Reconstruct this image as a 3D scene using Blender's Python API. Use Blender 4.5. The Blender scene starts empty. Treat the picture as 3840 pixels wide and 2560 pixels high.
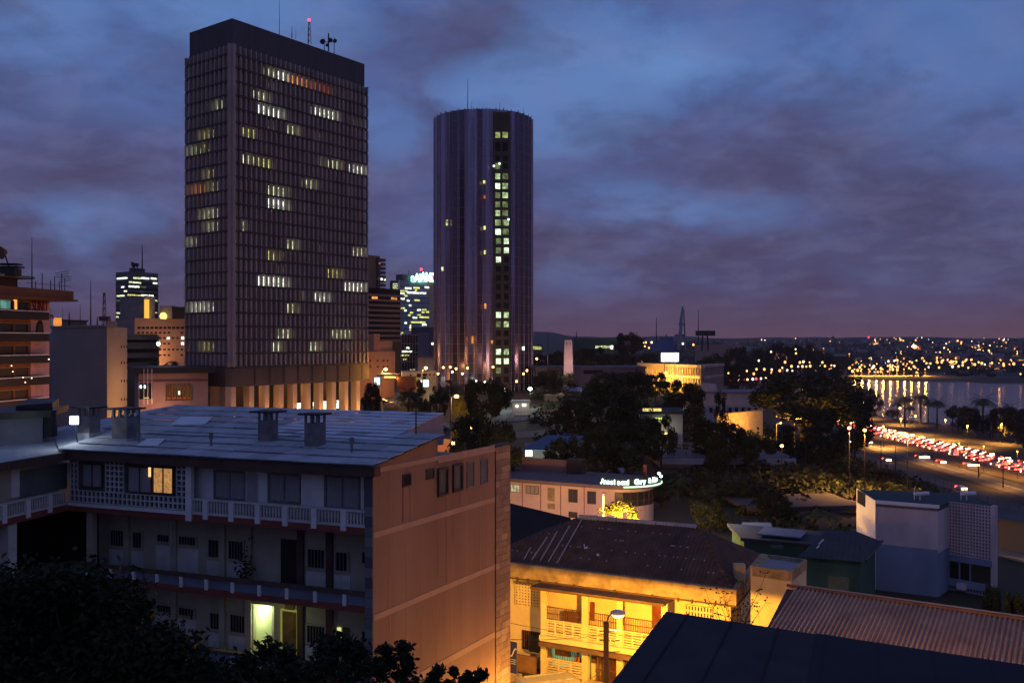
import bpy, math, random
from mathutils import Vector, Matrix, noise
random.seed(7)
sc = bpy.context.scene
col = sc.collection
F, CX, CY, CAMZ = 3592.0, 1920.0, 1280.0, 22.0      # focal length and centre of the view, in photograph pixels

# ------------------------------------------------------------------ camera
cam = bpy.data.cameras.new('camera'); cam_o = bpy.data.objects.new('camera', cam); col.objects.link(cam_o)
cam.sensor_width = 36; cam.lens = 36*F/3840
cam.clip_start = .5; cam.clip_end = 20000
cam_o.location = (0, 0, CAMZ); cam_o.rotation_euler = (math.radians(90), 0, 0)
sc.camera = cam_o
sc.view_settings.view_transform = 'Standard'; sc.view_settings.look = 'None'
sc.view_settings.exposure = .06; sc.view_settings.gamma = 1
cy = sc.cycles
cy.use_denoising = True
cy.max_bounces = 5; cy.diffuse_bounces = 3; cy.glossy_bounces = 3; cy.transmission_bounces = 2; cy.volume_bounces = 0; cy.volume_step_rate = 4; cy.volume_max_steps = 64
cy.sample_clamp_indirect = 2.0; cy.caustics_reflective = False; cy.caustics_refractive = False
cy.use_light_tree = True

def lin(c):
    if isinstance(c, (int, float)): c = (c, c, c)
    return tuple(((v/255)/12.92 if v/255 <= .04045 else ((v/255+.055)/1.055)**2.4) for v in c)

# ------------------------------------------------------------------ world: dusk sky with broken cloud
wd = bpy.data.worlds.new('World'); sc.world = wd; wd.use_nodes = True
nt = wd.node_tree; nt.nodes.clear()
N = nt.nodes.new; Lk = nt.links.new
def wmath(op, a, b=None, clamp=False):
    n = N('ShaderNodeMath'); n.operation = op; n.use_clamp = clamp
    for i, v in enumerate((a, b)):
        if v is None: continue
        if isinstance(v, (int, float)): n.inputs[i].default_value = v
        else: Lk(v, n.inputs[i])
    return n.outputs[0]
def wmix(f, a, b):
    n = N('ShaderNodeMix'); n.data_type = 'RGBA'
    for i, v in ((0, f), (6, a), (7, b)):
        if isinstance(v, tuple): n.inputs[i].default_value = (*v, 1)
        elif isinstance(v, (int, float)): n.inputs[i].default_value = v
        else: Lk(v, n.inputs[i])
    return n.outputs[2]
def wramp(f, stops):
    n = N('ShaderNodeValToRGB'); Lk(f, n.inputs[0]); e = n.color_ramp.elements
    n.color_ramp.interpolation = 'EASE'
    while len(e) < len(stops): e.new(.5)
    for el, (p, c) in zip(e, stops): el.position = p; el.color = (*c, 1) if isinstance(c, tuple) else (c, c, c, 1)
    return n.outputs[0]
tc = N('ShaderNodeTexCoord'); sep = N('ShaderNodeSeparateXYZ'); Lk(tc.outputs['Generated'], sep.inputs[0])
X_, Y_, Z_ = sep.outputs
zc = wmath('MAXIMUM', Z_, 0.0)
den = wmath('ADD', zc, .30)
cmb = N('ShaderNodeCombineXYZ'); Lk(wmath('DIVIDE', X_, den), cmb.inputs[0]); Lk(wmath('DIVIDE', Y_, den), cmb.inputs[1]); cmb.inputs[2].default_value = 3.1
def wnoise(scale, det, rough, off, dist=0.):
    m = N('ShaderNodeMapping'); Lk(cmb.outputs[0], m.inputs[0]); m.inputs['Location'].default_value = off
    n = N('ShaderNodeTexNoise'); Lk(m.outputs[0], n.inputs['Vector'])
    n.inputs['Scale'].default_value = scale; n.inputs['Detail'].default_value = det; n.inputs['Roughness'].default_value = rough
    n.inputs['Distortion'].default_value = dist
    return n.outputs['Fac']
n1 = wnoise(.9, 5, .46, (3.3, 1.2, 0), .25)
n2 = wnoise(2.9, 7, .58, (9.1, 4.2, 2), .25)
ya = wmath('MAXIMUM', wmath('ABSOLUTE', Y_), .15); U_ = wmath('DIVIDE', X_, ya); V_ = wmath('DIVIDE', Z_, ya)
wob = wmath('ADD', wmath('MULTIPLY', wmath('SUBTRACT', wnoise(1.7, 6, .62, (2, 2, 2)), .5), 3.4), wmath('MULTIPLY', wmath('SUBTRACT', wnoise(5.5, 5, .55, (4, 1, 2)), .5), 1.6))
def blobs(lst):
    """breaks and banks of the cloud cover, by bearing and height in the sky"""
    tot = None
    for x, y, a, b, k in lst:
        du = wmath('DIVIDE', wmath('SUBTRACT', U_, (x-1176)/2200), a/2200); dv = wmath('DIVIDE', wmath('SUBTRACT', V_, (784-y)/2200), b/2200)
        r = wmath('ADD', wmath('SQRT', wmath('ADD', wmath('MULTIPLY', du, du), wmath('MULTIPLY', dv, dv))), wob)
        v = wmath('MULTIPLY', wmath('MINIMUM', wmath('MAXIMUM', wmath('SUBTRACT', 1.35, r), 0.), .85), k); tot = v if tot is None else wmath('ADD', tot, v)
    return tot
br = blobs([(1310, 190, 230, 140, 1.3), (640, 15, 260, 100, 1.1), (60, 50, 150, 90, .55), (160, 500, 150, 80, .9), (900, 320, 90, 90, .6), (1640, 485, 220, 60, .75), (1430, 480, 180, 70, .5), (1720, 120, 230, 80, .4), (2250, 110, 330, 200, .55), (260, 110, 250, 130, .3), (1320, 640, 130, 60, .35), (960, 560, 120, 70, .3), (2120, 620, 200, 50, .2)])
dk = blobs([(150, 370, 200, 110, .7), (1000, 60, 260, 90, .55), (1500, 330, 200, 90, .35), (1850, 400, 330, 90, .55), (1950, 590, 420, 70, .7), (2200, 480, 300, 60, .6), (60, 600, 150, 80, .3), (350, 620, 130, 90, .4), (1320, 560, 160, 50, .5), (1800, 700, 500, 50, .4)])
gap = wmath('ADD', wramp(wmath('ADD', wmath('MULTIPLY', n1, .5), wmath('MULTIPLY', n2, .5)), [(.36, 0.), (.62, .8)]), wmath('SUBTRACT', wmath('MULTIPLY', br, .8), wmath('MULTIPLY', dk, .5)), True)
elev = wramp(zc, [(0., 0.), (.36, 1.)])
blue = wmix(elev, lin((82, 86, 134)), lin((74, 102, 160)))
cloud = wmix(elev, lin((76, 68, 98)), lin((84, 84, 126)))
skyc = wmix(gap, cloud, blue)
skyc = wmix(wmath('MULTIPLY', br, .62, True), skyc, lin((98, 132, 188)))
skyc = wmix(wmath('MULTIPLY', dk, .55, True), skyc, lin((66, 62, 94)))
n5 = wnoise(7.5, 6, .6, (6, 3, 1), .3)
skyc = wmix(wramp(n5, [(.42, 0.), (.66, .22)]), skyc, lin((112, 118, 160)))
skyc = wmix(wramp(wnoise(5., 6, .6, (1, 8, 4), .3), [(.45, 0.), (.68, .35)]), skyc, lin((58, 56, 84)))
hz = wramp(zc, [(0., 1.), (.075, 0.)])
skyc = wmix(wmath('MULTIPLY', hz, .75), skyc, lin((96, 74, 94)))
skyc = wmix(wmath('MULTIPLY', wramp(zc, [(0., .8), (.035, 0.)]), wmath('ADD', wmath('MULTIPLY', U_, .8), .35), True), skyc, lin((128, 84, 84)))
below = wramp(wmath('MULTIPLY', Z_, -1.), [(0., 0.), (.03, 1.)])
skyc = wmix(below, skyc, lin((52, 40, 44)))
sky = N('ShaderNodeTexSky'); sky.sky_type = 'NISHITA'; sky.sun_disc = False
sky.sun_elevation = math.radians(0.5); sky.sun_rotation = math.radians(250)
bg1 = N('ShaderNodeBackground'); Lk(sky.outputs[0], bg1.inputs[0]); bg1.inputs[1].default_value = .004
bg2 = N('ShaderNodeBackground'); Lk(skyc, bg2.inputs[0]); bg2.inputs[1].default_value = 1.04
ads = N('ShaderNodeAddShader'); Lk(bg1.outputs[0], ads.inputs[0]); Lk(bg2.outputs[0], ads.inputs[1])
wo = N('ShaderNodeOutputWorld'); Lk(ads.outputs[0], wo.inputs[0])
# what little is left of the afterglow, from low in the west
sl = bpy.data.lights.new('sun', 'SUN'); sl.energy = .02; sl.angle = math.radians(25); sl.color = (1., .72, .62)
so = bpy.data.objects.new('sun', sl); col.objects.link(so); so.rotation_euler = (math.radians(80), 0, math.radians(70))

# ------------------------------------------------------------------ materials
MATS = {}
def mat(name, c, rough=.85, c2=None, scale=1.5, metal=0., emit=None, es=0., bump=0., spec=.3, kind='noise', det=6, lo=.35, hi=.65, stretch=(1, 1, 1), samp=None):
    if name in MATS: return MATS[name]
    m = bpy.data.materials.new(name); m.use_nodes = True; t = m.node_tree; b = t.nodes['Principled BSDF']
    b.inputs['Roughness'].default_value = rough; b.inputs['Metallic'].default_value = metal
    b.inputs['Specular IOR Level'].default_value = spec
    b.inputs['Base Color'].default_value = (*c, 1)
    tcn = t.nodes.new('ShaderNodeTexCoord'); mp = t.nodes.new('ShaderNodeMapping'); t.links.new(tcn.outputs['Object'], mp.inputs[0])
    mp.inputs['Scale'].default_value = stretch
    if c2 is not None:
        n = t.nodes.new('ShaderNodeTexNoise'); t.links.new(mp.outputs[0], n.inputs['Vector'])
        n.inputs['Scale'].default_value = scale; n.inputs['Detail'].default_value = det; n.inputs['Roughness'].default_value = .6
        r = t.nodes.new('ShaderNodeValToRGB'); t.links.new(n.outputs['Fac'], r.inputs[0])
        r.color_ramp.elements[0].position = lo; r.color_ramp.elements[1].position = hi
        r.color_ramp.elements[0].color = (*c, 1); r.color_ramp.elements[1].color = (*c2, 1)
        t.links.new(r.outputs[0], b.inputs['Base Color'])
        if bump:
            bp = t.nodes.new('ShaderNodeBump'); bp.inputs['Strength'].default_value = bump; bp.inputs['Distance'].default_value = .05
            t.links.new(n.outputs['Fac'], bp.inputs['Height']); t.links.new(bp.outputs[0], b.inputs['Normal'])
    if emit is not None:
        b.inputs['Emission Color'].default_value = (*emit, 1); b.inputs['Emission Strength'].default_value = es
    if samp: m.cycles.emission_sampling = samp
    MATS[name] = m; return m
def emat(name, c, s, var=0., scale=3., samp='NONE'):
    """a lit lamp, window, sign or a surface given its own glow"""
    if name in MATS: return MATS[name]
    m = mat(name, (.02, .02, .02), rough=.6, emit=c, es=s, samp=samp)
    if var:
        t = m.node_tree; b = t.nodes['Principled BSDF']
        tcn = t.nodes['Texture Coordinate']; n = t.nodes.new('ShaderNodeTexNoise'); n.inputs['Scale'].default_value = scale
        t.links.new(tcn.outputs['Object'], n.inputs['Vector'])
        mr = t.nodes.new('ShaderNodeMapRange'); t.links.new(n.outputs['Fac'], mr.inputs[0])
        mr.inputs[1].default_value = .35; mr.inputs[2].default_value = .65
        mr.inputs[3].default_value = s*(1-var); mr.inputs[4].default_value = s*(1+var)
        t.links.new(mr.outputs[0], b.inputs['Emission Strength'])
    return m

M_conc = mat('concrete', (.30, .28, .27), c2=(.20, .185, .18), scale=.5)
M_towc = mat('tower_concrete', (.42, .355, .34), c2=(.31, .26, .25), scale=.15)
M_cap = mat('tower_cap', (.11, .11, .13), c2=(.08, .08, .095), scale=.2, stretch=(1, 1, .1))
M_glassd = mat('dark_glass', (.012, .012, .015), rough=.15, spec=.35)
M_glassn = mat('window_glass', (.05, .055, .065), rough=.2, spec=.5)
M_curt = mat('curtain', (.34, .33, .33), c2=(.24, .23, .23), scale=6, stretch=(6, 6, .2))
M_white = mat('white_paint', (.78, .77, .76), c2=(.62, .61, .60), scale=1.2)
M_wshade = mat('pale_plaster', (.62, .61, .58), c2=(.44, .43, .41), scale=.9)
M_apt = mat('olive_plaster', (.44, .41, .31), c2=(.33, .31, .23), scale=.8)
M_red = mat('oxblood_paint', (.26, .07, .05), c2=(.17, .05, .04), scale=1.5)
M_fascia = mat('brown_fascia', (.12, .07, .055), c2=(.075, .045, .035), scale=1)
M_dark = mat('dark_void', (.012, .012, .012))
M_black = mat('black_metal', (.02, .02, .022), rough=.5)
M_metal = mat('grey_metal', (.20, .20, .20), rough=.5, c2=(.12, .12, .12), scale=4)
M_door = mat('brown_door', (.22, .13, .05), c2=(.14, .08, .03), scale=3)
M_asph = mat('asphalt', (.05, .045, .042), c2=(.07, .064, .058), scale=.12, rough=.75)
M_line = mat('road_paint', (.6, .6, .55), rough=.7)
M_soil = mat('scrub_ground', (.018, .020, .010), c2=(.042, .036, .022), scale=.05, bump=.0)
M_pave = mat('paving', (.25, .21, .16), c2=(.17, .14, .10), scale=.3)
M_dirt = mat('dirt', (.19, .13, .08), c2=(.10, .07, .045), scale=.15)
M_trunk = mat('bark', (.07, .05, .035), c2=(.04, .03, .02), scale=3)
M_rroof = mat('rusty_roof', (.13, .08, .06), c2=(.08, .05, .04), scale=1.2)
M_ylw = mat('cream_wall', (.66, .56, .34), c2=(.54, .44, .26), scale=.7)
M_ylwd = mat('cream_wall_weathered', (.40, .31, .18), c2=(.20, .15, .09), scale=1.3)
M_grilb = mat('rust_iron', (.10, .045, .025), rough=.7)
M_sod = emat('sodium_lamp', (1., .42, .07), 22)
M_sodf = emat('sodium_far', (1., .42, .11), 3.4)
M_whl = emat('white_lamp', (.75, .95, .9), 9)
M_whf = emat('white_far', (1., .80, .50), 3)
M_redl = emat('red_lamp', (1., .03, .05), 6)
M_grn = emat('green_lamp', (.2, 1., .65), 6)
M_tail = emat('tail_light', (1., .05, .03), 11)
M_head = emat('head_light', (1., .66, .32), 14)
W_g = emat('window_green', lin((200, 210, 160)), 1.5, .85, 1.1)
W_y = emat('window_yellow', lin((210, 205, 120)), 1.1, .85, 1.1)
W_w = emat('window_white', lin((228, 240, 218)), 2.3, .85, 1.1)
W_o = emat('window_orange', lin((230, 150, 75)), 1.1, .6, .45)
W_r = emat('window_redorange', lin((210, 95, 35)), .6, .6, .4)
W_d = emat('window_dim', lin((120, 118, 90)), .35, .85, 1.1)

def leafmat(name, a, b):
    m = mat(name, a, c2=b, scale=.7, rough=.7, spec=.2)
    return m
M_leaf = leafmat('leaves_dark', (.016, .024, .009), (.036, .046, .017))
M_leafn = leafmat('leaves_near', (.010, .017, .007), (.024, .034, .012))
M_leafy = leafmat('leaves_lamplit', (.10, .10, .02), (.18, .16, .03))  # yellower leaves for lamplit crowns, lamplight put into their colour
M_frond = leafmat('palm_frond', (.03, .045, .015), (.06, .07, .025))

# ------------------------------------------------------------------ mesh helpers
class MB:
    def __init__(s): s.v = []; s.f = []; s.m = []
    def add(s, vs, fs, m=0):
        k = len(s.v); s.v += [tuple(v) for v in vs]; s.f += [tuple(i+k for i in f) for f in fs]; s.m += [m]*len(fs); return s
    def para(s, O, a, b, c, m=0):
        O, a, b, c = map(Vector, (O, a, b, c))
        if a.cross(b).dot(c) < 0: a, b = b, a
        vs = [O, O+a, O+a+b, O+b, O+c, O+a+c, O+a+b+c, O+b+c]
        return s.add(vs, [(3, 2, 1, 0), (4, 5, 6, 7), (0, 1, 5, 4), (1, 2, 6, 5), (2, 3, 7, 6), (3, 0, 4, 7)], m)
    def box(s, x0, x1, y0, y1, z0, z1, m=0): return s.para((x0, y0, z0), (x1-x0, 0, 0), (0, y1-y0, 0), (0, 0, z1-z0), m)
    def prism(s, pts, z0, z1, m=0):
        """pts 2D polygon; z0/z1 numbers or lists"""
        n = len(pts)
        a = sum(pts[i][0]*pts[(i+1) % n][1]-pts[(i+1) % n][0]*pts[i][1] for i in range(n))
        zz0 = z0 if isinstance(z0, (list, tuple)) else [z0]*n
        zz1 = z1 if isinstance(z1, (list, tuple)) else [z1]*n
        idx = list(range(n)) if a > 0 else list(range(n))[::-1]
        vs = [(pts[i][0], pts[i][1], zz0[i]) for i in idx]+[(pts[i][0], pts[i][1], zz1[i]) for i in idx]
        fs = [tuple(range(n))[::-1], tuple(range(n, 2*n))]+[(i, (i+1) % n, n+(i+1) % n, n+i) for i in range(n)]
        return s.add(vs, fs, m)
    def tube(s, p0, p1, r0, r1=None, n=8, m=0, cap=True):
        r1 = r0 if r1 is None else r1
        p0, p1 = Vector(p0), Vector(p1); d = (p1-p0).normalized()
        a = d.orthogonal().normalized(); b = d.cross(a)
        vs = []
        for p, r in ((p0, r0), (p1, r1)):
            for i in range(n):
                t = 2*math.pi*i/n; vs.append(p+a*math.cos(t)*r+b*math.sin(t)*r)
        fs = [(i, (i+1) % n, n+(i+1) % n, n+i) for i in range(n)]
        if cap: fs += [tuple(range(n))[::-1], tuple(range(n, 2*n))]
        return s.add(vs, fs, m)
    def ball(s, c, r, n=8, m=0, sz=1.):
        c = Vector(c); vs = [c+Vector((0, 0, -r*sz))]; R = n//2
        for j in range(1, R):
            t = math.pi*j/R-math.pi/2
            for i in range(n):
                p = 2*math.pi*i/n; vs.append(c+Vector((math.cos(t)*math.cos(p)*r, math.cos(t)*math.sin(p)*r, math.sin(t)*r*sz)))
        vs.append(c+Vector((0, 0, r*sz))); fs = []
        for i in range(n): fs.append((0, 1+(i+1) % n, 1+i))
        for j in range(R-2):
            for i in range(n): fs.append((1+j*n+i, 1+j*n+(i+1) % n, 1+(j+1)*n+(i+1) % n, 1+(j+1)*n+i))
        T = len(vs)-1
        for i in range(n): fs.append((T, 1+(R-2)*n+i, 1+(R-2)*n+(i+1) % n))
        return s.add(vs, fs, m)
    def pb(s, p, s0, s1, z0, z1, o0, o1, m=0):
        """box on a vertical wall plane: s along it, o out of it towards the street"""
        a = p.pt(s0, z0, o0); return s.para(a, p.pt(s1, z0, o0)-a, p.pt(s0, z0, o1)-a, (0, 0, z1-z0), m)
    def build(s, name, mats, parent=None, smooth=False, loc=None):
        org = WL.get(parent.name, Vector()) if parent else Vector(loc or (0, 0, 0))
        me = bpy.data.meshes.new(name); me.from_pydata([(v[0]-org[0], v[1]-org[1], v[2]-org[2]) for v in s.v], [], s.f)
        if not isinstance(mats, (list, tuple)): mats = [mats]
        for k in mats: me.materials.append(k)
        if len(mats) > 1: me.polygons.foreach_set('material_index', s.m)
        if smooth: me.polygons.foreach_set('use_smooth', [True]*len(me.polygons))
        me.update()
        o = bpy.data.objects.new(name, me); col.objects.link(o)
        if parent: o.parent = parent
        else: o.location = org
        WL[o.name] = org
        return o
def leafquad(mb, p, s, rn, asp=.55):
    u = Vector((rn.gauss(0, 1), rn.gauss(0, 1), rn.gauss(0, .7))).normalized(); v = u.orthogonal().normalized(); v.rotate(Matrix.Rotation(rn.uniform(0, 6.28), 3, u))
    a, b = u*s*.5, v*s*asp*.5
    mb.v += [tuple(p-a), tuple(p-a*.1+b), tuple(p+a), tuple(p-a*.1-b)]; k = len(mb.v)-4; mb.f.append((k, k+1, k+2, k+3)); mb.m.append(0)
WL = {}
def tag(o, label, cat, group=None, kind=None):
    o['label'] = label; o['category'] = cat
    if group: o['group'] = group
    if kind: o['kind'] = kind
    return o
def thing(name, label, cat, loc, group=None):
    o = bpy.data.objects.new(name, None); col.objects.link(o); o.location = loc; o.empty_display_size = .5
    WL[o.name] = Vector(loc); return tag(o, label, cat, group)
def struct(o, cat=None):
    o['kind'] = 'structure'; return o
def dup(root, loc, rz=None, label=None, group=None, scale=None):
    def rec(o, par):
        c = o.copy(); col.objects.link(c)
        if par is not None: c.parent = par
        for ch in kids(o): rec(ch, c)
        return c
    r = rec(root, None); r.location = loc
    if rz is not None: r.rotation_euler = (0, 0, rz)
    if scale is not None: r.scale = (scale,)*3 if isinstance(scale, (int, float)) else scale
    if label: r['label'] = label
    if group: r['group'] = group
    return r
CH = {}
def kids(o):
    if o.name not in CH: CH[o.name] = tuple(o.children)
    return CH[o.name]
KL = 3.2
def point(name, loc, P, c=(1., .42, .08), r=.15, spot=None, parent=None, aim=None):
    if name == 'lamp_light' and not spot: spot = 180      # street lamps are shaded above
    l = bpy.data.lights.new(name, 'SPOT' if spot else 'POINT'); l.energy = P*KL; l.color = c; l.shadow_soft_size = r
    o = bpy.data.objects.new(name, l); col.objects.link(o); o.location = loc
    if spot:
        l.spot_size = math.radians(spot); l.spot_blend = .8 if spot < 170 else .05
        if aim: o.rotation_euler = Vector(aim).to_track_quat('-Z', 'Y').to_euler()
    if parent: o.parent = parent; o.location = Vector(loc)-WL[parent.name]
    return o

# rays of the view: where a pixel of the photograph meets a plane that stands in the place
def W(x, y, d): return Vector(((x-CX)/F*d, d, CAMZ+(CY-y)/F*d))
def XZ(x, d): return ((x-CX)/F*d, d)
class PL:
    def __init__(s, O, d):
        s.O = Vector(O[:2]); s.d = Vector(d[:2]).normalized(); n = Vector((-s.d.y, s.d.x))
        if n.dot(-s.O) < 0: n = -n
        s.n = n
    def s(s, x):
        r = (x-CX)/F; return (r*s.O.y-s.O.x)/(s.d.x-r*s.d.y)
    def dep(s, x): return s.O.y+s.d.y*s.s(x)
    def z(s, x, y): return CAMZ+(CY-y)*s.dep(x)/F
    def pt(s, a, z, o=0.):
        q = s.O+s.d*a+s.n*o; return Vector((q.x, q.y, z))
    def inset(s, o): return PL(s.O-s.n*o, s.d)
    def r(s, x0, y0, x1, y1):
        a, b = sorted((s.s(x0), s.s(x1))); xm = (x0+x1)/2; return a, b, s.z(xm, y1), s.z(xm, y0)
def through(p0, p1):
    return PL(p0, (p1[0]-p0[0], p1[1]-p0[1]))
class ZM:
    def __init__(s, ox, oy, k): s.o = (ox, oy, k)
    def __call__(s, x, y): return s.o[0]+x*s.o[2], s.o[1]+y*s.o[2]
    def x(s, x): return s.o[0]+x*s.o[2]
    def y(s, y): return s.o[1]+y*s.o[2]
    def r(s, x0, y0, x1, y1): return s.x(x0), s.y(y0), s.x(x1), s.y(y1)

def window(par, p, x0, y0, x1, y1, pane=None, frame=None, fw=.06, mull=1, name='window', dep=.06, label=None):
    a, b, c, d = p.r(x0, y0, x1, y1)
    m = MB()
    m.pb(p, a, b, c, c+fw, 0, dep); m.pb(p, a, b, d-fw, d, 0, dep)
    m.pb(p, a, a+fw, c+fw, d-fw, 0, dep); m.pb(p, b-fw, b, c+fw, d-fw, 0, dep)
    for i in range(mull):
        q = a+(b-a)*(i+1)/(mull+1); m.pb(p, q-fw*.4, q+fw*.4, c+fw, d-fw, 0, dep*.8)
    fo = m.build(name, frame or M_black, par)
    if label: fo['label'] = label
    MB().pb(p, a+fw, b-fw, c+fw, d-fw, 0, dep*.35).build('pane', pane or M_glassn, fo)
    return fo
def patch(par, p, x0, y0, x1, y1, m, name='window', o0=0., o1=.05, label=None):
    a, b, c, d = p.r(x0, y0, x1, y1); o = MB().pb(p, a, b, c, d, o0, o1).build(name, m, par)
    if label: o['label'] = label
    return o
def grid(p, a, b, c, d, nx, nz, bar, o0, o1, mb=None):
    """pierced block screen: bars round nx by nz holes"""
    mb = mb or MB()
    for i in range(nx+1):
        q = a+(b-a)*i/nx; mb.pb(p, max(a, q-bar/2), min(b, q+bar/2), c, d, o0, o1)
    for j in range(nz+1):
        q = c+(d-c)*j/nz; mb.pb(p, a+.002, b-.002, max(c, q-bar/2), min(d, q+bar/2), o0+.004, o1-.004)
    return mb
def text(body, size, mt, name, loc, xdir, par=None, thick=.03, bold=0., sx=1.):
    cu = bpy.data.curves.new(name, 'FONT'); cu.body = body; cu.size = size; cu.extrude = thick; cu.offset = bold
    cu.materials.append(mt)
    o = bpy.data.objects.new(name, cu); col.objects.link(o)
    xd = Vector((xdir[0], xdir[1], 0)).normalized(); zd = Vector((0, 0, 1)); yd = xd.cross(zd)   # text normal towards the viewer
    Mx = Matrix((( xd.x, zd.x, yd.x), (xd.y, zd.y, yd.y), (xd.z, zd.z, yd.z))).to_4x4()
    Mx = Matrix.Translation(Vector(loc)-(WL[par.name] if par else Vector())) @ Mx @ Matrix.Diagonal((sx, 1, 1, 1))
    if par: o.parent = par
    o.matrix_basis = Mx
    # turn the lettering into a real mesh
    dg = bpy.context.evaluated_depsgraph_get(); me = bpy.data.meshes.new_from_object(o.evaluated_get(dg))
    me.materials.clear(); me.materials.append(mt)
    q = bpy.data.objects.new(name, me); col.objects.link(q)
    if par: q.parent = par
    q.matrix_basis = Mx
    bpy.data.objects.remove(o)
    return q
#PART2
# ------------------------------------------------------------------ terrain
def S(x, a, b):
    t = min(1, max(0, (x-a)/(b-a))); return t*t*(3-2*t)
def shore(y): return 288-(y-500)*.30 if y < 650 else 243+60*S(y, 650, 1280)
def yfar(x): return 1300-(x-463)*.62 if x > 300 else 1400
def hwx(y): return 200+90*S(y, 650, 1250)
def gz(x, y):
    if y > 1150 or x > 900:
        far = 76*S(y+.25*abs(x-900), 1700, 4600)*(.80+.35*noise.noise(Vector((x/520, y/700, 3.))))
        far += 5*noise.noise(Vector((x/140, y/160, 1.)))*S(y, 1500, 2200)
    else: far = 0
    base = 4*S(y, 250, 380)-10*S(y, 560, 1100)
    xo = 90*S(y, 650, 1250)+40*S(y, 380, 520)
    t = S(x-xo, 40, 152); z = base*(1-t)-28*t+far*(1 if t > .5 else S(y, 1500, 2500))
    # lagoon bed
    if x > shore(y) and y < yfar(x)+200:
        inside = min(1, (x-shore(y))/14)*min(1, max(0, (yfar(x)-y)/14))
        z -= 5*inside
    return z
def ray_ground(x, y, h=0.):
    rx, rz = (x-CX)/F, (CY-y)/F
    d, st = 20., 2.
    while d < 9000:
        if CAMZ+rz*d <= gz(rx*d, d)+h: break
        st = max(1., d*.006); d += st
    return rx*d, d
xs = sorted(set([i*5 for i in range(-34, 73)]+[-170-int(12*k**1.75) for k in range(1, 28)]+[360+int(9*k**1.72) for k in range(1, 36)]))
ys = sorted(set([i*5 for i in range(-8, 181)]+[900+int(9*k**1.55) for k in range(1, 62)]))
mb = MB(); vs = [(x, y, gz(x, y)) for y in ys for x in xs]; nx = len(xs)
fs = [(j*nx+i, j*nx+i+1, (j+1)*nx+i+1, (j+1)*nx+i) for j in range(len(ys)-1) for i in range(nx-1)]
mb.add(vs, fs); struct(mb.build('ground', M_soil, smooth=True))
M_water = mat('lagoon_water', (.010, .012, .015), rough=.13, spec=.32)
t = M_water.node_tree; b = t.nodes['Principled BSDF']; b.inputs['IOR'].default_value = 1.33
wv = t.nodes.new('ShaderNodeTexNoise'); wv.inputs['Scale'].default_value = .35; wv.inputs['Detail'].default_value = 3
mp = t.nodes['Mapping']; mp.inputs['Scale'].default_value = (1, .5, 1); t.links.new(mp.outputs[0], wv.inputs['Vector'])
bp = t.nodes.new('ShaderNodeBump'); bp.inputs['Strength'].default_value = .35; bp.inputs['Distance'].default_value = .5
t.links.new(wv.outputs['Fac'], bp.inputs['Height']); t.links.new(bp.outputs[0], b.inputs['Normal'])
MB().add([(150, 300, -30.2), (2600, 300, -30.2), (2600, 1500, -30.2), (150, 1500, -30.2)], [(0, 1, 2, 3)]).build('lagoon', M_water)['kind'] = 'structure'

def strip(name, pts, w, m, dz=.12, step=4., kind='structure', th=0., sub=4):
    """a ribbon draped on the ground along a polyline, cut across so that it follows the slope"""
    P = []
    for (a, b) in zip(pts[:-1], pts[1:]):
        a, b = Vector(a), Vector(b); n = max(1, int((b-a).length/step))
        P += [a+(b-a)*i/n for i in range(n)]
    P.append(Vector(pts[-1])); mb = MB(); vs = []; K = sub+1
    for i, p in enumerate(P):
        t = (P[min(i+1, len(P)-1)]-P[max(i-1, 0)]).normalized(); n = Vector((-t.y, t.x))
        for k in range(K):
            q = p+n*w*(k/sub-.5); vs.append((q.x, q.y, gz(q.x, q.y)+dz))
    fs = [(i*K+k+1, i*K+k, (i+1)*K+k, (i+1)*K+k+1) for i in range(len(P)-1) for k in range(sub)]
    mb.add(vs, fs); o = mb.build(name, m)
    if kind: o['kind'] = kind
    return o
hw = [(hwx(y), y) for y in range(230, 1290, 30)]
def off(pts, dx): return [(x+dx, y) for x, y in pts]
farrd = [(290, 1255), (330, 1340), (420, 1405), (560, 1400), (800, 1330), (1100, 1260), (1500, 1180), (2000, 1150)]
strip('highway', off(hw, 2), 22, M_asph, .14, 10, sub=6)
strip('highway_lower', off(hw, -29), 14, M_asph, .14, 10)
strip('service_road', off(hw, -49), 9, M_asph, .14, 10)
strip('median', off(hw, -15.5), 11, mat('lit_verge', (.10, .07, .035), c2=(.05, .045, .02), scale=.1), .22, 10)
strip('shore_road', farrd, 22, M_asph, .3, 12)
strip('shore_embankment', [(420, 1382), (560, 1372), (760, 1300), (1000, 1215)], 26, M_dirt, .35, 10)
for dx in (-2.5, 2.5, 9.5): strip('lane_line', off(hw, dx), .22, M_line, .20, 10, sub=1)
for dx in (-29,): strip('lane_line', off(hw, dx), .22, M_line, .20, 10, sub=1)
# streets of the plateau
strip('street', [(-14, 20), (-3.5, 42), (4, 56), (16, 52), (34, 42)], 12, M_pave, .10, 3)
strip('avenue', [(-150, 236), (-20, 200), (-4, 172), (4, 128)], 12, M_asph, .10, 5)
strip('boulevard', [(-150, 232), (-75, 206), (-30, 205), (40, 250), (75, 330), (90, 420)], 13, M_asph, .11, 5)
strip('forecourt', [(-95, 215), (-20, 262)], 40, M_pave, .07, 5, sub=10)
strip('car_park', [(8, 196), (46, 214)], 26, M_asph, .09, 5, sub=6)

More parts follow.
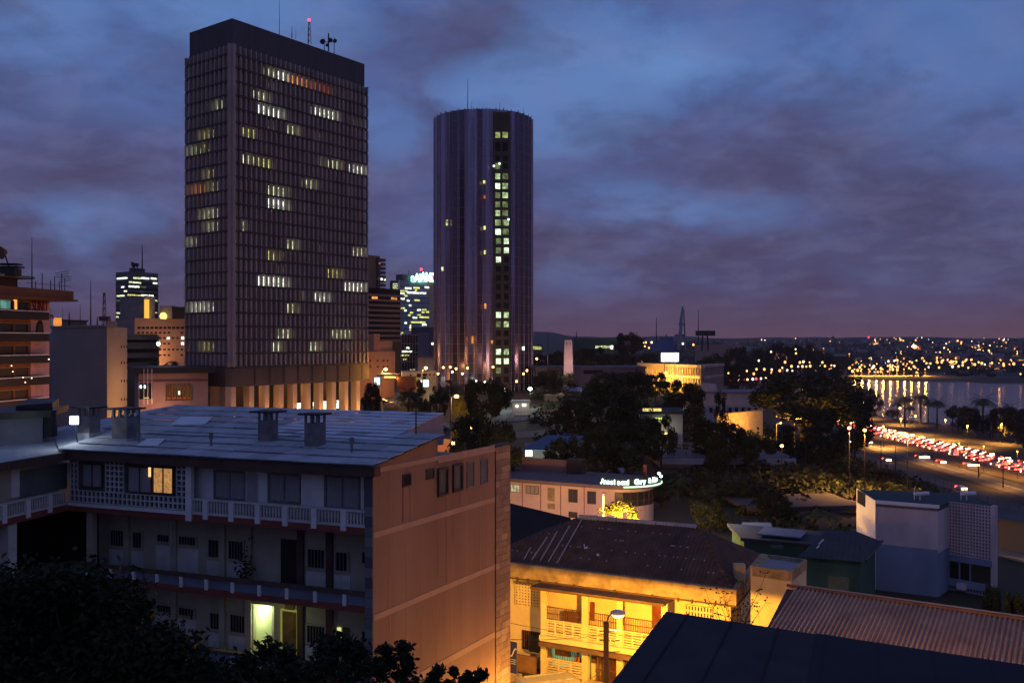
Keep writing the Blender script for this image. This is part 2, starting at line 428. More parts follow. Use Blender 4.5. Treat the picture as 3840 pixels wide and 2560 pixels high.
# ------------------------------------------------------------------ apartment block in the foreground
z1 = ZM(0, 840, .48485); z2 = ZM(660, 40, .4847); z3 = ZM(660, 800, .4847); z4 = ZM(1340, 840, .4592); z5 = ZM(1560, 300, .3826)
z6 = ZM(0, 1480, .4336); z7 = ZM(900, 1480, .4507); y1 = ZM(0, 1900, .4208); y2 = ZM(900, 1900, .4507)
y3 = ZM(1860, 1860, .4464); y4 = ZM(2800, 1760, .5103); y5 = ZM(1600, 1380, .4082); y6 = ZM(1980, 1120, .3912); y7 = ZM(2700, 1120, .4847)

A = thing('apartment_block', 'long grey roofed apartment block with galleried front and tall salmon side wall', 'building', (-12, 38, 0))
C0 = (-5.075, 35.0); PF = PL(C0, (-2.59, 1)); PS = PL(C0, (.533, 1)); LF = 14.55; I0 = (-18.65, 40.24); PW = PL(I0, (-.26, -1))
GD = 1.5; PR = PF.inset(GD); LW = 9.0
def zz(p, q): return p.z(*q)
zE0, zE1 = zz(PF, z7(1040, 668)), zz(PF, z7(1040, 592))           # fascia
zB1t, zB1b, zS1b = zz(PF, z7(1040, 962)), zz(PF, z7(1040, 1110)), zz(PF, z7(1040, 1165))
zP2t, zP2b, zS2b = zz(PF, y2(1050, 715)), zz(PF, y2(1050, 828)), zz(PF, y2(1050, 885))
pitch = zB1b-zP2b; zP3t, zP3b, zS3b = zP2t-pitch, zP2b-pitch, zS2b-pitch
sC = lambda zm, x, p=PF: p.s(zm.x(x))
# side wall: gable, with thin joints and pale bands
M_salm = mat('salmon_render', (.38, .235, .165), c2=(.23, .135, .095), scale=.5, det=12, stretch=(1, 1, .18), lo=.25, hi=.72)
M_band = mat('pale_band', (.52, .35, .25), c2=(.44, .29, .20), scale=.8)
EL = .28
sG = PS.s(1639); sE = PS.s(1856); sP = PS.s(1910)
zG0 = zz(PS, z7(1100, 575)); zG1 = zz(PS, (1639, 1631)); zT0 = zz(PS, (1639.5, 1722)); zT1 = zz(PS, (1855, 1681)); zT = (zT0+zT1)/2
m = MB()
def wallpoly(mb, p, pts, o0, o1, mi=0):
    n = len(pts); vs = [p.pt(a, z, o0) for a, z in pts]+[p.pt(a, z, o1) for a, z in pts]
    fs = [tuple(range(n))[::-1], tuple(range(n, 2*n))]+[(i, (i+1) % n, n+(i+1) % n, n+i) for i in range(n)]
    # outward orientation
    a = sum(pts[i][0]*pts[(i+1) % n][1]-pts[(i+1) % n][0]*pts[i][1] for i in range(n))
    if (Vector((p.d.x, p.d.y, 0)).cross(Vector((0, 0, 1))).dot(Vector((p.n.x, p.n.y, 0))) > 0) != (a > 0): fs = [f[::-1] for f in fs]
    return mb.add(vs, fs, mi)
wallpoly(m, PS, [(0, 0), (sE, 0), (sE, zT), (sG, zT), (sG, zG1), (0, zG0)], -.3, 0)
m.build('side_wall', M_salm, A)
m = MB(); e = .015
for (y0, yb, xx) in ((z7.y(510), z7.y(545), z7.x(1640)), (1996, 2017, 1402.5), (2303, 2325, 1407), (y2.y(1030), y2.y(1078), y2.x(2125))):
    m.pb(PS, .02, sE-.02, zz(PS, (xx, yb)), zz(PS, (xx, y0)), 0, e)
m.pb(PS, sG+.02, sE-.002, zT-.14, zT+.02, -.32, .03)
m.build('wall_band', M_band, A)
m = MB()
for x in (1250, 1385, 1510, 1640, 1765, 1885, 2000): m.pb(PS, PS.s(z7.x(x))-.012, PS.s(z7.x(x))+.012, .5, (zG0 if PS.s(z7.x(x)) < sG else zT)-.2, 0, .008)
m.build('wall_joint', M_band, A)
M_stain = mat('rain_stain', (.20, .10, .075), c2=(.33, .18, .135), scale=1.0, stretch=(3, 3, .25), lo=.35, hi=.6)
for x, w, yb in ((1355, 10, 1060), (1418, 9, 1090), (1648, 8, 1500), (1718, 9, 1560), (1770, 9, 1250), (1832, 8, 1020)):
    a, b, c, d = PS.r(*z7.r(x-w/2, 760, x+w/2, yb)); MB().pb(PS, a, b, c, d, 0, .011).build('stain', M_stain, A)
for r, dk in (((1350, 655, 1420, 760), 1), ((1545, 615, 1612, 700), 1), ((1640, 608, 1725, 836), 2), ((1765, 575, 1845, 802), 2), ((1885, 555, 1946, 767), 0), ((2000, 533, 2059, 737), 0)):
    window(A, PS, *z7.r(*r), pane=mat('frosted_pane', (.045, .05, .06), rough=.35, spec=.3) if dk != 1 else M_glassd, frame=M_fascia if dk else M_metal, fw=.09 if dk == 2 else .05, mull=0, dep=.10 if dk == 2 else .04, name='side_window')
# stone pier at the far end and stone strip at the near corner
def stone(mb, p, a, b, c, d, o0, o1, rows, seed):
    rn = random.Random(seed); z = c; h = (d-c)/rows
    mb.pb(p, a, b, c, d, o0, o1-.03, 1)
    for j in range(rows):
        x = a
        while x < b-.02:
            w = min(rn.uniform(.25, .75), b-x)
            if b-(x+w) < .15: w = b-x
            mb.pb(p, x+.006, x+w-.006, z+.008, z+h-.008, o1-.028, o1+rn.uniform(0, .012), 0 if rn.random() < .55 else (2 if rn.random() < .6 else 3)); x += w
        z += h
M_st1 = mat('pier_stone', (.36, .25, .17), c2=(.27, .18, .12), scale=3); M_st2 = mat('pier_stone_dark', (.24, .16, .11), c2=(.30, .20, .14), scale=3); M_st3 = mat('pier_stone_pale', (.42, .30, .2)); M_mort = mat('mortar', (.05, .035, .03))
m = MB(); stone(m, PS, sE+.01, sP, 0, zT+.05, -.3, .05, 56, 3); m.build('stone_pier', [M_st1, M_mort, M_st2, M_st3], A)
MB().pb(PS, sE-.05, sP+.08, zT+.055, zT+.12, -.35, .1).build('pier_cap', M_black, A)
m = MB(); stone(m, PF, 0.004, PF.s(z7.x(1042)), 0, zE0-.02, -.25, .04, 46, 5)
m.build('stone_strip', [mat('grey_stone', (.16, .16, .16)), M_mort, mat('grey_stone_dark', (.10, .10, .11)), mat('grey_stone_pale', (.20, .20, .20))], A)
# fascia along the eaves
MB().pb(PF, -.25, LF, zE0, zE1, -.1, .35).pb(PW, 0, LW, zE0-.02, zE1-.03, -.1, .30).build('fascia', M_fascia, A)
# storey slabs
sS = PF.s(z7.x(1042))+.004
for zt, zb in ((zB1b, zS1b), (zP2b, zS2b), (zP3b, zS3b)):
    MB().pb(PF, sS, LF, zb, zt, -2.6, .02).pb(PW, .03, LW, zb+.003, zt-.003, -2.6, .03).build('gallery_slab', M_red, A)
# recessed walls
def fwall(z0, z1, m_, holes=(), p=PR, L0=.3, L1=LF-.02, name='gallery_wall', t=.2):
    mb = MB(); x = L0
    for a, b, c, d in sorted(holes):
        mb.pb(p, x, a, z0, z1, -t, 0)
        if c > z0+.01: mb.pb(p, a, b, z0, c, -t, 0)
        if d < z1-.01: mb.pb(p, a, b, d, z1, -t, 0)
        x = b
    mb.pb(p, x, L1, z0, z1, -t, 0); return mb.build(name, m_, A)
OC_ = Vector(C0); U_e = PF.d; V_e = PS.d
# top storey: white panels and curtained windows
PT = PF.inset(.55)
fwall(zB1b, zE0+.3, M_apt, p=PT)
for r in ((50, 640, 232, 893), (513, 660, 702, 930), (1008, 672, 1036, 952)):
    patch(A, PT, *z7.r(*r), M_white, name='white_panel', o1=.04)
patch(A, PT, *z6.r(1668, 630, 1850, 893), M_white, name='white_panel', o1=.04)
patch(A, PT, *z6.r(2135, 668, 2240, 925), M_white, name='white_panel', o1=.04)
for r, zm in (((238, 655, 510, 895), z7), ((710, 675, 1003, 950), z7), ((1855, 655, 2128, 905), z6)):
    window(A, PT, *zm.r(*r), pane=M_curt, frame=M_metal, fw=.07, mull=1)
# pierced block loggia
PLg = PF.inset(.02); aL = PF.s(z6.x(1612)); bL = LF-.02
zcl0, zcl1 = zz(PF, z6(600, 1000-55)), 0
m = MB()
zA = zz(PF, z6(1610, 1000)); zM = zz(PF, z6(1610, 890)); zTp = zz(PF, z6(1610, 600))
def clx(x): return PF.s(z6.x(x))
grid(PLg, clx(1612), clx(600), zA, zM, 26, 2, .055, -.08, 0, m)
for a, b, n in ((1612, 1520, 2), (1062, 905, 4), (665, 600, 2)): grid(PLg, clx(a), clx(b), zM+.001, zTp, n, 6, .055, -.08, 0, m)
m.build('pierced_screen', M_wshade, A)
MB().pb(PF, clx(1612), LF, zB1b-.02, zA-.028, -.2, .06).build('screen_sill', M_white, A)
MB().pb(PF, clx(1664), clx(1614), zB1b-.25, zE0, -.1, .08).build('white_post', M_white, A)
MB().pb(PF, clx(1612), LF, zTp+.03, zE0-.01, -.1, .0).build('screen_lintel', M_apt, A)
PLi = PF.inset(.14)
fwall(zB1b, zE0+.2, mat('shaded_loggia_wall', (.13, .13, .14), c2=(.10, .10, .11), scale=1), p=PLi, L0=clx(1612), name='loggia_wall', t=.1)  # pale wall coloured dark, shade behind the screen put into its colour
fo = window(A, PLi, *z6.r(1108, 615, 1325, 845), pane=M_curt, frame=M_fascia, fw=.05, mull=1, dep=.1)
W_cur = emat('curtain_lit', (1., .50, .16), .42, .25, 9, samp='AUTO')
fo = window(A, PLi, *z6.r(1327, 622, 1510, 855), pane=W_cur, frame=M_fascia, fw=.05, mull=1, dep=.1, label='lit window with orange curtains')
patch(A, PLi, *z6.r(1300, 624, 1320, 705), emat('curtain_gap', (1., .62, .2), 1.3), name='curtain_gap', o0=.04, o1=.11)
window(A, PLi, *z6.r(715, 590, 895, 800), pane=M_curt, frame=M_fascia, fw=.05, mull=1, dep=.1)
# balustrades of the top storey
def balustrade(p, a, b, zt, zb, posts, name='balustrade'):
    m = MB(); m.pb(p, a, b, zt-.07, zt, -.10, .04); m.pb(p, a, b, zb+.02, zb+.12, -.10, .03)
    n = int((b-a)/.135)
    for i in range(n):
        q = a+(i+.5)*(b-a)/n; m.tube(p.pt(q, zb+.12, -.03), p.pt(q, (zb+zt)/2, -.03), .030, .045, 6, cap=False); m.tube(p.pt(q, (zb+zt)/2, -.03), p.pt(q, zt-.07, -.03), .045, .028, 6, cap=False)
    o = m.build(name, M_wshade, A)
    for q in posts: MB().pb(p, q-.11, q+.11, zb-.14, zt-.071, -.12, .08).build('baluster_post', M_white, o)
balustrade(PF, sS, clx(1666), zB1t, zB1b, [PF.s(z7.x(v)) for v in (865, 620, 382, 152)]+[clx(2005), clx(1782)])
balustrade(PW, .05, LW, zB1t-.02, zB1b, [PW.s(z6.x(v)) for v in (425, 235, 30)]+[6.])
# middle storeys: solid parapets with white stub posts
for zt, zb in ((zP2t, zP2b), (zP3t, zP3b)):
    pr = MB().pb(PF, sS, LF, zb, zt-.12, -.10, -.02).pb(PW, .04, LW, zb, zt-.12, -.10, -.02).build('parapet', mat('blue_grey_parapet', (.18, .21, .27), c2=(.13, .15, .19), scale=1), A)
    MB().pb(PF, sS, LF, zt-.118, zt, -.16, .06).pb(PW, .07, LW, zt-.12, zt-.002, -.16, .06).build('parapet_rail', M_fascia, pr)
    for v, zm, p in [(163, y2, PF), (393, y2, PF), (628, y2, PF), (872, y2, PF)]+[(q, y1, PF) for q in (780, 985, 1192, 1403, 1617, 1842, 2075)]+[(q, y1, PW) for q in (625, 450, 262)]:
        q = p.s(zm.x(v)); MB().pb(p, q-.075, q+.075, zb-.05, zt-.121, -.02, .05).build('stub_post', M_white, pr)
# walls of storeys 2 and 3
nd = [PR.r(*y2.r(110, 815, 282, 1235)), PR.r(*y2.r(345, 850, 492, 1235))]
nd = [(a, b, zP3b, d) for a, b, c, d in nd]
d2 = PR.r(*y2.r(345, 268, 470, 610)); 
fwall(zP2b, zS1b+.1, M_apt); fwall(zP3b, zS2b+.1, M_apt, holes=[nd[0]])
fwall(0, zS3b+.1, M_apt)
def grille_window(r, zm):
    o = window(A, PR, *zm.r(*r), pane=M_dark, frame=M_apt, fw=.05, mull=0, dep=.08)
    a, b, c, d = PR.r(*zm.r(*r)); m = MB(); n = max(3, int((b-a)/.13))
    for i in range(n): q = a+(b-a)*(i+.5)/n; m.pb(PR, q-.012, q+.012, c+.05, d-.05, .05, .075)
    m.build('grille', mat('pale_grille', (.22, .21, .18)), o)
    return a, b, c, d
pil = []
for dy, zb in ((0, zP2b), (1, zP3b)):
    sh = lambda r: r
    if dy == 0:
        rs = [((560, 340, 722, 515), y2), ((792, 365, 912, 540), y2), ((985, 195, 1118, 355), y1), ((1183, 212, 1280, 372), y1), ((1400, 235, 1525, 318), y1), ((1592, 252, 1762, 345), y1), ((1855, 280, 1968, 455), y1), ((2035, 292, 2185, 475), y1)]
    else:
        rs = [((555, 975, 722, 1140), y2), ((1400, 862, 1545, 945), y1), ((1592, 888, 1745, 975), y1), ((1870, 930, 1975, 1095), y1), ((2050, 950, 2200, 1125), y1), ((1200, 860, 1285, 985), y1)]
    for r, zm in rs:
        a, b, c, d = grille_window(r, zm)
        MB().pb(PR, a-.05, b+.05, zb+.02, min(c-.12, zb+1.25), 0, .03).build('white_panel', M_wshade, A)
    MB().pb(PR, *PR.r(*y2.r(1020, 375+660*dy, 1042, 465+660*dy)), 0, .03).build('vent_window', M_dark, A)
    for x, zm in ((752, y2), (512, y2), (1140, y1), (1560, y1), (1990, y1), (2225, y1)):
        q = PR.s(zm.x(x)); MB().pb(PR, q-.14, q+.14, zb, zb+pitch-.3, 0, .12).build('pilaster', M_fascia if zm is y2 else M_apt, A)
MB().pb(PR, *PR.r(*y2.r(345, 268, 470, 650)), 0, .05).build('door', mat('dark_door', (.02, .016, .014), rough=.6), A)
MB().pb(PR, *PR.r(*y1.r(1545, 130, 1556, 340)), .12, .2).build('downpipe', M_wshade, A)
q_ = PR.pt(PR.s(y1.x(2235)), zP2b, .45); pl_ = thing('potted_plant', 'tall dark potted plant by the stair opening on the middle gallery', 'plant', q_)
MB().tube(q_, q_+Vector((0, 0, .28)), .13, .17, 9).build('pot', M_red, pl_); lf_ = MB(); rp_ = random.Random(1)
for k_ in range(110): leafquad(lf_, q_+Vector((rp_.gauss(0, .15), rp_.gauss(0, .1), .3+abs(rp_.gauss(0, .4))*1.5)), .16, rp_)
lf_.build('foliage', M_leafn, pl_)
MB().pb(PR, LF, LF+6, 0, zS1b, -.2, 0).build('dark_back_wall', M_dark, A)  # black panel added to close a gap that showed lit walls
# lit stair hall and the door beside it
a, b, c, d = nd[0]; M_hall = mat('hall_paint', (.55, .58, .40), c2=(.47, .50, .33), scale=.8)
h = MB(); h.pb(PR, a-.1, b+.1, c, d, -1.6, -1.5); h.pb(PR, a-.1, a-.002, c, d, -1.5, -.2); h.pb(PR, b+.002, b+.1, c, d, -1.5, -.2); h.pb(PR, a-.1, b+.1, d, d+.1, -1.6, -.2)
hall = h.build('stair_hall', M_hall, A, )
hall['label'] = 'brightly lit stair hall opening'
MB().pb(PR, *PR.r(*y2.r(128, 930, 182, 1230)), -1.495, -1.44).build('hall_door', mat('hall_door_paint', (.62, .62, .42)), hall)
MB().pb(PR, a+.25, b-.25, d-.07, d-.01, -.9, -.82).build('tube_lamp', emat('hall_tube', (.85, 1., .55), 4), hall)
point('hall_light', PR.pt((a+b)/2, d-.35, -.75), 26, (.84, 1., .50), .12, parent=A)
point('gallery_light', PF.pt((nd[1][0]+nd[1][1])/2, d-.15, -.35), 2.6, (.85, .9, .35), .05, parent=A)
a, b, c, d = nd[1]
dr = MB(); dr.pb(PR, a, a+.07, c, d, 0, .08); dr.pb(PR, b-.07, b, c, d, 0, .08); dr.pb(PR, a+.07, b-.07, d-.07, d, 0, .08)
dro = dr.build('door_frame', emat('door_surround', lin((190, 190, 90)), .35), A)  # frame glows by itself, standing in for light falling on it
dd = MB(); dd.pb(PR, a+.075, b-.075, c, d-.075, 0, .05)
for k in range(5): dd.pb(PR, a+.2, b-.2, c+.2+k*.42, c+.2+k*.42+.3, .05, .07)
dd.build('door', M_door, A)['label'] = 'brown panelled door beside the lit stair hall'
patch(A, PR, *y2.r(812, 1000, 842, 1125), emat('slot_window', lin((225, 225, 140)), 1.0), name='lit_window', o1=.04, label='narrow yellow lit window')
MB().pb(PR, *PR.r(*y2.r(858, 1000, 912, 1160)), 0, .04).build('shutter', mat('olive_shutter', (.10, .09, .04)), A)
# wing on the left
PWr = PW.inset(.5)
m = MB(); m.pb(PWr, 0, LW, zB1b, zE0+.2, -.2, 0); wt = m.build('wing_wall', M_apt, A)
patch(A, PWr, *z6.r(160, 625, 575, 850), mat('green_grey_shutter', (.16, .20, .19), c2=(.12, .15, .14), scale=1), name='roller_shutter', o1=.03)
MB().pb(PWr, *PWr.r(*z6.r(82, 640, 152, 885)), 0, .1).build('white_post', M_white, A)
for x, zm in ((122, y1),):
    q = PW.s(zm.x(x)); MB().pb(PW, q-.22, q+.22, 0, zS1b, -.5, -.05).build('column', M_wshade, A)
MB().pb(PW.inset(2.6), -3, LW, 0, zS1b+.1, -.2, 0).build('dark_back_wall', M_dark, A)
MB().pb(PF, PF.s(y1.x(760))-.14, PF.s(y1.x(760))+.14, zP2b, zS1b, -.5, -.2).build('column', M_apt, A)

MB().prism([tuple(v) for v in (OC_+U_e*LF+V_e*1.3, OC_+U_e*(LF+.2)+V_e*1.3, OC_+U_e*(LF+.2)+V_e*9, OC_+U_e*LF+V_e*9)], 0, zE0).build('end_wall', M_dark, A)  # dark wall added to stop stray orange light showing through
# roofs: lower pitch, upper pitch, wing
M_sheet = mat('roof_sheet', (.42, .46, .50), c2=(.30, .33, .36), scale=1.1, rough=.75)
M_sheet2 = mat('roof_sheet_stained', (.25, .27, .30), c2=(.36, .39, .42), scale=2.2, rough=.8)
M_sheet3 = mat('roof_sheet_new', (.60, .66, .74), c2=(.52, .57, .64), scale=.5, rough=.6)
ve = PS.d; vlen = 1.0
zr = lambda t: (zE1+.02)+(zG1-zG0)/sG*t
V2 = Vector((.4704, .8826)); U2 = PF.d; OC = Vector(C0)
def rp(u, v, z): q = OC+U2*u+V2*v; return Vector((q.x, q.y, z))
slope = (zG1-zG0)/sG
z0r = zG0+.05
def zR1(v): return z0r+slope*v
vk = 2.9; z_k = zR1(vk)+.02; v2 = 7.15; z_2 = z0r+1.30
def zR2(v): return z_k+(z_2-z_k)*(v-vk)/(v2-vk)
rn = random.Random(11)
def sheets(mb, u0, u1, v0, v1, zf, nu, nv, th=.035, new=None, seedm=.0):
    for j in range(nv):
        va, vb = v0+(v1-v0)*j/nv, v0+(v1-v0)*(j+1)/nv
        w = (u1-u0)/nu; sh = rn.uniform(-.3, .3)*w*0
        for i in range(nu):
            ua, ub = u0+w*i, u0+w*(i+1)
            mi = 0 if rn.random() < .62 else 1
            if new: mi = 2 if rn.random() < .9 else 0
            dz = rn.uniform(0, .015)
            lift = .05
            p = [rp(ua+.008, va-.05, zf(va)+lift+dz), rp(ub-.008, va-.05, zf(va)+lift+dz), rp(ub-.008, vb, zf(vb)+dz), rp(ua+.008, vb, zf(vb)+dz)]
            q = [x-Vector((0, 0, th)) for x in p]
            vs = q+p; mb.add(vs, [(0, 1, 2, 3), (7, 6, 5, 4), (4, 5, 1, 0), (5, 6, 2, 1), (6, 7, 3, 2), (7, 4, 0, 3)], mi)
m = MB()
m.add([rp(-.3, -.42, zR1(-.42)-.06), rp(LF, -.42, zR1(-.42)-.06), rp(LF, sG+.05, zR1(sG)-.06), rp(-.3, sG+.05, zR1(sG)-.06)], [(0, 1, 2, 3)], 1)
sheets(m, -.32, LF, -.45, sG+.05, zR1, 13, 5)
m.build('lower_roof', [M_sheet, M_sheet2, M_sheet3], A)
u_r = 1.35
m = MB()
sheets(m, u_r, 7.3, vk, v2, zR2, 9, 9, new=1); sheets(m, 7.3, LF+1.3, vk, v2, zR2, 8, 5)
m.build('upper_roof', [M_sheet, M_sheet2, M_sheet3], A)
m = MB(); P_ = [rp(u_r+.02, vk, zR1(vk)-.4), rp(u_r+.02, v2, zR1(sG)-.75), rp(u_r+.02, v2, zR2(v2)), rp(u_r+.02, vk, zR2(vk))]
Q_ = [p+Vector((U2.x, U2.y, 0))*.12 for p in P_]
m.add(P_+Q_, [(0, 1, 2, 3), (7, 6, 5, 4), (0, 4, 5, 1), (1, 5, 6, 2), (2, 6, 7, 3), (3, 7, 4, 0)])
m.build('upper_fascia', mat('violet_grey_render', (.30, .27, .32), c2=(.22, .20, .24), scale=1.5), A)
# loose patched sheets lying on the roof
for r, zf in (((1180, 395, 1430, 455), zR1), ((1480, 205, 1840, 270), zR2)):
    xa, ya, xb, yb = z6.r(*r)
    def onroof(x, y, zf=zf):
        lo_, hi_ = 20., 70.
        for _ in range(40):
            d = (lo_+hi_)/2; p = W(x, y, d); q = Vector((p.x, p.y))-OC
            # v coordinate in the (U2, V2) basis
            det = U2.x*V2.y-U2.y*V2.x; v = (U2.x*q.y-U2.y*q.x)/det
            if p.z > zf(v): lo_ = d
            else: hi_ = d
        return p
    p = [onroof(xa, yb), onroof(xb-30, yb), onroof(xb, ya), onroof(xa+40, ya)]
    p = [v+Vector((0, 0, .09)) for v in p]
    MB().add(p+[v-Vector((0, 0, .03)) for v in p], [(0, 1, 2, 3), (7, 6, 5, 4), (4, 5, 1, 0), (5, 6, 2, 1), (6, 7, 3, 2), (7, 4, 0, 3)]).build('roof_patch', M_sheet3, A)
# wing roof, hip and rear body
wz = zE1-.02
pA = W(*z6(590, 485), 40.0); pB = PW.pt(LW, wz, .4)
rw = [(pA.x, pA.y), (pB.x, pB.y), (pB.x-9, pB.y+3), (-26.5, 50.0), (-23.2, 48.2)]
MB().prism(rw, wz-.15, [wz, wz, wz+.1, wz+.15, wz+.25]).build('wing_roof', M_sheet2, A)
h0 = rp(LF, -.42, zR1(-.42)-.03); h1 = rp(LF+1.3, v2, zR2(v2)); h2 = Vector((-23.2, 48.2, wz+.2)); h3 = rp(LF+.0, vk, zR2(vk))
MB().add([h0, h3, h1, h2], [(0, 1, 2, 3)]).build('hip_roof', M_sheet, A)
body = [OC+U2*.4+V2*.35, OC+U2*.4+V2*(sP-.5), OC+U2*LF+V2*(sP-.5), OC+U2*LF+V2*2.7]
MB().prism([tuple(v) for v in [OC+U2*.4+V2*2.8, OC+U2*.4+V2*(sE-.2), OC+U2*LF+V2*(sE-.2), OC+U2*LF+V2*2.8]], 0, zT-.25).build('rear_body', M_conc, A)
MB().prism([tuple(v) for v in [OC+U2*u_r*1.2+V2*5, OC+U2*u_r*1.2+V2*(v2-.05), OC+U2*(LF+1)+V2*(v2-.05), OC+U2*(LF+1)+V2*5]], 5, zR1(sG)-.35).build('rear_wall', M_conc, A)
# vents and chimneys
def chimney(x0, x1, ytop, ybase, capx0, capx1, d):
    a = W(x0, ybase, d); b = W(x1, ybase, d); w = (b.x-a.x)*.82; zt = W(x0, ytop, d).z; zb = a.z-.5
    c = Vector(((a.x+b.x)/2, d+w/2, 0)); u, v = Vector((U2.x, U2.y, 0))*w/2, Vector((V2.x, V2.y, 0))*w/2*.9
    hh = .32; m = MB(); O = c-u-v+Vector((0, 0, zb)); m.para(O, 2*u, 2*v, (0, 0, zt-hh-zb))
    o = m.build('chimney', mat('chimney_render', (.22, .20, .20), c2=(.12, .11, .12), scale=2.5), A)
    m = MB()
    for i in (0, .44, .88):
        for j in (0, .85): MB().para(c-u-v+2*u*i+2*v*j+Vector((0, 0, zt-hh)), u*.24, v*.3, (0, 0, hh)).build('chimney_leg', M_metal, o)
    cw = (capx1-capx0)/F*d/2/w*2
    MB().para(c-u*cw-v*cw+Vector((0, 0, zt)), 2*u*cw, 2*v*cw, (0, 0, .07)).build('chimney_cap', M_black, o)
    MB().para(c-u*1.15-v*1.15+Vector((0, 0, zb+.1)), 2.3*u, 2.3*v, (0, 0, .42)).build('flashing', M_sheet2, o)
chimney(z6.x(665), z6.x(820), z6.y(118), z6.y(335), z6.x(638), z6.x(845), 41.6)
chimney(z6.x(958), z6.x(1157), z6.y(130), z6.y(385), z6.x(938), z6.x(1168), 40.6)
chimney(z7.x(148), z7.x(290), z7.y(150), z7.y(388), z7.x(95), z7.x(312), 38.9)
chimney(z7.x(536), z7.x(688), z7.y(170), z7.y(432), z7.x(510), z7.x(708), 37.6)
for zm, x, yt, yb, d in ((z7, 930, 355, 480, 36.6), (z6, 1200, 320, 405, 40.2), (z6, 1825, 325, 450, 38.9)):
    a, b = W(*zm(x, yb), d), W(*zm(x, yt), d); MB().tube(a-Vector((0, 0, .3)), b, .05).tube(b-Vector((0, 0, .25)), b, .09).build('vent_pipe', M_metal, A)
a = W(1560, 1625, 39.0); MB().tube(a-Vector((0, 0, .3)), W(1560, 1480, 39.0), .035, .02).build('roof_mast', M_black, A)
a = W(z5.x(0)+0, 0, 1)
# flood lamp on the left chimney
fl = thing('flood_lamp', 'square white flood lamp burning beside the leftmost chimney', 'lamp', W(278, 1575, 41.0))
c = WL[fl.name]; m = MB(); m.box(c.x-.22, c.x+.22, c.y, c.y+.12, c.z-.2, c.z+.2); m.tube(c+Vector((0, .1, -.2)), c+Vector((.1, .1, -1.)), .03); m.build('housing', M_black, fl)
MB().box(c.x-.17, c.x+.17, c.y-.03, c.y-.002, c.z-.17, c.z+.17).build('lens', emat('flood_lens', (.85, .95, 1.), 8), fl)
point('flood', c+Vector((.0, -.25, 0)), 14, (.85, .93, 1.), .15, parent=fl)
# grey roof-top block at the left edge
rb = thing('roof_house', 'grey rendered roof-top hut with dark slanted slab at the left edge', 'hut', (-21.5, 42.5, wz))
m = MB(); a, b = W(*z6(368, 440), 43.0), W(-300, 1680, 39.5)
p = [(a.x, a.y), (a.x-1.2, a.y+3.5), (b.x-3, b.y+3), (b.x, b.y)]
m.prism(p, wz-.2, W(*z6(368, 190), 43.0).z); m.build('wall', mat('blue_grey_render', (.20, .21, .24), c2=(.14, .15, .17), scale=1), rb)
zt = W(*z6(368, 190), 43.0).z; g = W(*z6(425, 165), 42.8)
MB().prism([(g.x, g.y), (g.x-1., g.y+4), (b.x-3.5, b.y+3.5), (b.x, b.y-.4)], zt+.002, zt+.30).prism([(g.x, g.y+.3), (g.x-.5, g.y+2), (g.x-1.9, g.y+1.9), (g.x-1.6, g.y+.2)], zt+.305, [zt+.62, zt+.72, zt+.72, zt+.5]).build('slab_roof', M_black, rb)
wt_ = thing('water_drum', 'small dark drum standing at the foot of the roof hut', 'drum', W(*z6(408, 320), 43.5))
c = WL[wt_.name]; MB().tube(c-Vector((0, 0, .2)), c+Vector((0, 0, 1.0)), .42, .42, 14).build('barrel', M_black, wt_)
MB().tube(c+Vector((0, 0, 1.002)), c+Vector((0, 0, 1.08)), .44, .40, 14).build('lid', M_sheet2, wt_)
#PART3
# ------------------------------------------------------------------ blocks of the city
def block(name, label, cat, cl, cc, cr, ytop, mt, z0=None, wallname='wall', group=None, zt=None, thick=None):
    """corner points as (pixel x, distance): left, near corner, right; returns thing, left plane, right plane"""
    L, C, R = [Vector(XZ(*q)) for q in (cl, cc, cr)]; B = L+R-C
    if z0 is None: z0 = min(gz(*L), gz(*C), gz(*R))-1
    zt = zt if zt is not None else CAMZ+(CY-ytop)/F*cc[1]
    t = thing(name, label, cat, (C.x, C.y, z0), group)
    MB().prism([tuple(L), tuple(C), tuple(R), tuple(B)], z0, zt).build(wallname, mt, t)
    return t, through(C, L), through(C, R), z0, zt, (L, C, R, B)
def parapet(t, P, z, h, w, mt, name='parapet'):
    L, C, R, B = P; m = MB(); pts = [L, C, R, B]; ce = sum(pts, Vector((0, 0)))/4
    for i in range(4):
        a, b = pts[i], pts[(i+1) % 4]; d = (b-a).normalized(); n = Vector((-d.y, d.x))
        if n.dot(a-ce) < 0: n = -n
        o = a-n*w+d*(.0 if i % 2 else w); l = (b-a).length-(0 if i % 2 else 2*w)
        m.para((o.x, o.y, z), (d.x*l, d.y*l, 0), (n.x*w*1.3, n.y*w*1.3, 0), (0, 0, h))
    return m.build(name, mt, t)
def lits(t, p, rows, k=None, o1=.06, name='lit_window', o0=0.):
    """rows of (x0, x1, y centre, half height, material) in zoom k"""
    for x0, x1, yc, hh, mt in rows:
        r = (x0, yc-hh, x1, yc+hh); r = k.r(*r) if k else r
        patch(t, p, *r, mt, name=name, o0=o0, o1=o1)
def bands(t, p, a, b, zs, h, mt, out=.05, name='window_band'):
    for z in zs: MB().pb(p, a, b, z, z+h, -.02, out).build(name, mt, t)

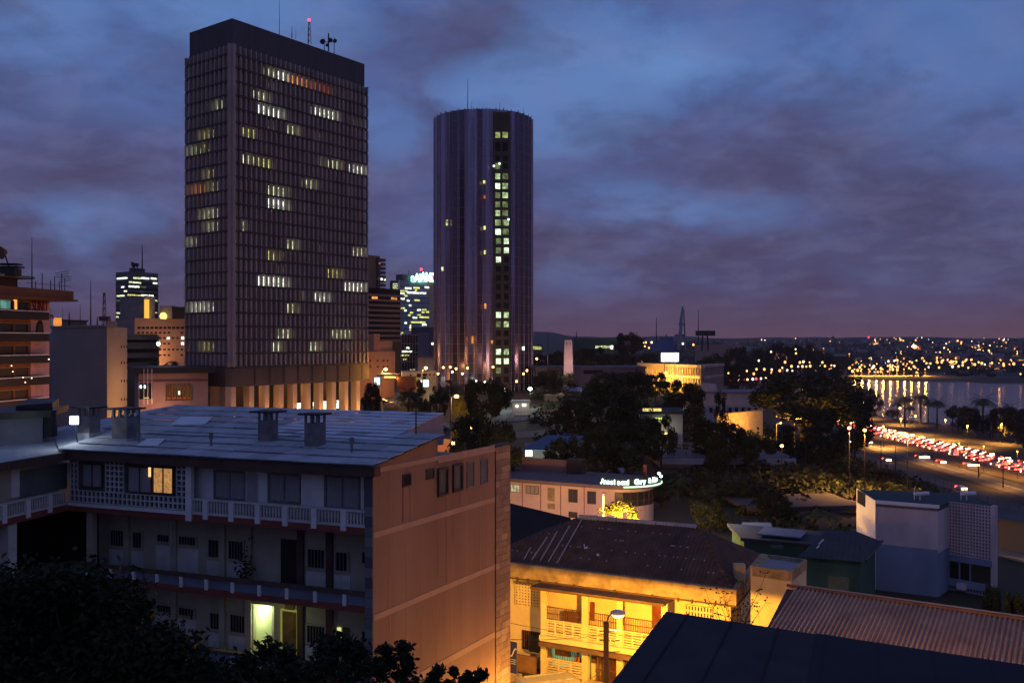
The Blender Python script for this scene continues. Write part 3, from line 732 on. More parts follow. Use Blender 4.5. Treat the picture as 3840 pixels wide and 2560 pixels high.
# ---- the tall slab tower with concrete fins
dc = 236.0
TC, TR, TL = Vector(XZ(870.8, dc)), Vector(XZ(1366.7, 275.05)), Vector(XZ(711, 247.1)); TB = TL+TR-TC
zcap = CAMZ+(CY-69)/F*dc
T = thing('slab_tower', 'tallest dark slab tower covered in vertical concrete fins and standing on orange lit columns', 'tower', (TC.x, TC.y, 0))
PR_, PL_ = through(TC, TR), through(TC, TL); LR, LL = (TR-TC).length, (TL-TC).length
def ins(P, o):
    L, C, R, B = P; u = (R-C).normalized(); v = (L-C).normalized()
    return [L+u*o-v*o, C+u*o+v*o, R-u*o+v*o, B-u*o-v*o]
QQ = (TL, TC, TR, TB)
FO = 1.35; PRo, PLo = PR_.inset(-FO), PL_.inset(-FO)
zf1 = PRo.z(z2.x(430), z2.y(290)); zf0 = zz(PRo, z3(480, 1187)); NF = 23; fh = (zf1-1.1-zf0)/NF
MB().prism([tuple(q) for q in QQ], zf1-3.2, zcap).build('cap', M_cap, T)
m = MB()
for p, n, ll in ((PR_, 60, LR), (PL_, 24, LL)):
    for i in range(n): q = ll*(i+.5)/n; m.pb(p, q-.10, q+.10, zf1-1, zcap-.1, 0, .10)
m.build('cap_rib', M_cap, T)
MB().prism([tuple(q) for q in QQ], zf0-1, zf1-3.201).build('curtain_wall', M_glassd, T)
# floor edges
m = MB()
cxo = [TL-PR_.d*FO*0-PL_.d*(-FO)*0, TC, TR, TB]
for j in range(NF+1):
    z = zf0+fh*j; m.pb(PR_, .0, LR, z-.23, z+.23, .01, FO-.12); m.pb(PL_, .0, LL, z-.23, z+.23, .01, FO-.12)
m.build('floor_edge', mat('floor_edge', (.09, .08, .08), c2=(.06, .05, .05), scale=.3), T)
m = MB(); nR, nL = 29, 10
def fins(mb, p, ll, n, w, o0, o1, top, rnd, half=False):
    for i in range(n+(0 if half else 1)):
        q = ll*(i+(.5 if half else 0))/n
        for j in range(NF):
            z = zf0+fh*j; 
            mb.pb(p, q-w/2, q+w/2, z+.24, z+fh-.24, o0, o1)
            mb.pb(p, q-w*.25, q+w*.25, z-.16, z+.16, o0, o1-.3)
        if top: mb.pb(p, q-w/2, q+w/2, zf0+fh*NF+.16, zf1+1.1, o0*.3, o1)
fins(m, PR_, LR, nR, .36, .56, FO, True, 0); fins(m, PL_, LL, nL, .36, .56, FO, True, 0)
m.build('fin', M_towc, T)
m = MB(); fins(m, PR_, LR, nR, .16, .56, .95, False, 0, half=True); fins(m, PL_, LL, nL, .16, .56, .95, False, 0, half=True)
m.build('thin_fin', M_towc, T)
m = MB()
m.pb(PR_, -.9, -.25, zf0, zf1+1.3, .4, FO+.15); m.pb(PL_, -.9, -.25, zf0+.01, zf1+1.31, .4, FO+.15)
m.build('corner_fin', M_towc, T)
rowsR = [(680, 760, 478, 'g'), (760, 860, 505, 'w'), (860, 950, 530, 'o'), (950, 1040, 560, 'o'), (1040, 1110, 590, 'r'), (1110, 1180, 615, 'r'), (1200, 1240, 650, 'd'), (1290, 1322, 670, 'd'), (705, 780, 580, 'd'),
 (600, 705, 660, 'g'), (605, 710, 750, 'w'), (710, 820, 785, 'w'), (1045, 1140, 775, 'w'), (1140, 1235, 808, 'w'), (1340, 1480, 870, 'd'), (690, 755, 880, 'd'), (835, 935, 915, 'g'),
 (485, 610, 935, 'y'), (1045, 1135, 975, 'd'), (510, 560, 1140, 'g'), (590, 720, 1170, 'y'), (1080, 1092, 1150, 'g'), (1115, 1128, 1165, 'g'), (1175, 1265, 1190, 'g'), (1340, 1485, 1225, 'w'), (1150, 1165, 1085, 'd'),
 (975, 1070, 1330, 'g'), (1320, 1360, 1390, 'd'), (690, 855, 1380, 'g'), (690, 855, 1490, 'w')]
rowsR3 = [(490, 520, 82, 'g'), (835, 930, 228, 'g'), (1085, 1140, 252, 'd'), (1345, 1450, 288, 'g'), (690, 785, 312, 'y'), (795, 850, 325, 'd'), (785, 830, 412, 'd'), (1170, 1270, 452, 'y'), (1285, 1380, 552, 'w'), (1380, 1485, 572, 'w'),
 (615, 850, 512, 'w'), (945, 958, 620, 'g'), (1050, 1170, 638, 'w'), (840, 930, 718, 'g'), (770, 870, 918, 'g'), (1185, 1345, 925, 'g'), (730, 800, 1008, 'g'), (1020, 1105, 1008, 'g'), (1285, 1295, 1020, 'g'), (1318, 1370, 1005, 'd')]
rowsL = [(270, 300, 740, 'd'), (320, 370, 733, 'g'), (200, 300, 955, 'y'), (85, 200, 1088, 'g'), (222, 270, 1062, 'y'), (240, 300, 1258, 'y'), (82, 240, 1378, 'o'), (258, 340, 1352, 'y'), (200, 340, 1545, 'g')]
rowsL3 = [(250, 340, 98, 'g'), (92, 180, 228, 'g'), (120, 310, 715, 'w'), (210, 310, 1012, 'y')]
WM = dict(g=W_g, y=W_y, w=W_w, o=W_o, r=W_r, d=W_d)
for rows, p, zm in ((rowsR, PR_, z2), (rowsR3, PR_, z3), (rowsL, PL_, z2), (rowsL3, PL_, z3)):
    for x0, x1, yc, c in rows:
        a, b = sorted((p.s(zm.x(x0)), p.s(zm.x(x1)))); zc_ = zz(p, ((zm.x(x0)+zm.x(x1))/2, zm.y(yc)))
        j = round((zc_-zf0)/fh-.5); z = zf0+fh*j
        ll = LR if p is PR_ else LL; a, b = max(0, a), min(b, ll)
        MB().pb(p, a, b, z+.42, z+fh-.62, .0, .05).build('lit_window', WM[c], T)
# collar and columns
zc1 = zf0; zc0 = zz(PR_, z3(480, 1338))
oc = [q for q in QQ]
CO = ins(QQ, -1.0)
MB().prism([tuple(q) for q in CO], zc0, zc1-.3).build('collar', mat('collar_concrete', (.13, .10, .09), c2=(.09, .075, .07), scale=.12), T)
pcR, pcL = through(CO[1], CO[2]), through(CO[1], CO[0])
for x in (610, 725, 835, 945, 1055, 1155, 1255, 1345, 1440): q = pcR.s(z3.x(x)); MB().pb(pcR, q-.25, q+.25, zc0+.4, zc1-.4, -.02, .08).build('collar_joint', mat('joint_dark', (.05, .035, .03)), T)
M_col = mat('column_concrete', (.58, .46, .34), c2=(.50, .39, .29), scale=.2)
for x0, x1 in ((430, 482), (572, 602), (690, 716), (803, 830), (908, 934), (1014, 1040), (1112, 1140), (1212, 1238), (1308, 1334), (1400, 1426)):
    a, b = pcR.s(z3.x(x0)), pcR.s(z3.x(x1)); MB().pb(pcR, a, a+1.45, 0, zc0-.01, -2.4, -.15).build('column', M_col, T)
for x0 in (205, 245, 345):
    a = pcL.s(z3.x(x0)); MB().pb(pcL, a-.7, a+.7, 0, zc0-.01, -3.2, -.2).build('column', M_col, T)
ci = ins(QQ, 5.0)
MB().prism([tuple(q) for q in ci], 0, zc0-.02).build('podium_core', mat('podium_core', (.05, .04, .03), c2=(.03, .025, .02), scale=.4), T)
pci = through(ci[1], ci[2])
for x0, x1, y0, y1_ in ((1060, 1080, 1498, 1516), (930, 975, 1502, 1512), (1140, 1175, 1490, 1515), (1240, 1262, 1480, 1520)):
    a, b = pci.s(z3.x(x0)), pci.s(z3.x(x1)); MB().pb(pci, a, b, 3.0, 5.2, 0, .05).build('lobby_window', W_w, T)
for s_ in (3, 12, 21, 30, 39, 46):
    p_ = pcR.pt(s_, 1.2, 3.0+(s_ % 2)); point('forecourt_uplight', (p_.x, p_.y, 2.0), 300, (1., .42, .1), .4, parent=T)
for s_ in (10, 24, 38):
    p_ = pcR.pt(s_, 1.2, -4.2); point('colonnade_light', (p_.x, p_.y, zc0-1.5), 60, (1., .5, .16), .3, parent=T)
p_ = pcL.pt(10, 1.2, 4.0); point('forecourt_uplight', (p_.x, p_.y, 3.0), 300, (1., .42, .1), .4, parent=T)
# roof masts
def mast(name, label, x, yt, yb, d, r=.12, red=False, lattice=False, group=None, cat='mast', z0=None, grp=None):
    a, b = W(x, yb, d), W(x, yt, d)
    if z0 is not None: a.z = z0
    t = thing(name, label, cat, a, group); m = MB()
    if lattice:
        h = b.z-a.z; w = r*2.2; n = max(4, int(h/(w*2.5)))
        for k in range(3):
            an = k*2.094; ox, oy = math.cos(an)*w, math.sin(an)*w; m.tube((a.x+ox, a.y+oy, a.z), (b.x+ox*.4, b.y+oy*.4, b.z), r*.3, n=4)
            for j in range(n):
                f0, f1 = j/n, (j+1)/n; an2 = an+2.094; ox2, oy2 = math.cos(an2)*w, math.sin(an2)*w; k0, k1 = 1-.6*f0, 1-.6*f1
                m.tube((a.x+ox*k0, a.y+oy*k0, a.z+h*f0), (a.x+ox2*k1, a.y+oy2*k1, a.z+h*f1), r*.18, n=3)
    else: m.tube(a, b, r, r*.35, 6)
    m.build('pole', M_black, t)
    if red: MB().ball(b+Vector((0, 0, r)), red if not isinstance(red, bool) else r*2, 8).build('warning_light', M_redl, t)
    return t
mast('roof_mast', 'thin whip mast rising from the slab tower roof, the leftmost there', z2.x(800), -30, z2.y(185), 262, .10)
mast('roof_mast', 'short twin-pronged aerial between the whip mast and red lit mast on the slab tower', z2.x(897), z2.y(125), z2.y(212), 266, .16)
mast('roof_mast', 'very thin short aerial just right of the twin-pronged one on the slab tower', z2.x(927), z2.y(140), z2.y(222), 267, .07)
mast('roof_mast', 'lattice mast with a red warning light on top of the slab tower', z2.x(1030), z2.y(82), z2.y(262), 268, .26, red=.42, lattice=True)
an = thing('antenna_cluster', 'cluster of dark dish antennas at the right end of the slab tower roof', 'antenna', W(z2.x(1180), z2.y(315), 272))
c = WL[an.name]; m = MB(); m.tube(c, c+Vector((0, 0, 5)), .2).tube(c+Vector((-1.2, 0, -1)), c+Vector((-1.2, 0, 3.6)), .1).tube(c+Vector((1.6, 0, -1)), c+Vector((1.6, 0, 3.8)), .1).tube(c+Vector((-1.2, 0, 2.6)), c+Vector((1.6, 0, 2.6)), .1); m.build('frame', M_black, an)
for dx, dz, r in ((-1.6, 2.6, .8), (.6, 3.0, .7), (1.9, 2.8, .6), (-.3, 1.6, .5)): MB().tube(c+Vector((dx, -.4, dz)), c+Vector((dx, .2, dz)), r, r*.3, 10).build('dish', M_black, an)

# ---- the pleated glass tower
dC = 367.0; R0 = 18.6; cc = Vector(XZ(1812, dC)); zt0 = CAMZ+(CY-452)/F*dC; zb0 = gz(cc.x, cc.y)-1
G = thing('glass_tower', 'round purple glass tower with pleated walls and a column of lit windows', 'tower', (cc.x, cc.y, zb0))
M_gt = mat('mirror_glass', (.30, .25, .33), rough=.17, metal=.8, spec=.5)
t = M_gt.node_tree; b = t.nodes['Principled BSDF']; bk = t.nodes.new('ShaderNodeTexNoise'); bk.inputs['Scale'].default_value = .6; bk.inputs['Detail'].default_value = 2
mp = t.nodes['Mapping']; mp.inputs['Scale'].default_value = (1, 1, .05); t.links.new(mp.outputs[0], bk.inputs['Vector'])
rr = t.nodes.new('ShaderNodeValToRGB'); t.links.new(bk.outputs['Fac'], rr.inputs[0]); rr.color_ramp.elements[0].position = .35; rr.color_ramp.elements[1].position = .65
rr.color_ramp.elements[0].color = (.15, .115, .15, 1); rr.color_ramp.elements[1].color = (.34, .29, .40, 1); t.links.new(rr.outputs[0], b.inputs['Base Color'])
M_gt2 = mat('mirror_glass_dark', (.12, .09, .12), rough=.2, metal=.8); M_gt3 = mat('mirror_glass_lilac', (.34, .29, .38), rough=.24, metal=.7)
rn = random.Random(5); NP = 72; pts = []; mi = []
aw = math.radians(-90)   # facing the viewer
for i in range(NP):
    a0 = 2*math.pi*i/NP; r = R0*(1+(.020 if i % 2 else -.020)+rn.uniform(-.012, .012)); a0 += rn.uniform(-.02, .02)
    pts.append((cc.x+math.cos(a0)*r, cc.y+math.sin(a0)*r))
m = MB(); n = NP; vs = [(x, y, zb0) for x, y in pts]+[(x, y, zt0) for x, y in pts]
for i in range(n): m.add([vs[i], vs[(i+1) % n], vs[n+(i+1) % n], vs[n+i]], [(0, 1, 2, 3)], rn.choice((0, 0, 0, 1, 1, 2)))
m.add(vs[n:], [tuple(range(n))], 1); m.build('pleated_wall', [M_gt, M_gt2, M_gt3], G)
m = MB()
for i in range(n):
    a, b = Vector(pts[i]), Vector(pts[(i+1) % n])
    if (a+b).y/2 > cc.y+3: continue
    m.tube((*a, zb0), (*a, zt0+.5), .13 if i % 3 else .2, n=4)
for j in range(29):
    z = zb0+4+j*3.55
    if z > zt0-2: break
    for i in range(n):
        a, b = Vector(pts[i]), Vector(pts[(i+1) % n])
        if (a+b).y/2 > cc.y+3: continue
        nrm = (b-a).orthogonal().normalized(); 
        if nrm.dot((a+b)/2-cc) < 0: nrm = -nrm
        m.para((*a, z), (*(b-a), 0), (*(nrm*.05), 0), (0, 0, .09))
m.build('glazing_grid', mat('mullion', (.26, .22, .27), rough=.4, metal=.6), G)
# buttress panel on the left edge
q = Vector(XZ(1640, dC-2)); zt1 = CAMZ+(CY-467)/F*dC
MB().prism([(q.x-1.2, q.y), (q.x+1.2, q.y-.8), (q.x+1.6, q.y+3), (q.x-1.2, q.y+3.4)], zb0, zt1).build('edge_panel', mat('edge_panel', (.20, .13, .16), rough=.3, metal=.5), G)
# window column
wl_, wr_ = XZ(1850, dC-R0-.6), XZ(1911, dC-R0+.6); PC = through(wl_, wr_)
M_wc = mat('window_column_wall', (.10, .085, .065), c2=(.07, .06, .05), scale=.3)
sW = PC.s(1911); MB().pb(PC, 0, sW, zb0, zt0-1.2, -4, 0).build('window_column', M_wc, G)
st = {0: 'W', 1: 'D', 2: 'D', 3: 'L', 4: 'GG', 5: 'GG', 6: 'gg', 7: 'gG', 8: 'Gg', 9: 'GG', 10: 'GG', 11: 'gG', 12: 'GG', 13: 'Gg'}
rows5 = [(540, 'ww'), (655, 'DD'), (770, 'DD'), (845, 'gD'), (945, 'Gg'), (1040, 'WG'), (1130, 'gG'), (1220, 'gg'), (1305, 'Gg'), (1398, 'Gg'), (1487, 'Wg')]
rows4 = [(-10, 'gG'), (65, 'Wg'), (140, 'gW'), (215, 'gW'), (290, 'Wx'), (365, 'DD'), (440, 'DD'), (515, 'DD'), (590, 'DD'), (665, 'DD'), (742, 'WG'), (818, 'gG'), (892, 'DD'), (967, 'DD'), (1043, 'WG'), (1119, 'WW'), (1195, 'gD'), (1268, 'DD')]
wmats = {'W': emat('tower_window_bright', lin((215, 240, 200)), 1.5, .5, .8), 'G': emat('tower_window', lin((180, 205, 150)), .9, .6, .8), 'g': emat('tower_window_dim', lin((120, 135, 90)), .6, .6, .8), 'y': W_r, 'w': emat('tower_window_top', lin((150, 160, 100)), .9, .5, .8), 'D': M_dark, 'x': M_dark}
for zm, rows, xa in ((z5, rows5, ((778, 824), (848, 900))), (z4, rows4, ((1133, 1172), (1197, 1236)))):
    for yc, cs in rows:
        hh = (28 if zm is z5 else 23) if cs != 'DD' or yc not in (655,) else 45
        for (x0, x1), c_ in zip(xa, cs): patch(G, PC, *zm.r(x0, yc-hh, x1, yc+hh), wmats[c_], o0=-.05, o1=.05, name='window')
for x, y in ((z5.x(817), z5.y(822)), (z5.x(905), z5.y(1368)), (z5.x(762), z5.y(845))):
    p_ = PC.pt(PC.s(x), PC.z(x, y), .3); MB().ball(p_, .42, 8).build('flood_lamp', emat('tower_flood', (.8, 1., .85), 2.2), G)
# slots of light between the pleats
for zm, x, y0, y1_, c_ in ((z5, 303, 1370, 1425, 'y'), (z5, 668, 985, 1015, 'y'), (z5, 672, 1130, 1160, 'r'), (z5, 672, 1430, 1465, 'y'), (z4, 695, 350, 385, 'g'), (z4, 1045, 650, 690, 'o'), (z4, 1042, 215, 245, 'y'), (z4, 940, 915, 975, 'o'), (z4, 895, 920, 950, 'r'), (z4, 1100, 950, 975, 'o'), (z4, 1358, 1000, 1030, 'w')):
    x_, ya, yb = zm.x(x), zm.y(y0), zm.y(y1_); r_ = (x_-1812)/F*dC; yy = cc.y-math.sqrt(max(0, (R0*1.04)**2-r_*r_))
    p_ = W(x_, (ya+yb)/2, yy-.3); h_ = (yb-ya)/F*yy; MB().box(p_.x-.35, p_.x+.35, p_.y, p_.y+.5, p_.z-h_/2, p_.z+h_/2).build('lit_window', WM[c_], G)
for dx, dy, h_, r_ in ((-6.5, -4, 3.2, 1.2), (-2, -8, 2, .1), (1, -9, 2.5, .08), (6.5, -10, 4.2, .1), (8, -9, 3, .1), (13, -6, 2.5, .08), (15.3, -3, 4, .08)):
    MB().tube((cc.x+dx, cc.y+dy, zt0-.5), (cc.x+dx, cc.y+dy, zt0+h_), r_, r_*.8, 6).build('roof_aerial' if r_ < 1 else 'plant_box', M_black, G)
mast('roof_mast', 'tall thin mast on the roof of the round glass tower', z5.x(507), z5.y(-10), z5.y(310), 362, .16)
mast('roof_mast', 'short mast beside the tall one on the round glass tower', z5.x(547), z5.y(205), z5.y(318), 362, .12)

# ---- office block with a banner, left edge
M_ochre = mat('ochre_render', (.26, .10, .045), c2=(.19, .075, .035), scale=.3)
oC = Vector(XZ(185, 140)); PO = PL(oC, (-.18, -.984))
O_ = thing('banner_block', 'ochre office block with dark balconies and a tall pink advertising banner', 'building', (oC.x-8, oC.y-8, 0))
zo = PO.z(z1.x(380), z1.y(590)); n_ = Vector((-PO.n.x, -PO.n.y))
e0, e1 = oC, oC+PO.d*26
MB().prism([tuple(e0), tuple(e1), tuple(e1+n_*16), tuple(e0+n_*16)], -1, zo).build('wall', M_ochre, O_)
zr0, zr1 = PO.z(z1.x(385), z1.y(580)), PO.z(z1.x(460), z1.y(522))
q0 = Vector(XZ(z1.x(462), 138)); 
MB().pb(PO, -2.2, 26, zr0, zr1, -17, 2.4).pb(PO, -2.8, 26, zr0-.3, zr0-.01, -17, 2.7).build('roof_slab', mat('roof_band', (.17, .075, .04), c2=(.12, .05, .03), scale=.4), O_)
MB().pb(PO, 3.5, 24, zr1, PO.z(0, z1.y(395)), -12, -2.5).build('penthouse', M_ochre, O_)
MB().pb(PO, 1.2, 25, PO.z(0, z1.y(395)), PO.z(0, z1.y(372)), -13, -1.5).build('penthouse_roof', M_conc, O_)
M_bal = mat('brown_parapet', (.020, .016, .015), rough=.5)
sB0 = PO.s(z1.x(318)); z_b = [(z1.x(160), z1.y(q)) for q in (676, 838, 1004, 1172, 1344, 1510)]
fl_h = 3.07; zB0 = PO.z(*z_b[0])
for k in range(9):
    zt_ = zB0-k*fl_h; s0_ = sB0-.0
    m = MB().pb(PO, s0_, 24, zt_-.95, zt_, 1.2, 1.32).pb(PO, s0_, s0_+.12, zt_-.95, zt_, 0, 1.2).pb(PO, s0_, 24, zt_-1.1, zt_-.95, 0, 1.32); o = m.build('balcony', M_bal, O_)
    MB().pb(PO, s0_-.02, 24, zt_+.01, zt_+.12, 1.15, 1.36).build('handrail', M_white, o)
    if k > 0 or True:
        s_a = PO.s(z1.x(232))
        MB().pb(PO, s_a, 24, zt_-.9, zt_+1.45, -.01, .04).build('window_wall', mat('window_wall', (.04, .025, .02), rough=.35), O_)
        MB().pb(PO, s_a, 24, zt_+1.35, zt_+1.46, .02, .14).build('window_head', M_ylwd, O_)
        for x in (100, 215):
            q = PO.s(z1.x(x)); MB().pb(PO, q-.18, q+.18, zt_-.9, zt_+1.35, .02, .2).build('post', M_ochre, O_)
patch(O_, PO, *z1.r(0, 585, 75, 655), emat('teal_window', lin((90, 140, 130)), .8, .4, .8), o0=.05, o1=.1, name='lit_window')
patch(O_, PO, *z1.r(102, 585, 122, 658), W_o, o0=.05, o1=.22, name='wall_lamp')
for x, y in ((20, 1095), (30, 1140), (110, 1185), (128, 1222), (178, 1190), (312, 1045)): patch(O_, PO, *z1.r(x-3, y-4, x+4, y+4), M_whf, o0=1.33, o1=1.38, name='fairy_light')
# banner
zb_t, zb_b = PO.z(z1.x(305), z1.y(612)), 0.5; sa_, sb_ = .12, PO.s(z1.x(234))
bn = MB().pb(PO, sa_, sb_, zb_b, zb_t, 0, .08).build('banner', mat('pink_banner', (.56, .32, .31), c2=(.50, .28, .28), scale=.25), O_)
M_btx = mat('banner_red', (.22, .012, .02))
rd = (-PO.d.x, -PO.d.y)
zt_ = PO.z(z1.x(305), z1.y(692)); wS = sb_-sa_
text('SUNU', 2.55, M_btx, 'lettering', PO.pt(sb_-.25, PO.z(z1.x(248), z1.y(680)), .10), rd, bn, bold=.05, sx=(wS-.5)/7.3*1.0)
text('assurances', 1.05, M_btx, 'lettering', PO.pt(sb_-1.2, PO.z(z1.x(300), z1.y(722)), .10), rd, bn, bold=.02, sx=.82)
def bshape(pts, m_, o, nm):
    mb = MB(); wallpoly(mb, PO, [(PO.s(z1.x(x)), PO.z(z1.x(x), z1.y(y))) for x, y in pts], o-.02, o); return mb.build(nm, m_, bn)
bshape([(268, 860), (275, 800), (280, 765), (292, 748), (306, 742), (320, 752), (328, 780), (332, 830), (334, 872), (322, 868), (318, 830), (286, 832), (282, 870)], mat('print_hair', (.02, .012, .012)), .12, 'printed_hair')
bshape([(284, 830), (284, 790), (292, 772), (306, 768), (318, 778), (320, 812), (312, 832), (300, 838)], mat('print_skin', (.10, .045, .03)), .15, 'printed_face')
bshape([(272, 960), (285, 885), (300, 872), (325, 876), (345, 890), (358, 960), (350, 1000), (352, 1090), (366, 1160), (356, 1192), (344, 1100), (338, 1010), (330, 1180), (328, 1320), (276, 1320), (280, 1150), (262, 1100), (262, 1000)], mat('print_dress', (.40, .25, .26), c2=(.50, .33, .33), scale=.5), .12, 'printed_figure')
point('banner_light', PO.pt(3, 12, 12), 300, (1., .38, .28), .6, parent=O_); point('banner_light', PO.pt(9, 16, 9), 170, (1., .42, .12), .6, parent=O_)
mast('roof_mast', 'tall slim mast with a small box aerial on the roof of the ochre banner block', z1.x(247), z1.y(100), z1.y(505), 137, .10)
sd = thing('satellite_dish', 'reddish satellite dish on a dark stack atop the ochre banner block', 'dish', W(z1.x(72), z1.y(372), 134))
c = WL[sd.name]; MB().box(c.x-1.2, c.x+1.2, c.y-1, c.y+1, c.z-.5, c.z+.5).box(c.x-1.7, c.x+1.7, c.y-1, c.y+1, c.z+.6, c.z+.8).box(c.x-1.6, c.x+1.4, c.y-1, c.y+1, c.z+1., c.z+1.2).tube(c+Vector((0, 0, .5)), c+Vector((-.9, 0, 3.4)), .1).build('stack', M_black, sd)
MB().tube(c+Vector((-1.1, -.2, 2.7)), c+Vector((-.7, .5, 2.9)), .95, .3, 12).build('dish', M_ochre, sd)
ra = thing('roof_aerials', 'tangle of bent aerials and a railing on the ochre banner block roof', 'aerials', PO.pt(0, zr1, 0))
m = MB()
for s_, h_, k_ in ((-1, 1.9, 1), (-.3, 2.6, 1), (.2, 1.3, 0), (2.2, 1.4, 0), (4., 2.3, 0), (5.4, 1.0, 0), (1.3, 2.0, 0)):
    a_ = PO.pt(s_, zr1, 1.8); m.tube(a_, a_+Vector((0, 0, h_)), .06, n=5)
    if k_: 
        for q in range(3): m.tube(a_+Vector((-.9, 0, h_-.3*q)), a_+Vector((1., 0, h_-.3*q+.25)), .045, n=4)
m.tube(PO.pt(-2, zr1+.7, 2.2), PO.pt(8, zr1+.7, 2.2), .04, n=4).build('aerial_frame', M_black, ra)

# ---- blank slab
t, pl, pr, z0, zt_, P_ = block('blank_slab_block', 'windowless grey slab with its right end lit orange beside the banner block', 'building', (193, 178), (400, 165), (476, 173), 1226, mat('slab_grey', (.31, .26, .23), c2=(.24, .205, .185), scale=.08))
M_slb = mat('slab_beige', (.40, .31, .24), c2=(.33, .25, .19), scale=.12)
MB().pb(pr, .02, pr.s(476)-.02, z0, zt_-.02, 0, .06).build('end_wall', M_slb, t)
MB().pb(pl, -.2, pl.s(193)+.2, zt_, zt_+.35, -2, .2).build('coping', M_conc, t)
for y in (948, 1072, 1212, 1355):
    for x in (937, 959, 979): patch(t, pr, *z1.r(x-4, y-9, x+4, y+9), M_dark, o0=.05, o1=.09)
point('wall_light', pr.pt(3, 6.0, 3.0), 420, (1., .48, .12), .3, parent=t)
point('wall_light', pr.pt(4, 14.0, 6.0), 260, (1., .5, .2), .5, parent=t)

# ---- far tower on the left
t, pl, pr, z0, zt_, P_ = block('office_tower', 'distant pale capped office tower with rows of lit windows left of the slab tower', 'tower', (434, 662), (490, 650), (593, 672), 1017, mat('far_concrete', (.18, .17, .16), c2=(.13, .12, .12), scale=.05))
for k in range(15):
    z = zt_-9-k*3.75
    MB().pb(pl, .2, pl.s(434)-.2, z, z+2.1, 0, .1).build('window_band', M_glassd, t); MB().pb(pr, .2, pr.s(593)-.2, z, z+2.1, 0, .1).build('window_band', M_glassd, t)
    MB().pb(pr, -.3, pr.s(593)+.3, z-.5, z, 0, .9).build('sun_shade', M_conc, t)
rws = [(905, 985, 420, 'w'), (1030, 1090, 418, 'g'), (1092, 1152, 420, 'w'), (1165, 1212, 422, 'w'), (995, 1090, 452, 'g'), (1180, 1215, 458, 'w'), (940, 962, 487, 'w'), (995, 1075, 484, 'w'), (1082, 1130, 488, 'd'), (960, 985, 519, 'g'), (1080, 1110, 520, 'd'), (905, 965, 555, 'g'), (985, 1090, 551, 'y'), (1092, 1185, 553, 'w'), (900, 980, 590, 'd'), (1000, 1215, 588, 'y'), (945, 965, 620, 'w'), (940, 965, 654, 'w'), (900, 930, 688, 'g'), (1160, 1215, 687, 'y'), (900, 918, 718, 'g')]
for x0, x1, y, c_ in rws: patch(t, pl if z1.x(x1) < 491 else pr, *z1.r(x0, y-6, x1, y+6), WM[c_], name='lit_window', o0=.1, o1=.2)
MB().prism([tuple(v) for v in ins(P_, 7)], zt_, zt_+3.2).build('plant_room', M_cap, t)
mast('roof_mast', 'slender mast on top of the distant pale capped tower', z1.x(1100), z1.y(165), z1.y(355), 660, .55)
for x in (1040, 1066):
    an = thing('roof_dish', 'dark dish on the pale capped tower, %s of two' % ('left' if x == 1040 else 'right'), 'dish', W(z1.x(x), z1.y(345), 655))
    c = WL[an.name]; MB().tube(c-Vector((0, 0, 2)), c+Vector((0, 0, 2.5)), .3).build('stand', M_black, an); MB().tube(c+Vector((-.6, -1, 2.4)), c+Vector((.5, .3, 3)), 2.4 if x == 1040 else 1.6, .6, 10).build('dish', M_black, an)

# ---- mid-left blocks
yy5 = ZM(400, 1130, .2614)
M_pink = mat('pink_render', (.38, .27, .24), c2=(.29, .20, .18), scale=.08)
t, pl, pr, z0, zt_, P_ = block('flats', 'pinkish block of flats with scattered lit windows behind the low grey offices', 'building', (437, 330), (505, 318), (720, 340), 1192, M_pink)
for row, ys_ in enumerate((375, 450, 525, 605, 690, 770)):
    for x in range(440, 1130, 62):
        if row % 2 == 1 and x > 900 and x < 1000: continue
        w_ = 34 if row else 46
        patch(t, pr, *yy5.r(x, ys_-14, x+w_, ys_+(20 if row == 0 else 12)), M_glassd, o1=.08)
for x, y in ((880, 528), (1085, 525), (1085, 605), (1145, 690)): patch(t, pr, *yy5.r(x-20, y-18, x+20, y+18), W_w if x < 1140 else W_o, o0=.08, o1=.14, name='lit_window')
rt_z = zt_; pth = thing('roof_hut', 'grey flat roofed hut with a lit orange end on top of the pinkish flats', 'hut', W(500, 1190, 326)); c = WL[pth.name]
a_, b_ = W(450, 1190, 326), W(553, 1190, 326)
MB().box(a_.x, b_.x-.8, 326, 334, rt_z, rt_z+7.2).build('wall', M_conc, pth); MB().box(b_.x-.79, b_.x, 325, 333, rt_z, rt_z+7.8).build('end_wall', M_ylw, pth)
pp = W(*yy5(578, 160), 325); MB().box(W(*yy5(545, 0), 325).x, W(*yy5(612, 0), 325).x, 324.6, 324.9, pp.z-3.6, pp.z+4.4).build('lit_panel', emat('lit_orange_panel', (1., .55, .08), 1.0, samp='AUTO'), pth)
t2 = thing('roof_hut', 'small dark hut with a single yellow lamp near the right end of the flats roof', 'hut', W(620, 1190, 330)); a_, b_ = W(600, 0, 330), W(645, 0, 330)
MB().box(a_.x, b_.x, 330, 335, rt_z, rt_z+4.5).build('wall', M_conc, t2); p_ = W(*yy5(812, 212), 329.5); MB().ball(p_, 1.3, 8).build('lamp', emat('yellow_globe', (1., .75, .15), 2.5), t2)
t3 = thing('water_tank', 'dark square tank on the flats roof next to the slab tower', 'tank', W(*yy5(1070, 225), 330)); c = WL[t3.name]; MB().box(c.x-3, c.x+3, c.y, c.y+4, rt_z, rt_z+3.6).build('tank', M_black, t3); MB().box(c.x-3.2, c.x+3.2, c.y-.1, c.y+4.1, rt_z+3.61, rt_z+4.1).build('lid', M_black, t3)
point('street_glow', W(*yy5(1000, 850), 322), 2000, (1., .45, .15), 1., parent=t)
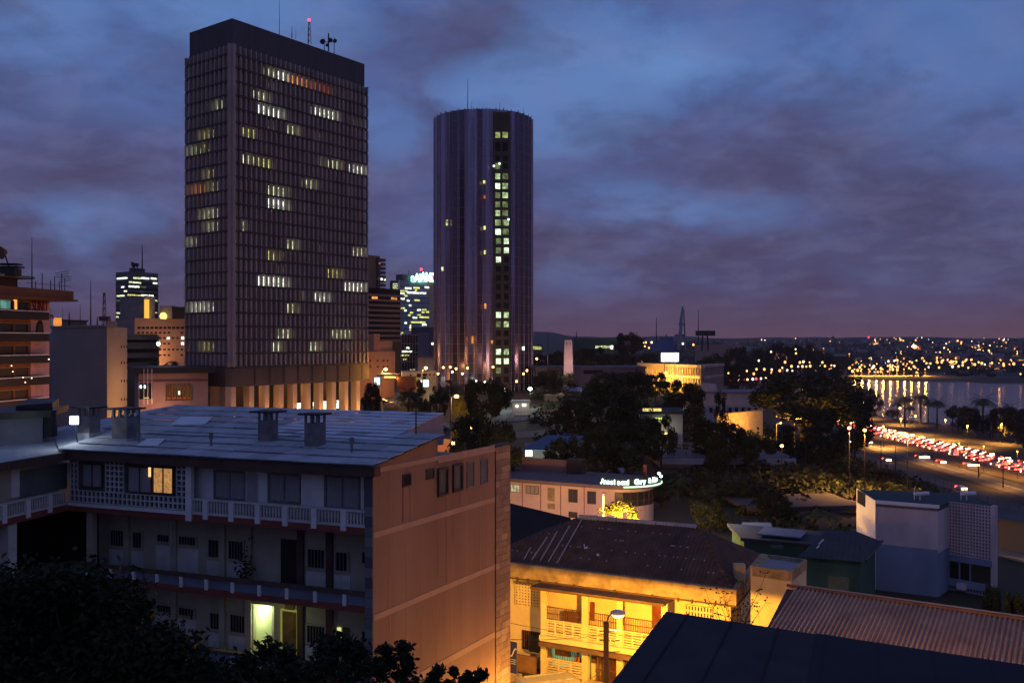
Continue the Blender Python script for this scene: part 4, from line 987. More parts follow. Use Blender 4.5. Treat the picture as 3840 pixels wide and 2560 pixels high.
t, pl, pr, z0, zt_, P_ = block('low_offices', 'low grey office block with dark ribbon windows beside the orange lit slab end', 'building', (465, 262), (474, 250), (596, 262), 1252, mat('grey_offices', (.24, .22, .19), c2=(.19, .17, .15), scale=.1))
for y0, y1_ in ((545, 590), (675, 735), (805, 868), (940, 955)):
    MB().pb(pr, .3, pr.s(595), pr.z(530, yy5.y(y1_)), pr.z(530, yy5.y(y0)), 0, .08).build('window_band', M_glassd, t)
    MB().pb(pr, .0, pr.s(597), pr.z(530, yy5.y(y0))-.02, pr.z(530, yy5.y(y0))+.25, 0, .5).build('sun_shade', M_conc, t)
p_ = W(*yy5(740, 608), 249); MB().ball(p_, .5, 8).build('wall_lamp', M_whl, t)
# concert-hall like low building with tall glass bays
t, pl, pr, z0, zt_, P_ = block('bank_hall', 'low pink hall with dark flat roof and tall glazed bays left of tower columns', 'building', (505, 240), (520, 225), (780, 232), yy5.y(1035), mat('hall_pink', (.36, .25, .22), c2=(.28, .19, .17), scale=.15))
MB().prism([tuple(v) for v in ins(P_, -1.5)], zt_+.01, pr.z(600, yy5.y(945))).build('roof_slab', M_black, t)
MB().pb(pr, 0, pr.s(780), pr.z(600, yy5.y(1150)), pr.z(600, yy5.y(1135)), 0, .3).build('string_course', M_red, t)
MB().pb(pr, *PL.r(pr, *yy5.r(845, 1185, 1225, 1420)), 0, .05).build('glazing', mat('warm_glass', (.03, .015, .01), rough=.2), t)
for x in range(860, 1225, 38): patch(t, pr, *yy5.r(x, 1185, x+9, 1420), M_red, name='bay_post', o0=.04, o1=.4)
for x in range(870, 1225, 74): patch(t, pr, *yy5.r(x, 1378, x+50, 1392), W_r, name='lit_sill', o0=.05, o1=.1)
patch(t, pr, *yy5.r(1028, 1285, 1052, 1335), emat('hall_lamp', (.9, 1., .9), 2.5), name='lit_window', o0=.05, o1=.1)
patch(t, pr, *yy5.r(470, 1170, 660, 1400), M_dark, name='gateway', o0=0, o1=.06)
for x in (515, 570, 628): patch(t, pr, *yy5.r(x-4, 960, x+4, 1460), M_white, name='flagpole', o0=3, o1=3.2)
for x in (488, 545): patch(t, pr, *yy5.r(x-9, 1205, x+9, 1240), M_whl, name='lamp', o0=.1, o1=.4)
patch(t, pr, *yy5.r(530, 1378, 605, 1388), emat('lit_counter', (1., .9, .4), .9), name='lit_sill', o0=.1, o1=.2)
point('entrance_lamp', pr.pt(pr.s(yy5.x(720)), 6, 6), 500, (1., .45, .25), .4, parent=t)
# huts and masts on the skyline
t, pl, pr, z0, zt_, P_ = block('roof_room', 'bright orange lit roof room between the banner and the blank grey slab', 'hut', (199, 262), (200, 250), (232, 252), z1.y(722), M_ylw, z0=8)
MB().pb(pr, -.3, pr.s(240), zt_-3.9, zt_-3.4, 0, 1.).build('ledge', M_ylw, t)
point('roof_lamp', pr.pt(1.2, zt_-1, 3), 160, (1., .40, .06), .2, parent=t)
t, pl, pr, z0, zt_, P_ = block('far_block', 'low bluish roof line behind the blank grey slab with a row of thin aerials', 'building', (232, 300), (236, 290), (325, 300), z1.y(742), M_conc, z0=5)
MB().pb(pr, 0, pr.s(325), zt_-.3, zt_+.15, -3, .6).build('roof_edge', M_cap, t)
t, pl, pr, z0, zt_, P_ = block('far_block', 'dark stepped roof just left of the pinkish flats, above the blank slab', 'building', (400, 305), (402, 300), (440, 306), z1.y(748), M_conc, z0=5)
MB().pb(pr, .3, 2, zt_, zt_+1.4, -3, 0).build('roof_box', M_cap, t)
for x, yt, lb, d, r in ((620, 615, 'thin stub mast left of the tallest skyline mast over the blank slab', 260, .12), (702, 432, 'tallest thin mast on the skyline over the blank grey slab', 260, .2), (806, 530, 'reddish lattice mast on the skyline right of the tallest thin one', 260, .28), (752, 715, 'shortest mast on the skyline between two taller ones', 230, .2), (535, 682, 'short thick mast over the bluish roof line', 290, .3), (392, 648, 'short thin aerial beside the edge of the banner block', 250, .1), (485, 640, 'faint short aerial over the orange lit roof room', 330, .1)):
    mast('skyline_mast', lb, z1.x(x), z1.y(yt), z1.y(790), d, r, lattice=(x == 806))

# ---- right of the slab tower
t, pl, pr, z0, zt_, P_ = block('balcony_tower', 'brown tower with dark stacked balconies peeping out right of the slab tower', 'tower', (1340, 430), (1345, 420), (1425, 432), z4.y(243), mat('brown_tower', (.20, .16, .13), c2=(.15, .12, .10), scale=.06))
M_towb = MATS['brown_tower']
for k in range(9):
    z = pr.z(1430, z4.y(300+k*34)); o = MB().pb(pr, pr.s(1410), pr.s(1439), z-.35, z+.9, -8, 1.2).build('balcony', M_cap, t)
for x, y, c_ in ((165, 322, 'r'), (180, 450, 'w'), (207, 455, 'g')): patch(t, pr, *z4.r(x-6, y-8, x+6, y+8), WM[c_], o0=1.2, o1=1.4, name='lit_window')
t, pl, pr, z0, zt_, P_ = block('ribbon_block', 'mid-height brown block with pale horizontal ribbons below the balcony tower', 'building', (1340, 388), (1345, 380), (1501, 396), z4.y(535), mat('brown_block', (.13, .10, .08), c2=(.09, .07, .06), scale=.1))
for k in range(10):
    y = 585+k*41.; z = pr.z(1440, z4.y(y)); MB().pb(pr, -.5, pr.s(1502), z-.35, z+.55, 0, .8).build('balcony_edge', M_pink, t)
    MB().pb(pr, 0, pr.s(1500), z+.9, z+2.9, 0, .05).build('window_band', M_glassd, t)
for x, y in ((142, 602), (300, 608)): patch(t, pr, *z4.r(x-24, y-10, x+22, y+10), W_o, o0=.06, o1=.12, name='lit_window')
t, pl, pr, z0, zt_, P_ = block('old_block', 'low terracotta lit block at the foot of the ribbon block', 'building', (1335, 330), (1340, 322), (1482, 332), z4.y(1040), mat('terracotta', (.30, .18, .13), c2=(.22, .13, .10), scale=.08))
for x in (105, 165, 215, 245):
    for y in (1115, 1165): patch(t, pr, *z4.r(x-6, y-8, x+6, y+8), M_dark, o0=0, o1=.06)
MB().pb(pr, pr.s(z4.x(140)), pr.s(z4.x(190)), zt_-.5, zt_+6, -8, -.5).build('roof_tower', MATS['terracotta'], t)
MB().pb(pr, pr.s(z4.x(190)), pr.s(z4.x(300)), zt_-.5, zt_+3.5, -8, -1.).build('attic', MATS['terracotta'], t)
point('street_glow', pr.pt(8, 8, 9), 900, (1., .42, .14), .6, parent=t)
# bright glazed bank tower with roof lettering
M_bkt = mat('blue_facade', (.36, .42, .50), c2=(.28, .33, .41), scale=.05, rough=.4)
t, pl, pr, z0, zt_, P_ = block('bank_tower', 'distant blue tower with many lit windows and green-white glowing roof letters', 'tower', (1500, 640), (1608, 655), (1640, 690), z4.y(470), M_bkt)
pf_ = through(P_[0], P_[1]); 
sA_, sB_ = sorted((pf_.s(1502), pf_.s(1608)))
MB().pb(pf_, pf_.s(1608), pf_.s(1624), z0, zt_+2.5, -3, .4).build('pale_fin', mat('cream_fin', (.5, .43, .28)), t)
MB().pb(pf_, -1.0, -.2, z0, zt_, -1, .3).build('edge_trim', M_white, t)
rn = random.Random(3)
for k in range(24):
    z = zt_-4-k*3.55; MB().pb(pf_, 0.2, pf_.s(1607), z-.3, z, 0, .15).build('floor_line', M_glassd, t)
lw = [(390, 438, 524), (458, 508, 521), (550, 583, 516), (352, 408, 547), (470, 484, 542), (405, 562, 562), (353, 386, 567), (384, 408, 586), (356, 384, 610), (406, 424, 626), (467, 508, 622), (422, 438, 664), (355, 385, 687), (490, 516, 702), (527, 563, 700), (386, 400, 706), (527, 547, 720), (560, 584, 718), (430, 454, 724), (415, 432, 744), (490, 516, 742), (453, 486, 764), (508, 583, 761), (438, 556, 802), (385, 402, 807), (530, 562, 822), (427, 438, 828), (427, 436, 845), (425, 455, 864), (475, 500, 862), (356, 372, 888), (477, 548, 883), (354, 425, 906), (358, 380, 928), (423, 448, 946)]
for x0, x1, y in lw: patch(t, pf_, *z4.r(x0, y-6, x1, y+6), W_w if rn.random() < .5 else emat('window_lemon', lin((235, 235, 130)), 1.1, .4, .3), o0=.0, o1=.3, name='lit_window')
for y in (518, 580, 600, 640, 682, 700, 722, 804, 822): patch(t, pr, *z4.r(622, y-6, 638, y+6), emat('window_lemon', (1, 1, 1), 1), o0=0, o1=.4, name='lit_window')
M_neon = emat('neon_green_white', (.35, 1., .72), 4.5)
zs_ = pf_.z(1550, z4.y(468))
text('aAB', 7.4, M_neon, 'roof_lettering', pf_.pt(pf_.s(z4.x(436)), zs_, .6), pf_.d, t, thick=.2, bold=.35, sx=.85)
text('AND', 8.0, M_neon, 'roof_lettering', pf_.pt(pf_.s(z4.x(514)), zs_+.6, .6), pf_.d, t, thick=.2, bold=.4, sx=.74)
for x, y, b_ in ((358, 468, 1), (617, 428, 1), (522, 370, 1), (585, 455, 0)):
    p_ = W(*z4(x, y), 650); MB().ball(p_, .9, 8).build('warning_light', M_redl if b_ else M_whf, t)
p_ = W(*z4(522, 372), 650); MB().tube((p_.x, p_.y, zt_), p_, .2, n=5).build('light_pole', M_black, t)
p_ = W(*z4(617, 430), 650); MB().tube((p_.x, p_.y, zt_), p_, .2, n=5).build('light_pole', M_black, t)
mast('roof_mast', 'faint mast on the bank tower left of its glowing letters', z4.x(418), z4.y(375), z4.y(455), 648, .35)
MB().pb(pf_, pf_.s(z4.x(375)), pf_.s(z4.x(440)), zt_, zt_+4.2, -9, -2).build('plant_room', M_cap, t)
t, pl, pr, z0, zt_, P_ = block('dark_tower', 'dark narrow tower with dotted lit windows left of the blue bank tower', 'tower', (1462, 720), (1466, 700), (1503, 712), z4.y(460), mat('dark_tower', (.05, .045, .05)))
for i in range(5):
    for j in range(4): patch(t, pr, *z4.r(290+i*13, 485+j*15, 297+i*13, 492+j*15), W_g, o0=0, o1=.4, name='lit_window')
t, pl, pr, z0, zt_, P_ = block('hotel_block', 'grey block with a blank violet flank below the blue bank tower', 'building', (1567, 520), (1570, 512), (1612, 522), z4.y(885), mat('violet_wall', (.17, .155, .20), c2=(.13, .12, .16), scale=.05))
MB().pb(pr, pr.s(1611), pr.s(1636), z0, zt_+3, -12, .3).build('side_wing', M_cap, t)
patch(t, pr, *z4.r(600, 968, 630, 986), W_w, o0=.3, o1=.5, name='lit_window')
t, pl, pr, z0, zt_, P_ = block('grid_block', 'white framed glass office block with lit floors at the foot of the bank tower', 'building', (1498, 452), (1504, 445), (1566, 455), z4.y(905), M_glassd)
for k in range(14):
    z = zt_-k*4.2+.2; MB().pb(pr, 0, pr.s(1566), z-.25, z+.12, 0, .3).build('floor_line', M_conc, t)
for k in range(7): q = pr.s(1566)*k/6; MB().pb(pr, q-.14, q+.14, z0, zt_, .02, .35).build('upright', M_conc, t)
for x0, x1, y in ((400, 430, 1010), (360, 412, 1040), (420, 448, 1042), (355, 420, 1072), (375, 400, 1104), (425, 470, 1192)): patch(t, pr, *z4.r(x0, y-7, x1, y+7), W_y if y > 1050 else W_w, o0=0, o1=.1, name='lit_window')
t, pl, pr, z0, zt_, P_ = block('shop_block', 'low cream block lit orange by the street lamp at the foot of the glass tower', 'building', (1505, 322), (1510, 312), (1637, 318), z4.y(1206), M_ylw)
for x0, x1, y0, y1_ in ((428, 442, 1225, 1240), (485, 518, 1220, 1250), (530, 568, 1222, 1240), (535, 560, 1245, 1268), (585, 598, 1222, 1235), (622, 632, 1222, 1236)): patch(t, pr, *z4.r(x0, y0, x1, y1_), M_dark, o0=0, o1=.08)
zg_ = pr.z(1570, z4.y(1290)); MB().pb(pr, pr.s(z4.x(490)), pr.s(z4.x(575)), zg_-.2, zg_+.5, .1, .4).build('lit_sign', emat('shop_sign_light', (.9, 1., .8), 2.0, samp='AUTO'), t)
t, pl, pr, z0, zt_, P_ = block('grey_shed', 'long low grey shed behind the shops right of the tower', 'building', (1560, 420), (1566, 410), (1640, 416), z4.y(1090), M_conc)
MB().pb(pr, 0, pr.s(1640), zt_, zt_+.6, -10, .6).build('roof_slab', M_cap, t)
point('shed_lamp', pr.pt(4, 6, 6), 300, (1., .5, .3), .4, parent=t)
# petrol-station like canopy with orange glow
cp = thing('canopy', 'small flat canopy glowing yellow underneath beside the left street lamp', 'canopy', W(z4.x(225), z4.y(1340), 268)); c = WL[cp.name]
a_, b_ = W(*z4(160, 1302), 266), W(*z4(315, 1302), 266)
MB().box(a_.x, b_.x, 266, 276, c.z+3.4, c.z+3.9).build('roof_slab', M_conc, cp)
for q in (a_.x+.4, b_.x-.6): MB().box(q, q+.3, 267, 267.3, c.z-1, c.z+3.4).build('post', M_metal, cp)
MB().box(a_.x+2, b_.x-.2, 265.9, 265.97, c.z+3.0, c.z+3.38).build('light_strip', emat('canopy_light', (1., .6, .12), 3, samp='AUTO'), cp)
MB().box(b_.x, b_.x+5, 268, 273, c.z-1, c.z+3.2).build('kiosk', mat('brick_kiosk', (.35, .12, .04)), cp)
point('canopy_lamp', (a_.x+5, 268, c.z+2.9), 260, (1., .45, .08), .3, parent=cp)
for x, y, lb in ((162, 1282, 'left'), (562, 1300, 'right')):
    b_ = thing('light_box', 'white glowing sign box on a short post, the %s one beside the shops' % lb, 'sign', W(*z4(x, y+40), 262)); c = W(*z4(x, y), 262)
    MB().tube(WL[b_.name]-Vector((0, 0, .5)), c, .12).build('post', M_metal, b_); MB().box(c.x-.75, c.x+.75, c.y-.3, c.y-.05, c.z-.95, c.z+1.0).build('lit_face', emat('white_box_light', (.75, .95, 1.), 1.6), b_); MB().box(c.x-1.02, c.x+1.02, c.y-.04, c.y+.2, c.z-1.2, c.z+1.3).build('case', M_metal, b_)
#PART4
# ------------------------------------------------------------------ near houses
def corrugated(mb, A_, B_, D_, C_, wave, amp, lift=.03, mi=0):
    """wavy sheet over the trapezoid eave A-B, ridge D-C, waves running up the slope"""
    A_, B_, C_, D_ = map(Vector, (A_, B_, C_, D_)); u = (B_-A_); L = u.length; u.normalize()
    n = u.cross(D_-A_).normalized(); n = n if n.z > 0 else -n; v = n.cross(u).normalized(); v = v if v.z > 0 or abs(v.z) < 1e-6 else -v
    d0 = (D_-A_).dot(u); d1 = L-(C_-A_).dot(u); H = (D_-A_).dot(v)
    def vm(x):
        h = H
        if d0 > .01: h = min(h, H*x/d0)
        if d1 > .01: h = min(h, H*(L-x)/d1)
        return max(0, h)
    N_ = int(L/wave*4); vs = []
    for i in range(N_+1):
        x = L*i/N_; w = amp*math.sin(2*math.pi*x/wave); q = A_+u*x+n*(lift+w)
        vs += [q-v*.08, q+v*vm(x)]
    mb.add(vs, [(2*i, 2*i+2, 2*i+3, 2*i+1) for i in range(N_)], mi)
    return mb
HA = Vector((1.99, 62.8)); dH = (.888, -.46); PB = PL(HA, dH); PM = PB.inset(1.4)
H_ = thing('cream_house', 'cream two-storey balconied house lit orange by the street lamp, under a dark ribbed hip roof', 'house', (6, 62, 0))
s3 = lambda x, p=PB: p.s(y3.x(x))
zF = PB.z(*y3(390, 1160)); zpb = PM.z(*y3(390, 655)); zpt = PM.z(*y3(1975, 765)); zpb = zpt-.95
sr = PM.s(y3.x(1972)); sl_ = PM.s(1905)-2.0
hn = Vector((-PM.n.x, -PM.n.y)); W0 = PM.O+PM.d*sl_; W1 = PM.O+PM.d*sr
dp = 10.3; bw = Vector((.41, .912)); 
MB().prism([tuple(W0), tuple(W1), tuple(W1+bw*dp), tuple(W0+bw*dp)], 0, zpt-.3).build('wall', M_ylw, H_)
# roof parapet / gutter beam
m = MB(); m.pb(PM, sl_, sr+.45, zpb, zpt, .0, .45)
ps = PL(W1, bw); 
m.pb(ps, .0, dp, zpb, zpt-.003, 0, .42)
m.build('gutter_beam', M_ylwd, H_)
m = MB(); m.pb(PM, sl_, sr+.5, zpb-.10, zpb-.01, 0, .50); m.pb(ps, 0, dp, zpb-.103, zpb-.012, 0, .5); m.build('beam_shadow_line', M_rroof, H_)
for x in (210, 298, 395, 535, 685, 1020, 1333, 1550, 1665, 1855): q = PM.s(y3.x(x)); MB().pb(PM, q-.06, q+.06, zpb-.18, zpb+.05, .40, .58).build('spout', M_grilb, H_)
# roof
M_tile = mat('ribbed_tiles', (.12, .075, .055), c2=(.07, .045, .035), scale=1.2)
zt_ = zpt-.05; ev = [PM.pt(sl_-.1, zt_, .1), PM.pt(sr+.1, zt_, .1), Vector((*(W1+bw*dp), zt_)), Vector((*(W0+bw*dp), zt_))]
r0 = W(*y3(700, 178), 67.6); r1 = W(*y3(1692, 268), 63.9); zr_ = (r0.z+r1.z)/2; r0.z = r1.z = zr_
m = MB(); corrugated(m, ev[0], ev[1], r0, r1, .26, .035); corrugated(m, ev[1], ev[2], r1, r1, .26, .035); corrugated(m, ev[3], ev[0], r0, r0, .26, .035)
m.add([ev[0], ev[1], r1, r0], [(0, 1, 2, 3)]); m.add([ev[1], ev[2], r1], [(0, 1, 2)]); m.add([ev[2], ev[3], r0, r1], [(0, 1, 2, 3)]); m.add([ev[3], ev[0], r0], [(0, 1, 2)])
m.build('ribbed_roof', M_tile, H_)
m = MB(); N_ = 6
for i in range(N_): 
    a, b = r0+(r1-r0)*i/N_, r0+(r1-r0)*(i+.97)/N_; m.tube(a+Vector((0, 0, .05)), b+Vector((0, 0, .05)), .17, .20, 8)
m.build('ridge_tile', mat('ridge_zinc', (.40, .40, .42), c2=(.30, .30, .31), scale=2), H_)
m = MB()
for (a, b, n) in ((r1, ev[1], 13),):
    for i in range(n): p_, q_ = a+(b-a)*i/n, a+(b-a)*(i+.9)/n; m.tube(p_+Vector((0, 0, .04)), q_+Vector((0, 0, .10)), .10, .12, 6)
m.build('hip_tile', M_tile, H_)
# pale flashing strips near the left end, bits of debris
def roofpt(x, y):
    """point of the front roof slope seen at this pixel"""
    n = (ev[1]-ev[0]).cross(r0-ev[0]).normalized(); r_ = Vector(((x-CX)/F, 1, (CY-y)/F)); o = Vector((0, 0, CAMZ))
    return o+r_*((ev[0]-o).dot(n)/r_.dot(n))+Vector((0, 0, .09))
for (xa, ya, xb, yb) in ((512, 572, 720, 205), (440, 560, 618, 258), (372, 552, 515, 305), (300, 545, 432, 350), (235, 540, 290, 440)):
    MB().tube(roofpt(*y3(xa, ya)), roofpt(*y3(xb, yb)), .05, n=4).build('flashing_strip', MATS['ridge_zinc'], H_)
for x, y, w in ((740, 450, .32), (845, 512, .18)): 
    p_ = roofpt(*y3(x, y)); MB().para(p_, (w, 0, 0), (0, w*1.4, w*.55), (0, 0, .02)).build('roof_patch', M_white, H_)
rn = random.Random(2)
nails = MB()
for k in range(60):
    a, b = rn.random(), rn.randint(1, 4)/5; p_ = ev[0]+(ev[1]-ev[0])*(.04+.92*a); q_ = p_+(((r0+r1)/2-(ev[0]+ev[1])/2))*b
    lo = ev[0]+(r0-ev[0])*b; hi = ev[1]+(r1-ev[1])*b; q_ = lo+(hi-lo)*a; nails.box(q_.x-.04, q_.x+.04, q_.y-.04, q_.y+.04, q_.z+.07, q_.z+.13)
o = nails.build('roof_bolts', M_sheet, H_); o['kind'] = 'stuff'
p_ = W(*y3(2050, 620), 60.2); MB().box(p_.x-.35, p_.x+.35, p_.y, p_.y+.5, p_.z-1.5, p_.z+.35).build('chimney', M_ylw, H_)
# balcony block
zc_t = PB.z(*y3(390, 745)); zc_bk = PB.inset(1.3).z(*y3(390, 655))
m = MB(); a0, a1 = PB.s(y3.x(312)), PB.s(y3.x(1432))
P8 = [PB.pt(a0, zc_t-.05, .5), PB.pt(a1, zc_t-.05, .5), PB.pt(a1+.1, zpb-.12, -1.35), PB.pt(a0+.1, zpb-.12, -1.35)]
m.add([v-Vector((0, 0, .10)) for v in P8]+P8, [(3, 2, 1, 0), (4, 5, 6, 7), (0, 1, 5, 4), (1, 2, 6, 5), (2, 3, 7, 6), (3, 0, 4, 7)])
m.build('porch_roof', mat('porch_sheet', (.13, .085, .06), c2=(.07, .05, .04), scale=.8, stretch=(1, 1, 1)), H_)
MB().pb(PB, a0+.02, a1-.02, zc_t-.24, zc_t-.155, .38, .47).build('porch_beam', M_grilb, H_)
posts = [(375, 420), (720, 772), (1012, 1064), (1388, 1440)]
for x0, x1 in posts:
    a, b = PB.s(y3.x(x0)), PB.s(y3.x(x1)); MB().pb(PB, a, b, 0, zc_t-.16, -.32, 0).build('post', M_ylw, H_)
MB().pb(PB, PB.s(y3.x(372)), PB.s(y3.x(1442)), zF-.35, zF-.02, -1.39, .18).build('balcony_slab', M_ylw, H_)
MB().pb(PB, PB.s(y3.x(385)), PB.s(y3.x(1445)), zF-.62, zF-.36, -.5, .5).build('string_canopy', M_rroof, H_)
# louvred balcony panels
def louvre(par, p, a, b, c, d, cells, slats, mt=M_ylw):
    m = MB(); m.pb(p, a, b, c, c+.08, -.12, -.02); m.pb(p, a, b, d-.09, d, -.12, -.02)
    for i in range(cells+1): q = a+(b-a)*i/cells; m.pb(p, max(a, q-.06), min(b, q+.06), c+.08, d-.09, -.12, -.02)
    for i in range(cells):
        for j in range(slats):
            z = c+.08+(d-c-.17)*(j+.5)/slats; m.pb(p, a+(b-a)*i/cells+.06, a+(b-a)*(i+1)/cells-.06, z-.045, z+.045, -.11, -.03)
    return m.build('louvre_panel', mt, par)
zr1_ = PB.z(*y3(560, 1030)); 
zr1_ = zF+1.05
def bays(c, d, lst):
    for x0, x1, n in lst: louvre(H_, PB, PB.s(y3.x(x0)), PB.s(y3.x(x1)), c, d, n, 5)
bays(zF+.02, zr1_, [(422, 718, 4), (774, 1010, 3), (1066, 1386, 4)])
bays(.35, 1.35, [(422, 728, 3)])
MB().pb(PB, PB.s(y3.x(422)), PB.s(y3.x(1386)), 0, .34, -.3, -.02).build('plinth', M_ylwd, H_)
# iron railings above the louvres, upper floor
for x0, x1 in ((422, 718), (774, 1010), (1066, 1386)):
    a, b = PB.s(y3.x(x0)), PB.s(y3.x(x1)); m = MB(); n = int((b-a)/.14)
    m.pb(PB, a, b, zr1_+.78, zr1_+.82, -.10, -.06); m.pb(PB, a, b, zr1_+.38, zr1_+.41, -.10, -.06); m.pb(PB, a, b, zr1_+.02, zr1_+.05, -.10, -.06)
    for i in range(n): q = a+(i+.5)*(b-a)/n; m.pb(PB, q-.014, q+.014, zr1_, zr1_+.82, -.095, -.07)
    m.build('railing', M_grilb, H_)
# door, shutter things and rooms
MB().pb(PM, *PM.r(*y3.r(1312, 888, 1386, 1110)), 0, .06).build('door', mat('red_door', (.16, .05, .03), c2=(.10, .03, .02), scale=2), H_)
MB().pb(PM, *PM.r(*y3.r(775, 885, 830, 1040)), 0, .06).build('door', MATS['red_door'], H_)
MB().pb(PM, *PM.r(*y3.r(600, 955, 718, 1030)), .3, .7).build('air_conditioner', M_grilb, H_)
MB().pb(PB, *PB.r(*y3.r(1068, 850, 1074, 1080)), .01, .08).build('downpipe', M_grilb, H_)
# pierced screens
for r, nx_, nz_ in (((168, 728, 366, 922), 8, 8), ((1590, 918, 1822, 1015), 9, 2)):
    a, b, c, d = PM.r(*y3.r(*r)); MB().pb(PM, a, b, c, d, .0, .02).build('screen_recess', M_grilb, H_); grid(PM, a, b, c, d, nx_, nz_, .11, .021, .11).build('pierced_screen', M_ylw, H_)
# ground floor: lit shop bay with teal curtains, iron gate, left window
a, b = PB.s(y3.x(425)), PB.s(y3.x(728)); PBi = PB.inset(1.1)
MB().pb(PBi, a-.1, b+.1, .35, zF-.64, 0, .04).build('lit_room', emat('teal_room', lin((120, 165, 110)), .75, .5, 1.1, samp='AUTO'), H_)
for i in range(9):
    q = a+(b-a)*(.40+.60*i/9); MB().pb(PBi, q, q+.14, 1.3, zF-.7, .05, .12).build('curtain', mat('teal_curtain', (.10, .42, .40), emit=(.1, .5, .45), es=.15), H_)
MB().pb(PBi, a+.2, a+1.3, 1.3, zF-.64, .05, .25).build('cupboard', mat('rust_cupboard', (.2, .09, .04)), H_)
m = MB(); n = 15
for i in range(n): q = a+(b-a)*(i+.5)/n; m.pb(PB, q-.014, q+.014, 1.35, zF-.64, -.08, -.05)
m.build('window_bars', M_grilb, H_)
a, b = PB.s(y3.x(836)), PB.s(y3.x(1020)); MB().pb(PBi, a, b, 0, zF-.64, 0, .03).build('gate_recess', mat('rust_recess', (.06, .02, .012)), H_)
m = MB(); n = 14
for i in range(n): q = a+(b-a)*(i+.5)/n; m.pb(PB, q-.016, q+.016, .05, zF-.7, -.10, -.06)
for z in (.1, 1.1, 2.0): m.pb(PB, a, b, z, z+.04, -.12, -.055)
m.build('iron_gate', M_grilb, H_)
p_ = PBi.pt((a+b)/2-.3, zF-.95, .15); MB().ball(p_, .13, 8).build('hall_lamp', emat('hall_bulb', (1., .55, .3), 6), H_)
a, b = PB.s(y3.x(775)), PB.s(y3.x(835)); MB().pb(PB.inset(.5), a, b, 0, zF-.64, -.1, 0).build('side_wall', M_ylw, H_); MB().pb(PB, PB.s(y3.x(778)), PB.s(y3.x(822)), 1.35, 1.95, -.49, -.42).build('notice_board', M_grilb, H_)
a, b = PB.s(y3.x(1024)), PB.s(y3.x(1058)); MB().pb(PB, a, b, 0, zF-.64, -.3, -.03).build('post', M_ylw, H_)
a, b, c, d = PM.r(*y3.r(218, 1130, 372, 1290)); MB().pb(PM, a, b, c, d, .0, .03).build('window', M_dark, H_); m = MB()
for i in range(9): q = a+(b-a)*(i+.5)/9; m.pb(PM, q-.02, q+.02, c, d, .05, .09)
m.build('window_grille', M_grilb, H_)
MB().pb(PM, *PM.r(*y3.r(305, 1160, 385, 1290)), .1, .5).build('vent_box', M_black, H_)
MB().pb(PM, PM.s(y3.x(130)), PM.s(y3.x(390)), 0, 1.1, .9, 1.1).build('yard_wall', mat('brown_low_wall', (.24, .13, .06), c2=(.16, .08, .04), scale=1.2), H_)
MB().pb(PM, PM.s(y3.x(120)), PM.s(y3.x(375)), 0, .55, 2.8, 3.1).build('yard_kerb', M_ylwd, H_)
# annexe with a flat roof
t, pl, pr, z0, zt_, P_ = block('cream_annexe', 'small cream annexe with a puddled flat roof at the right end of the cream house', 'house', (2815, 57.9), (2968, 56.5), (3024, 59.6), 2150, M_ylw, z0=-1)
MB().prism([tuple(v) for v in ins(P_, .25)], zt_+.01, zt_+.02).build('roof_pool', mat('wet_roof', (.07, .07, .08), rough=.25, c2=(.12, .12, .12), scale=1.), t)
parapet(t, P_, zt_-.45, .6, .12, M_ylwd)
# ---- person sitting in the lit bay
def person(name, label, loc, rz, shirt):
    t = thing(name, label, 'person', loc)
    J = [(0, 0, .50), (0, 0, .72), (0, .01, .92), (0, .01, 1.02), (0, 0, 1.10), (0, -.01, 1.21), (0, 0, 1.30),
         (-.18, .01, .94), (-.24, -.05, .70), (-.16, -.27, .66), (.18, .01, .94), (.25, -.06, .71), (.15, -.27, .74),
         (-.10, -.02, .48), (-.12, -.42, .50), (-.12, -.44, .10), (-.12, -.56, .06), (.10, -.02, .48), (.13, -.42, .50), (.13, -.40, .10), (.13, -.53, .06)]
    E = [(0, 1), (1, 2), (2, 3), (3, 4), (4, 5), (5, 6), (2, 7), (7, 8), (8, 9), (2, 10), (10, 11), (11, 12), (0, 13), (13, 14), (14, 15), (15, 16), (0, 17), (17, 18), (18, 19), (19, 20)]
    R_ = [.15, .14, .16, .06, .07, .10, .07, .07, .05, .035, .07, .05, .035, .10, .07, .05, .04, .10, .07, .05, .04]
    me = bpy.data.meshes.new('body'); me.from_pydata(J, E, []); o = bpy.data.objects.new('body', me); col.objects.link(o)
    o.modifiers.new('s', 'SKIN'); 
    for v, r in zip(me.skin_vertices[0].data, R_): v.radius = (r, r*.8)
    me.skin_vertices[0].data[0].use_root = True
    o.modifiers.new('u', 'SUBSURF').levels = 1
    dg = bpy.context.evaluated_depsgraph_get(); m2 = bpy.data.meshes.new_from_object(o.evaluated_get(dg)); bpy.data.objects.remove(o)
    for mt_ in (mat('skin_dark', (.10, .05, .03)), mat('shirt_'+shirt[0], shirt[1]), mat('trousers', (.03, .03, .05))): m2.materials.append(mt_)
    for p in m2.polygons:
        z = p.center.z; p.material_index = 0 if z > 1.0 or (abs(p.center.x) > .12 and p.center.y < -.18 and z > .58) else (1 if z > .55 else 2); p.use_smooth = True
    b_ = bpy.data.objects.new('body', m2); col.objects.link(b_); b_.parent = t
    WLh = MB().ball((0, .015, 1.25), .115, 10).build('hair', M_black); WLh.parent = t; WLh.location = (0, 0, 0)
    h = MB()
    h.box(-.2, .2, -.2, .22, .34, .40); h.box(-.2, .2, .20, .24, .40, .85)
    for x in (-.18, .15):
        for y in (-.18, .17): h.box(x, x+.04, y, y+.04, 0, .34)
    t.rotation_euler = (0, 0, rz)
    return t, h
ploc = PB.pt(PB.s(y3.x(655)), .55, -.62)
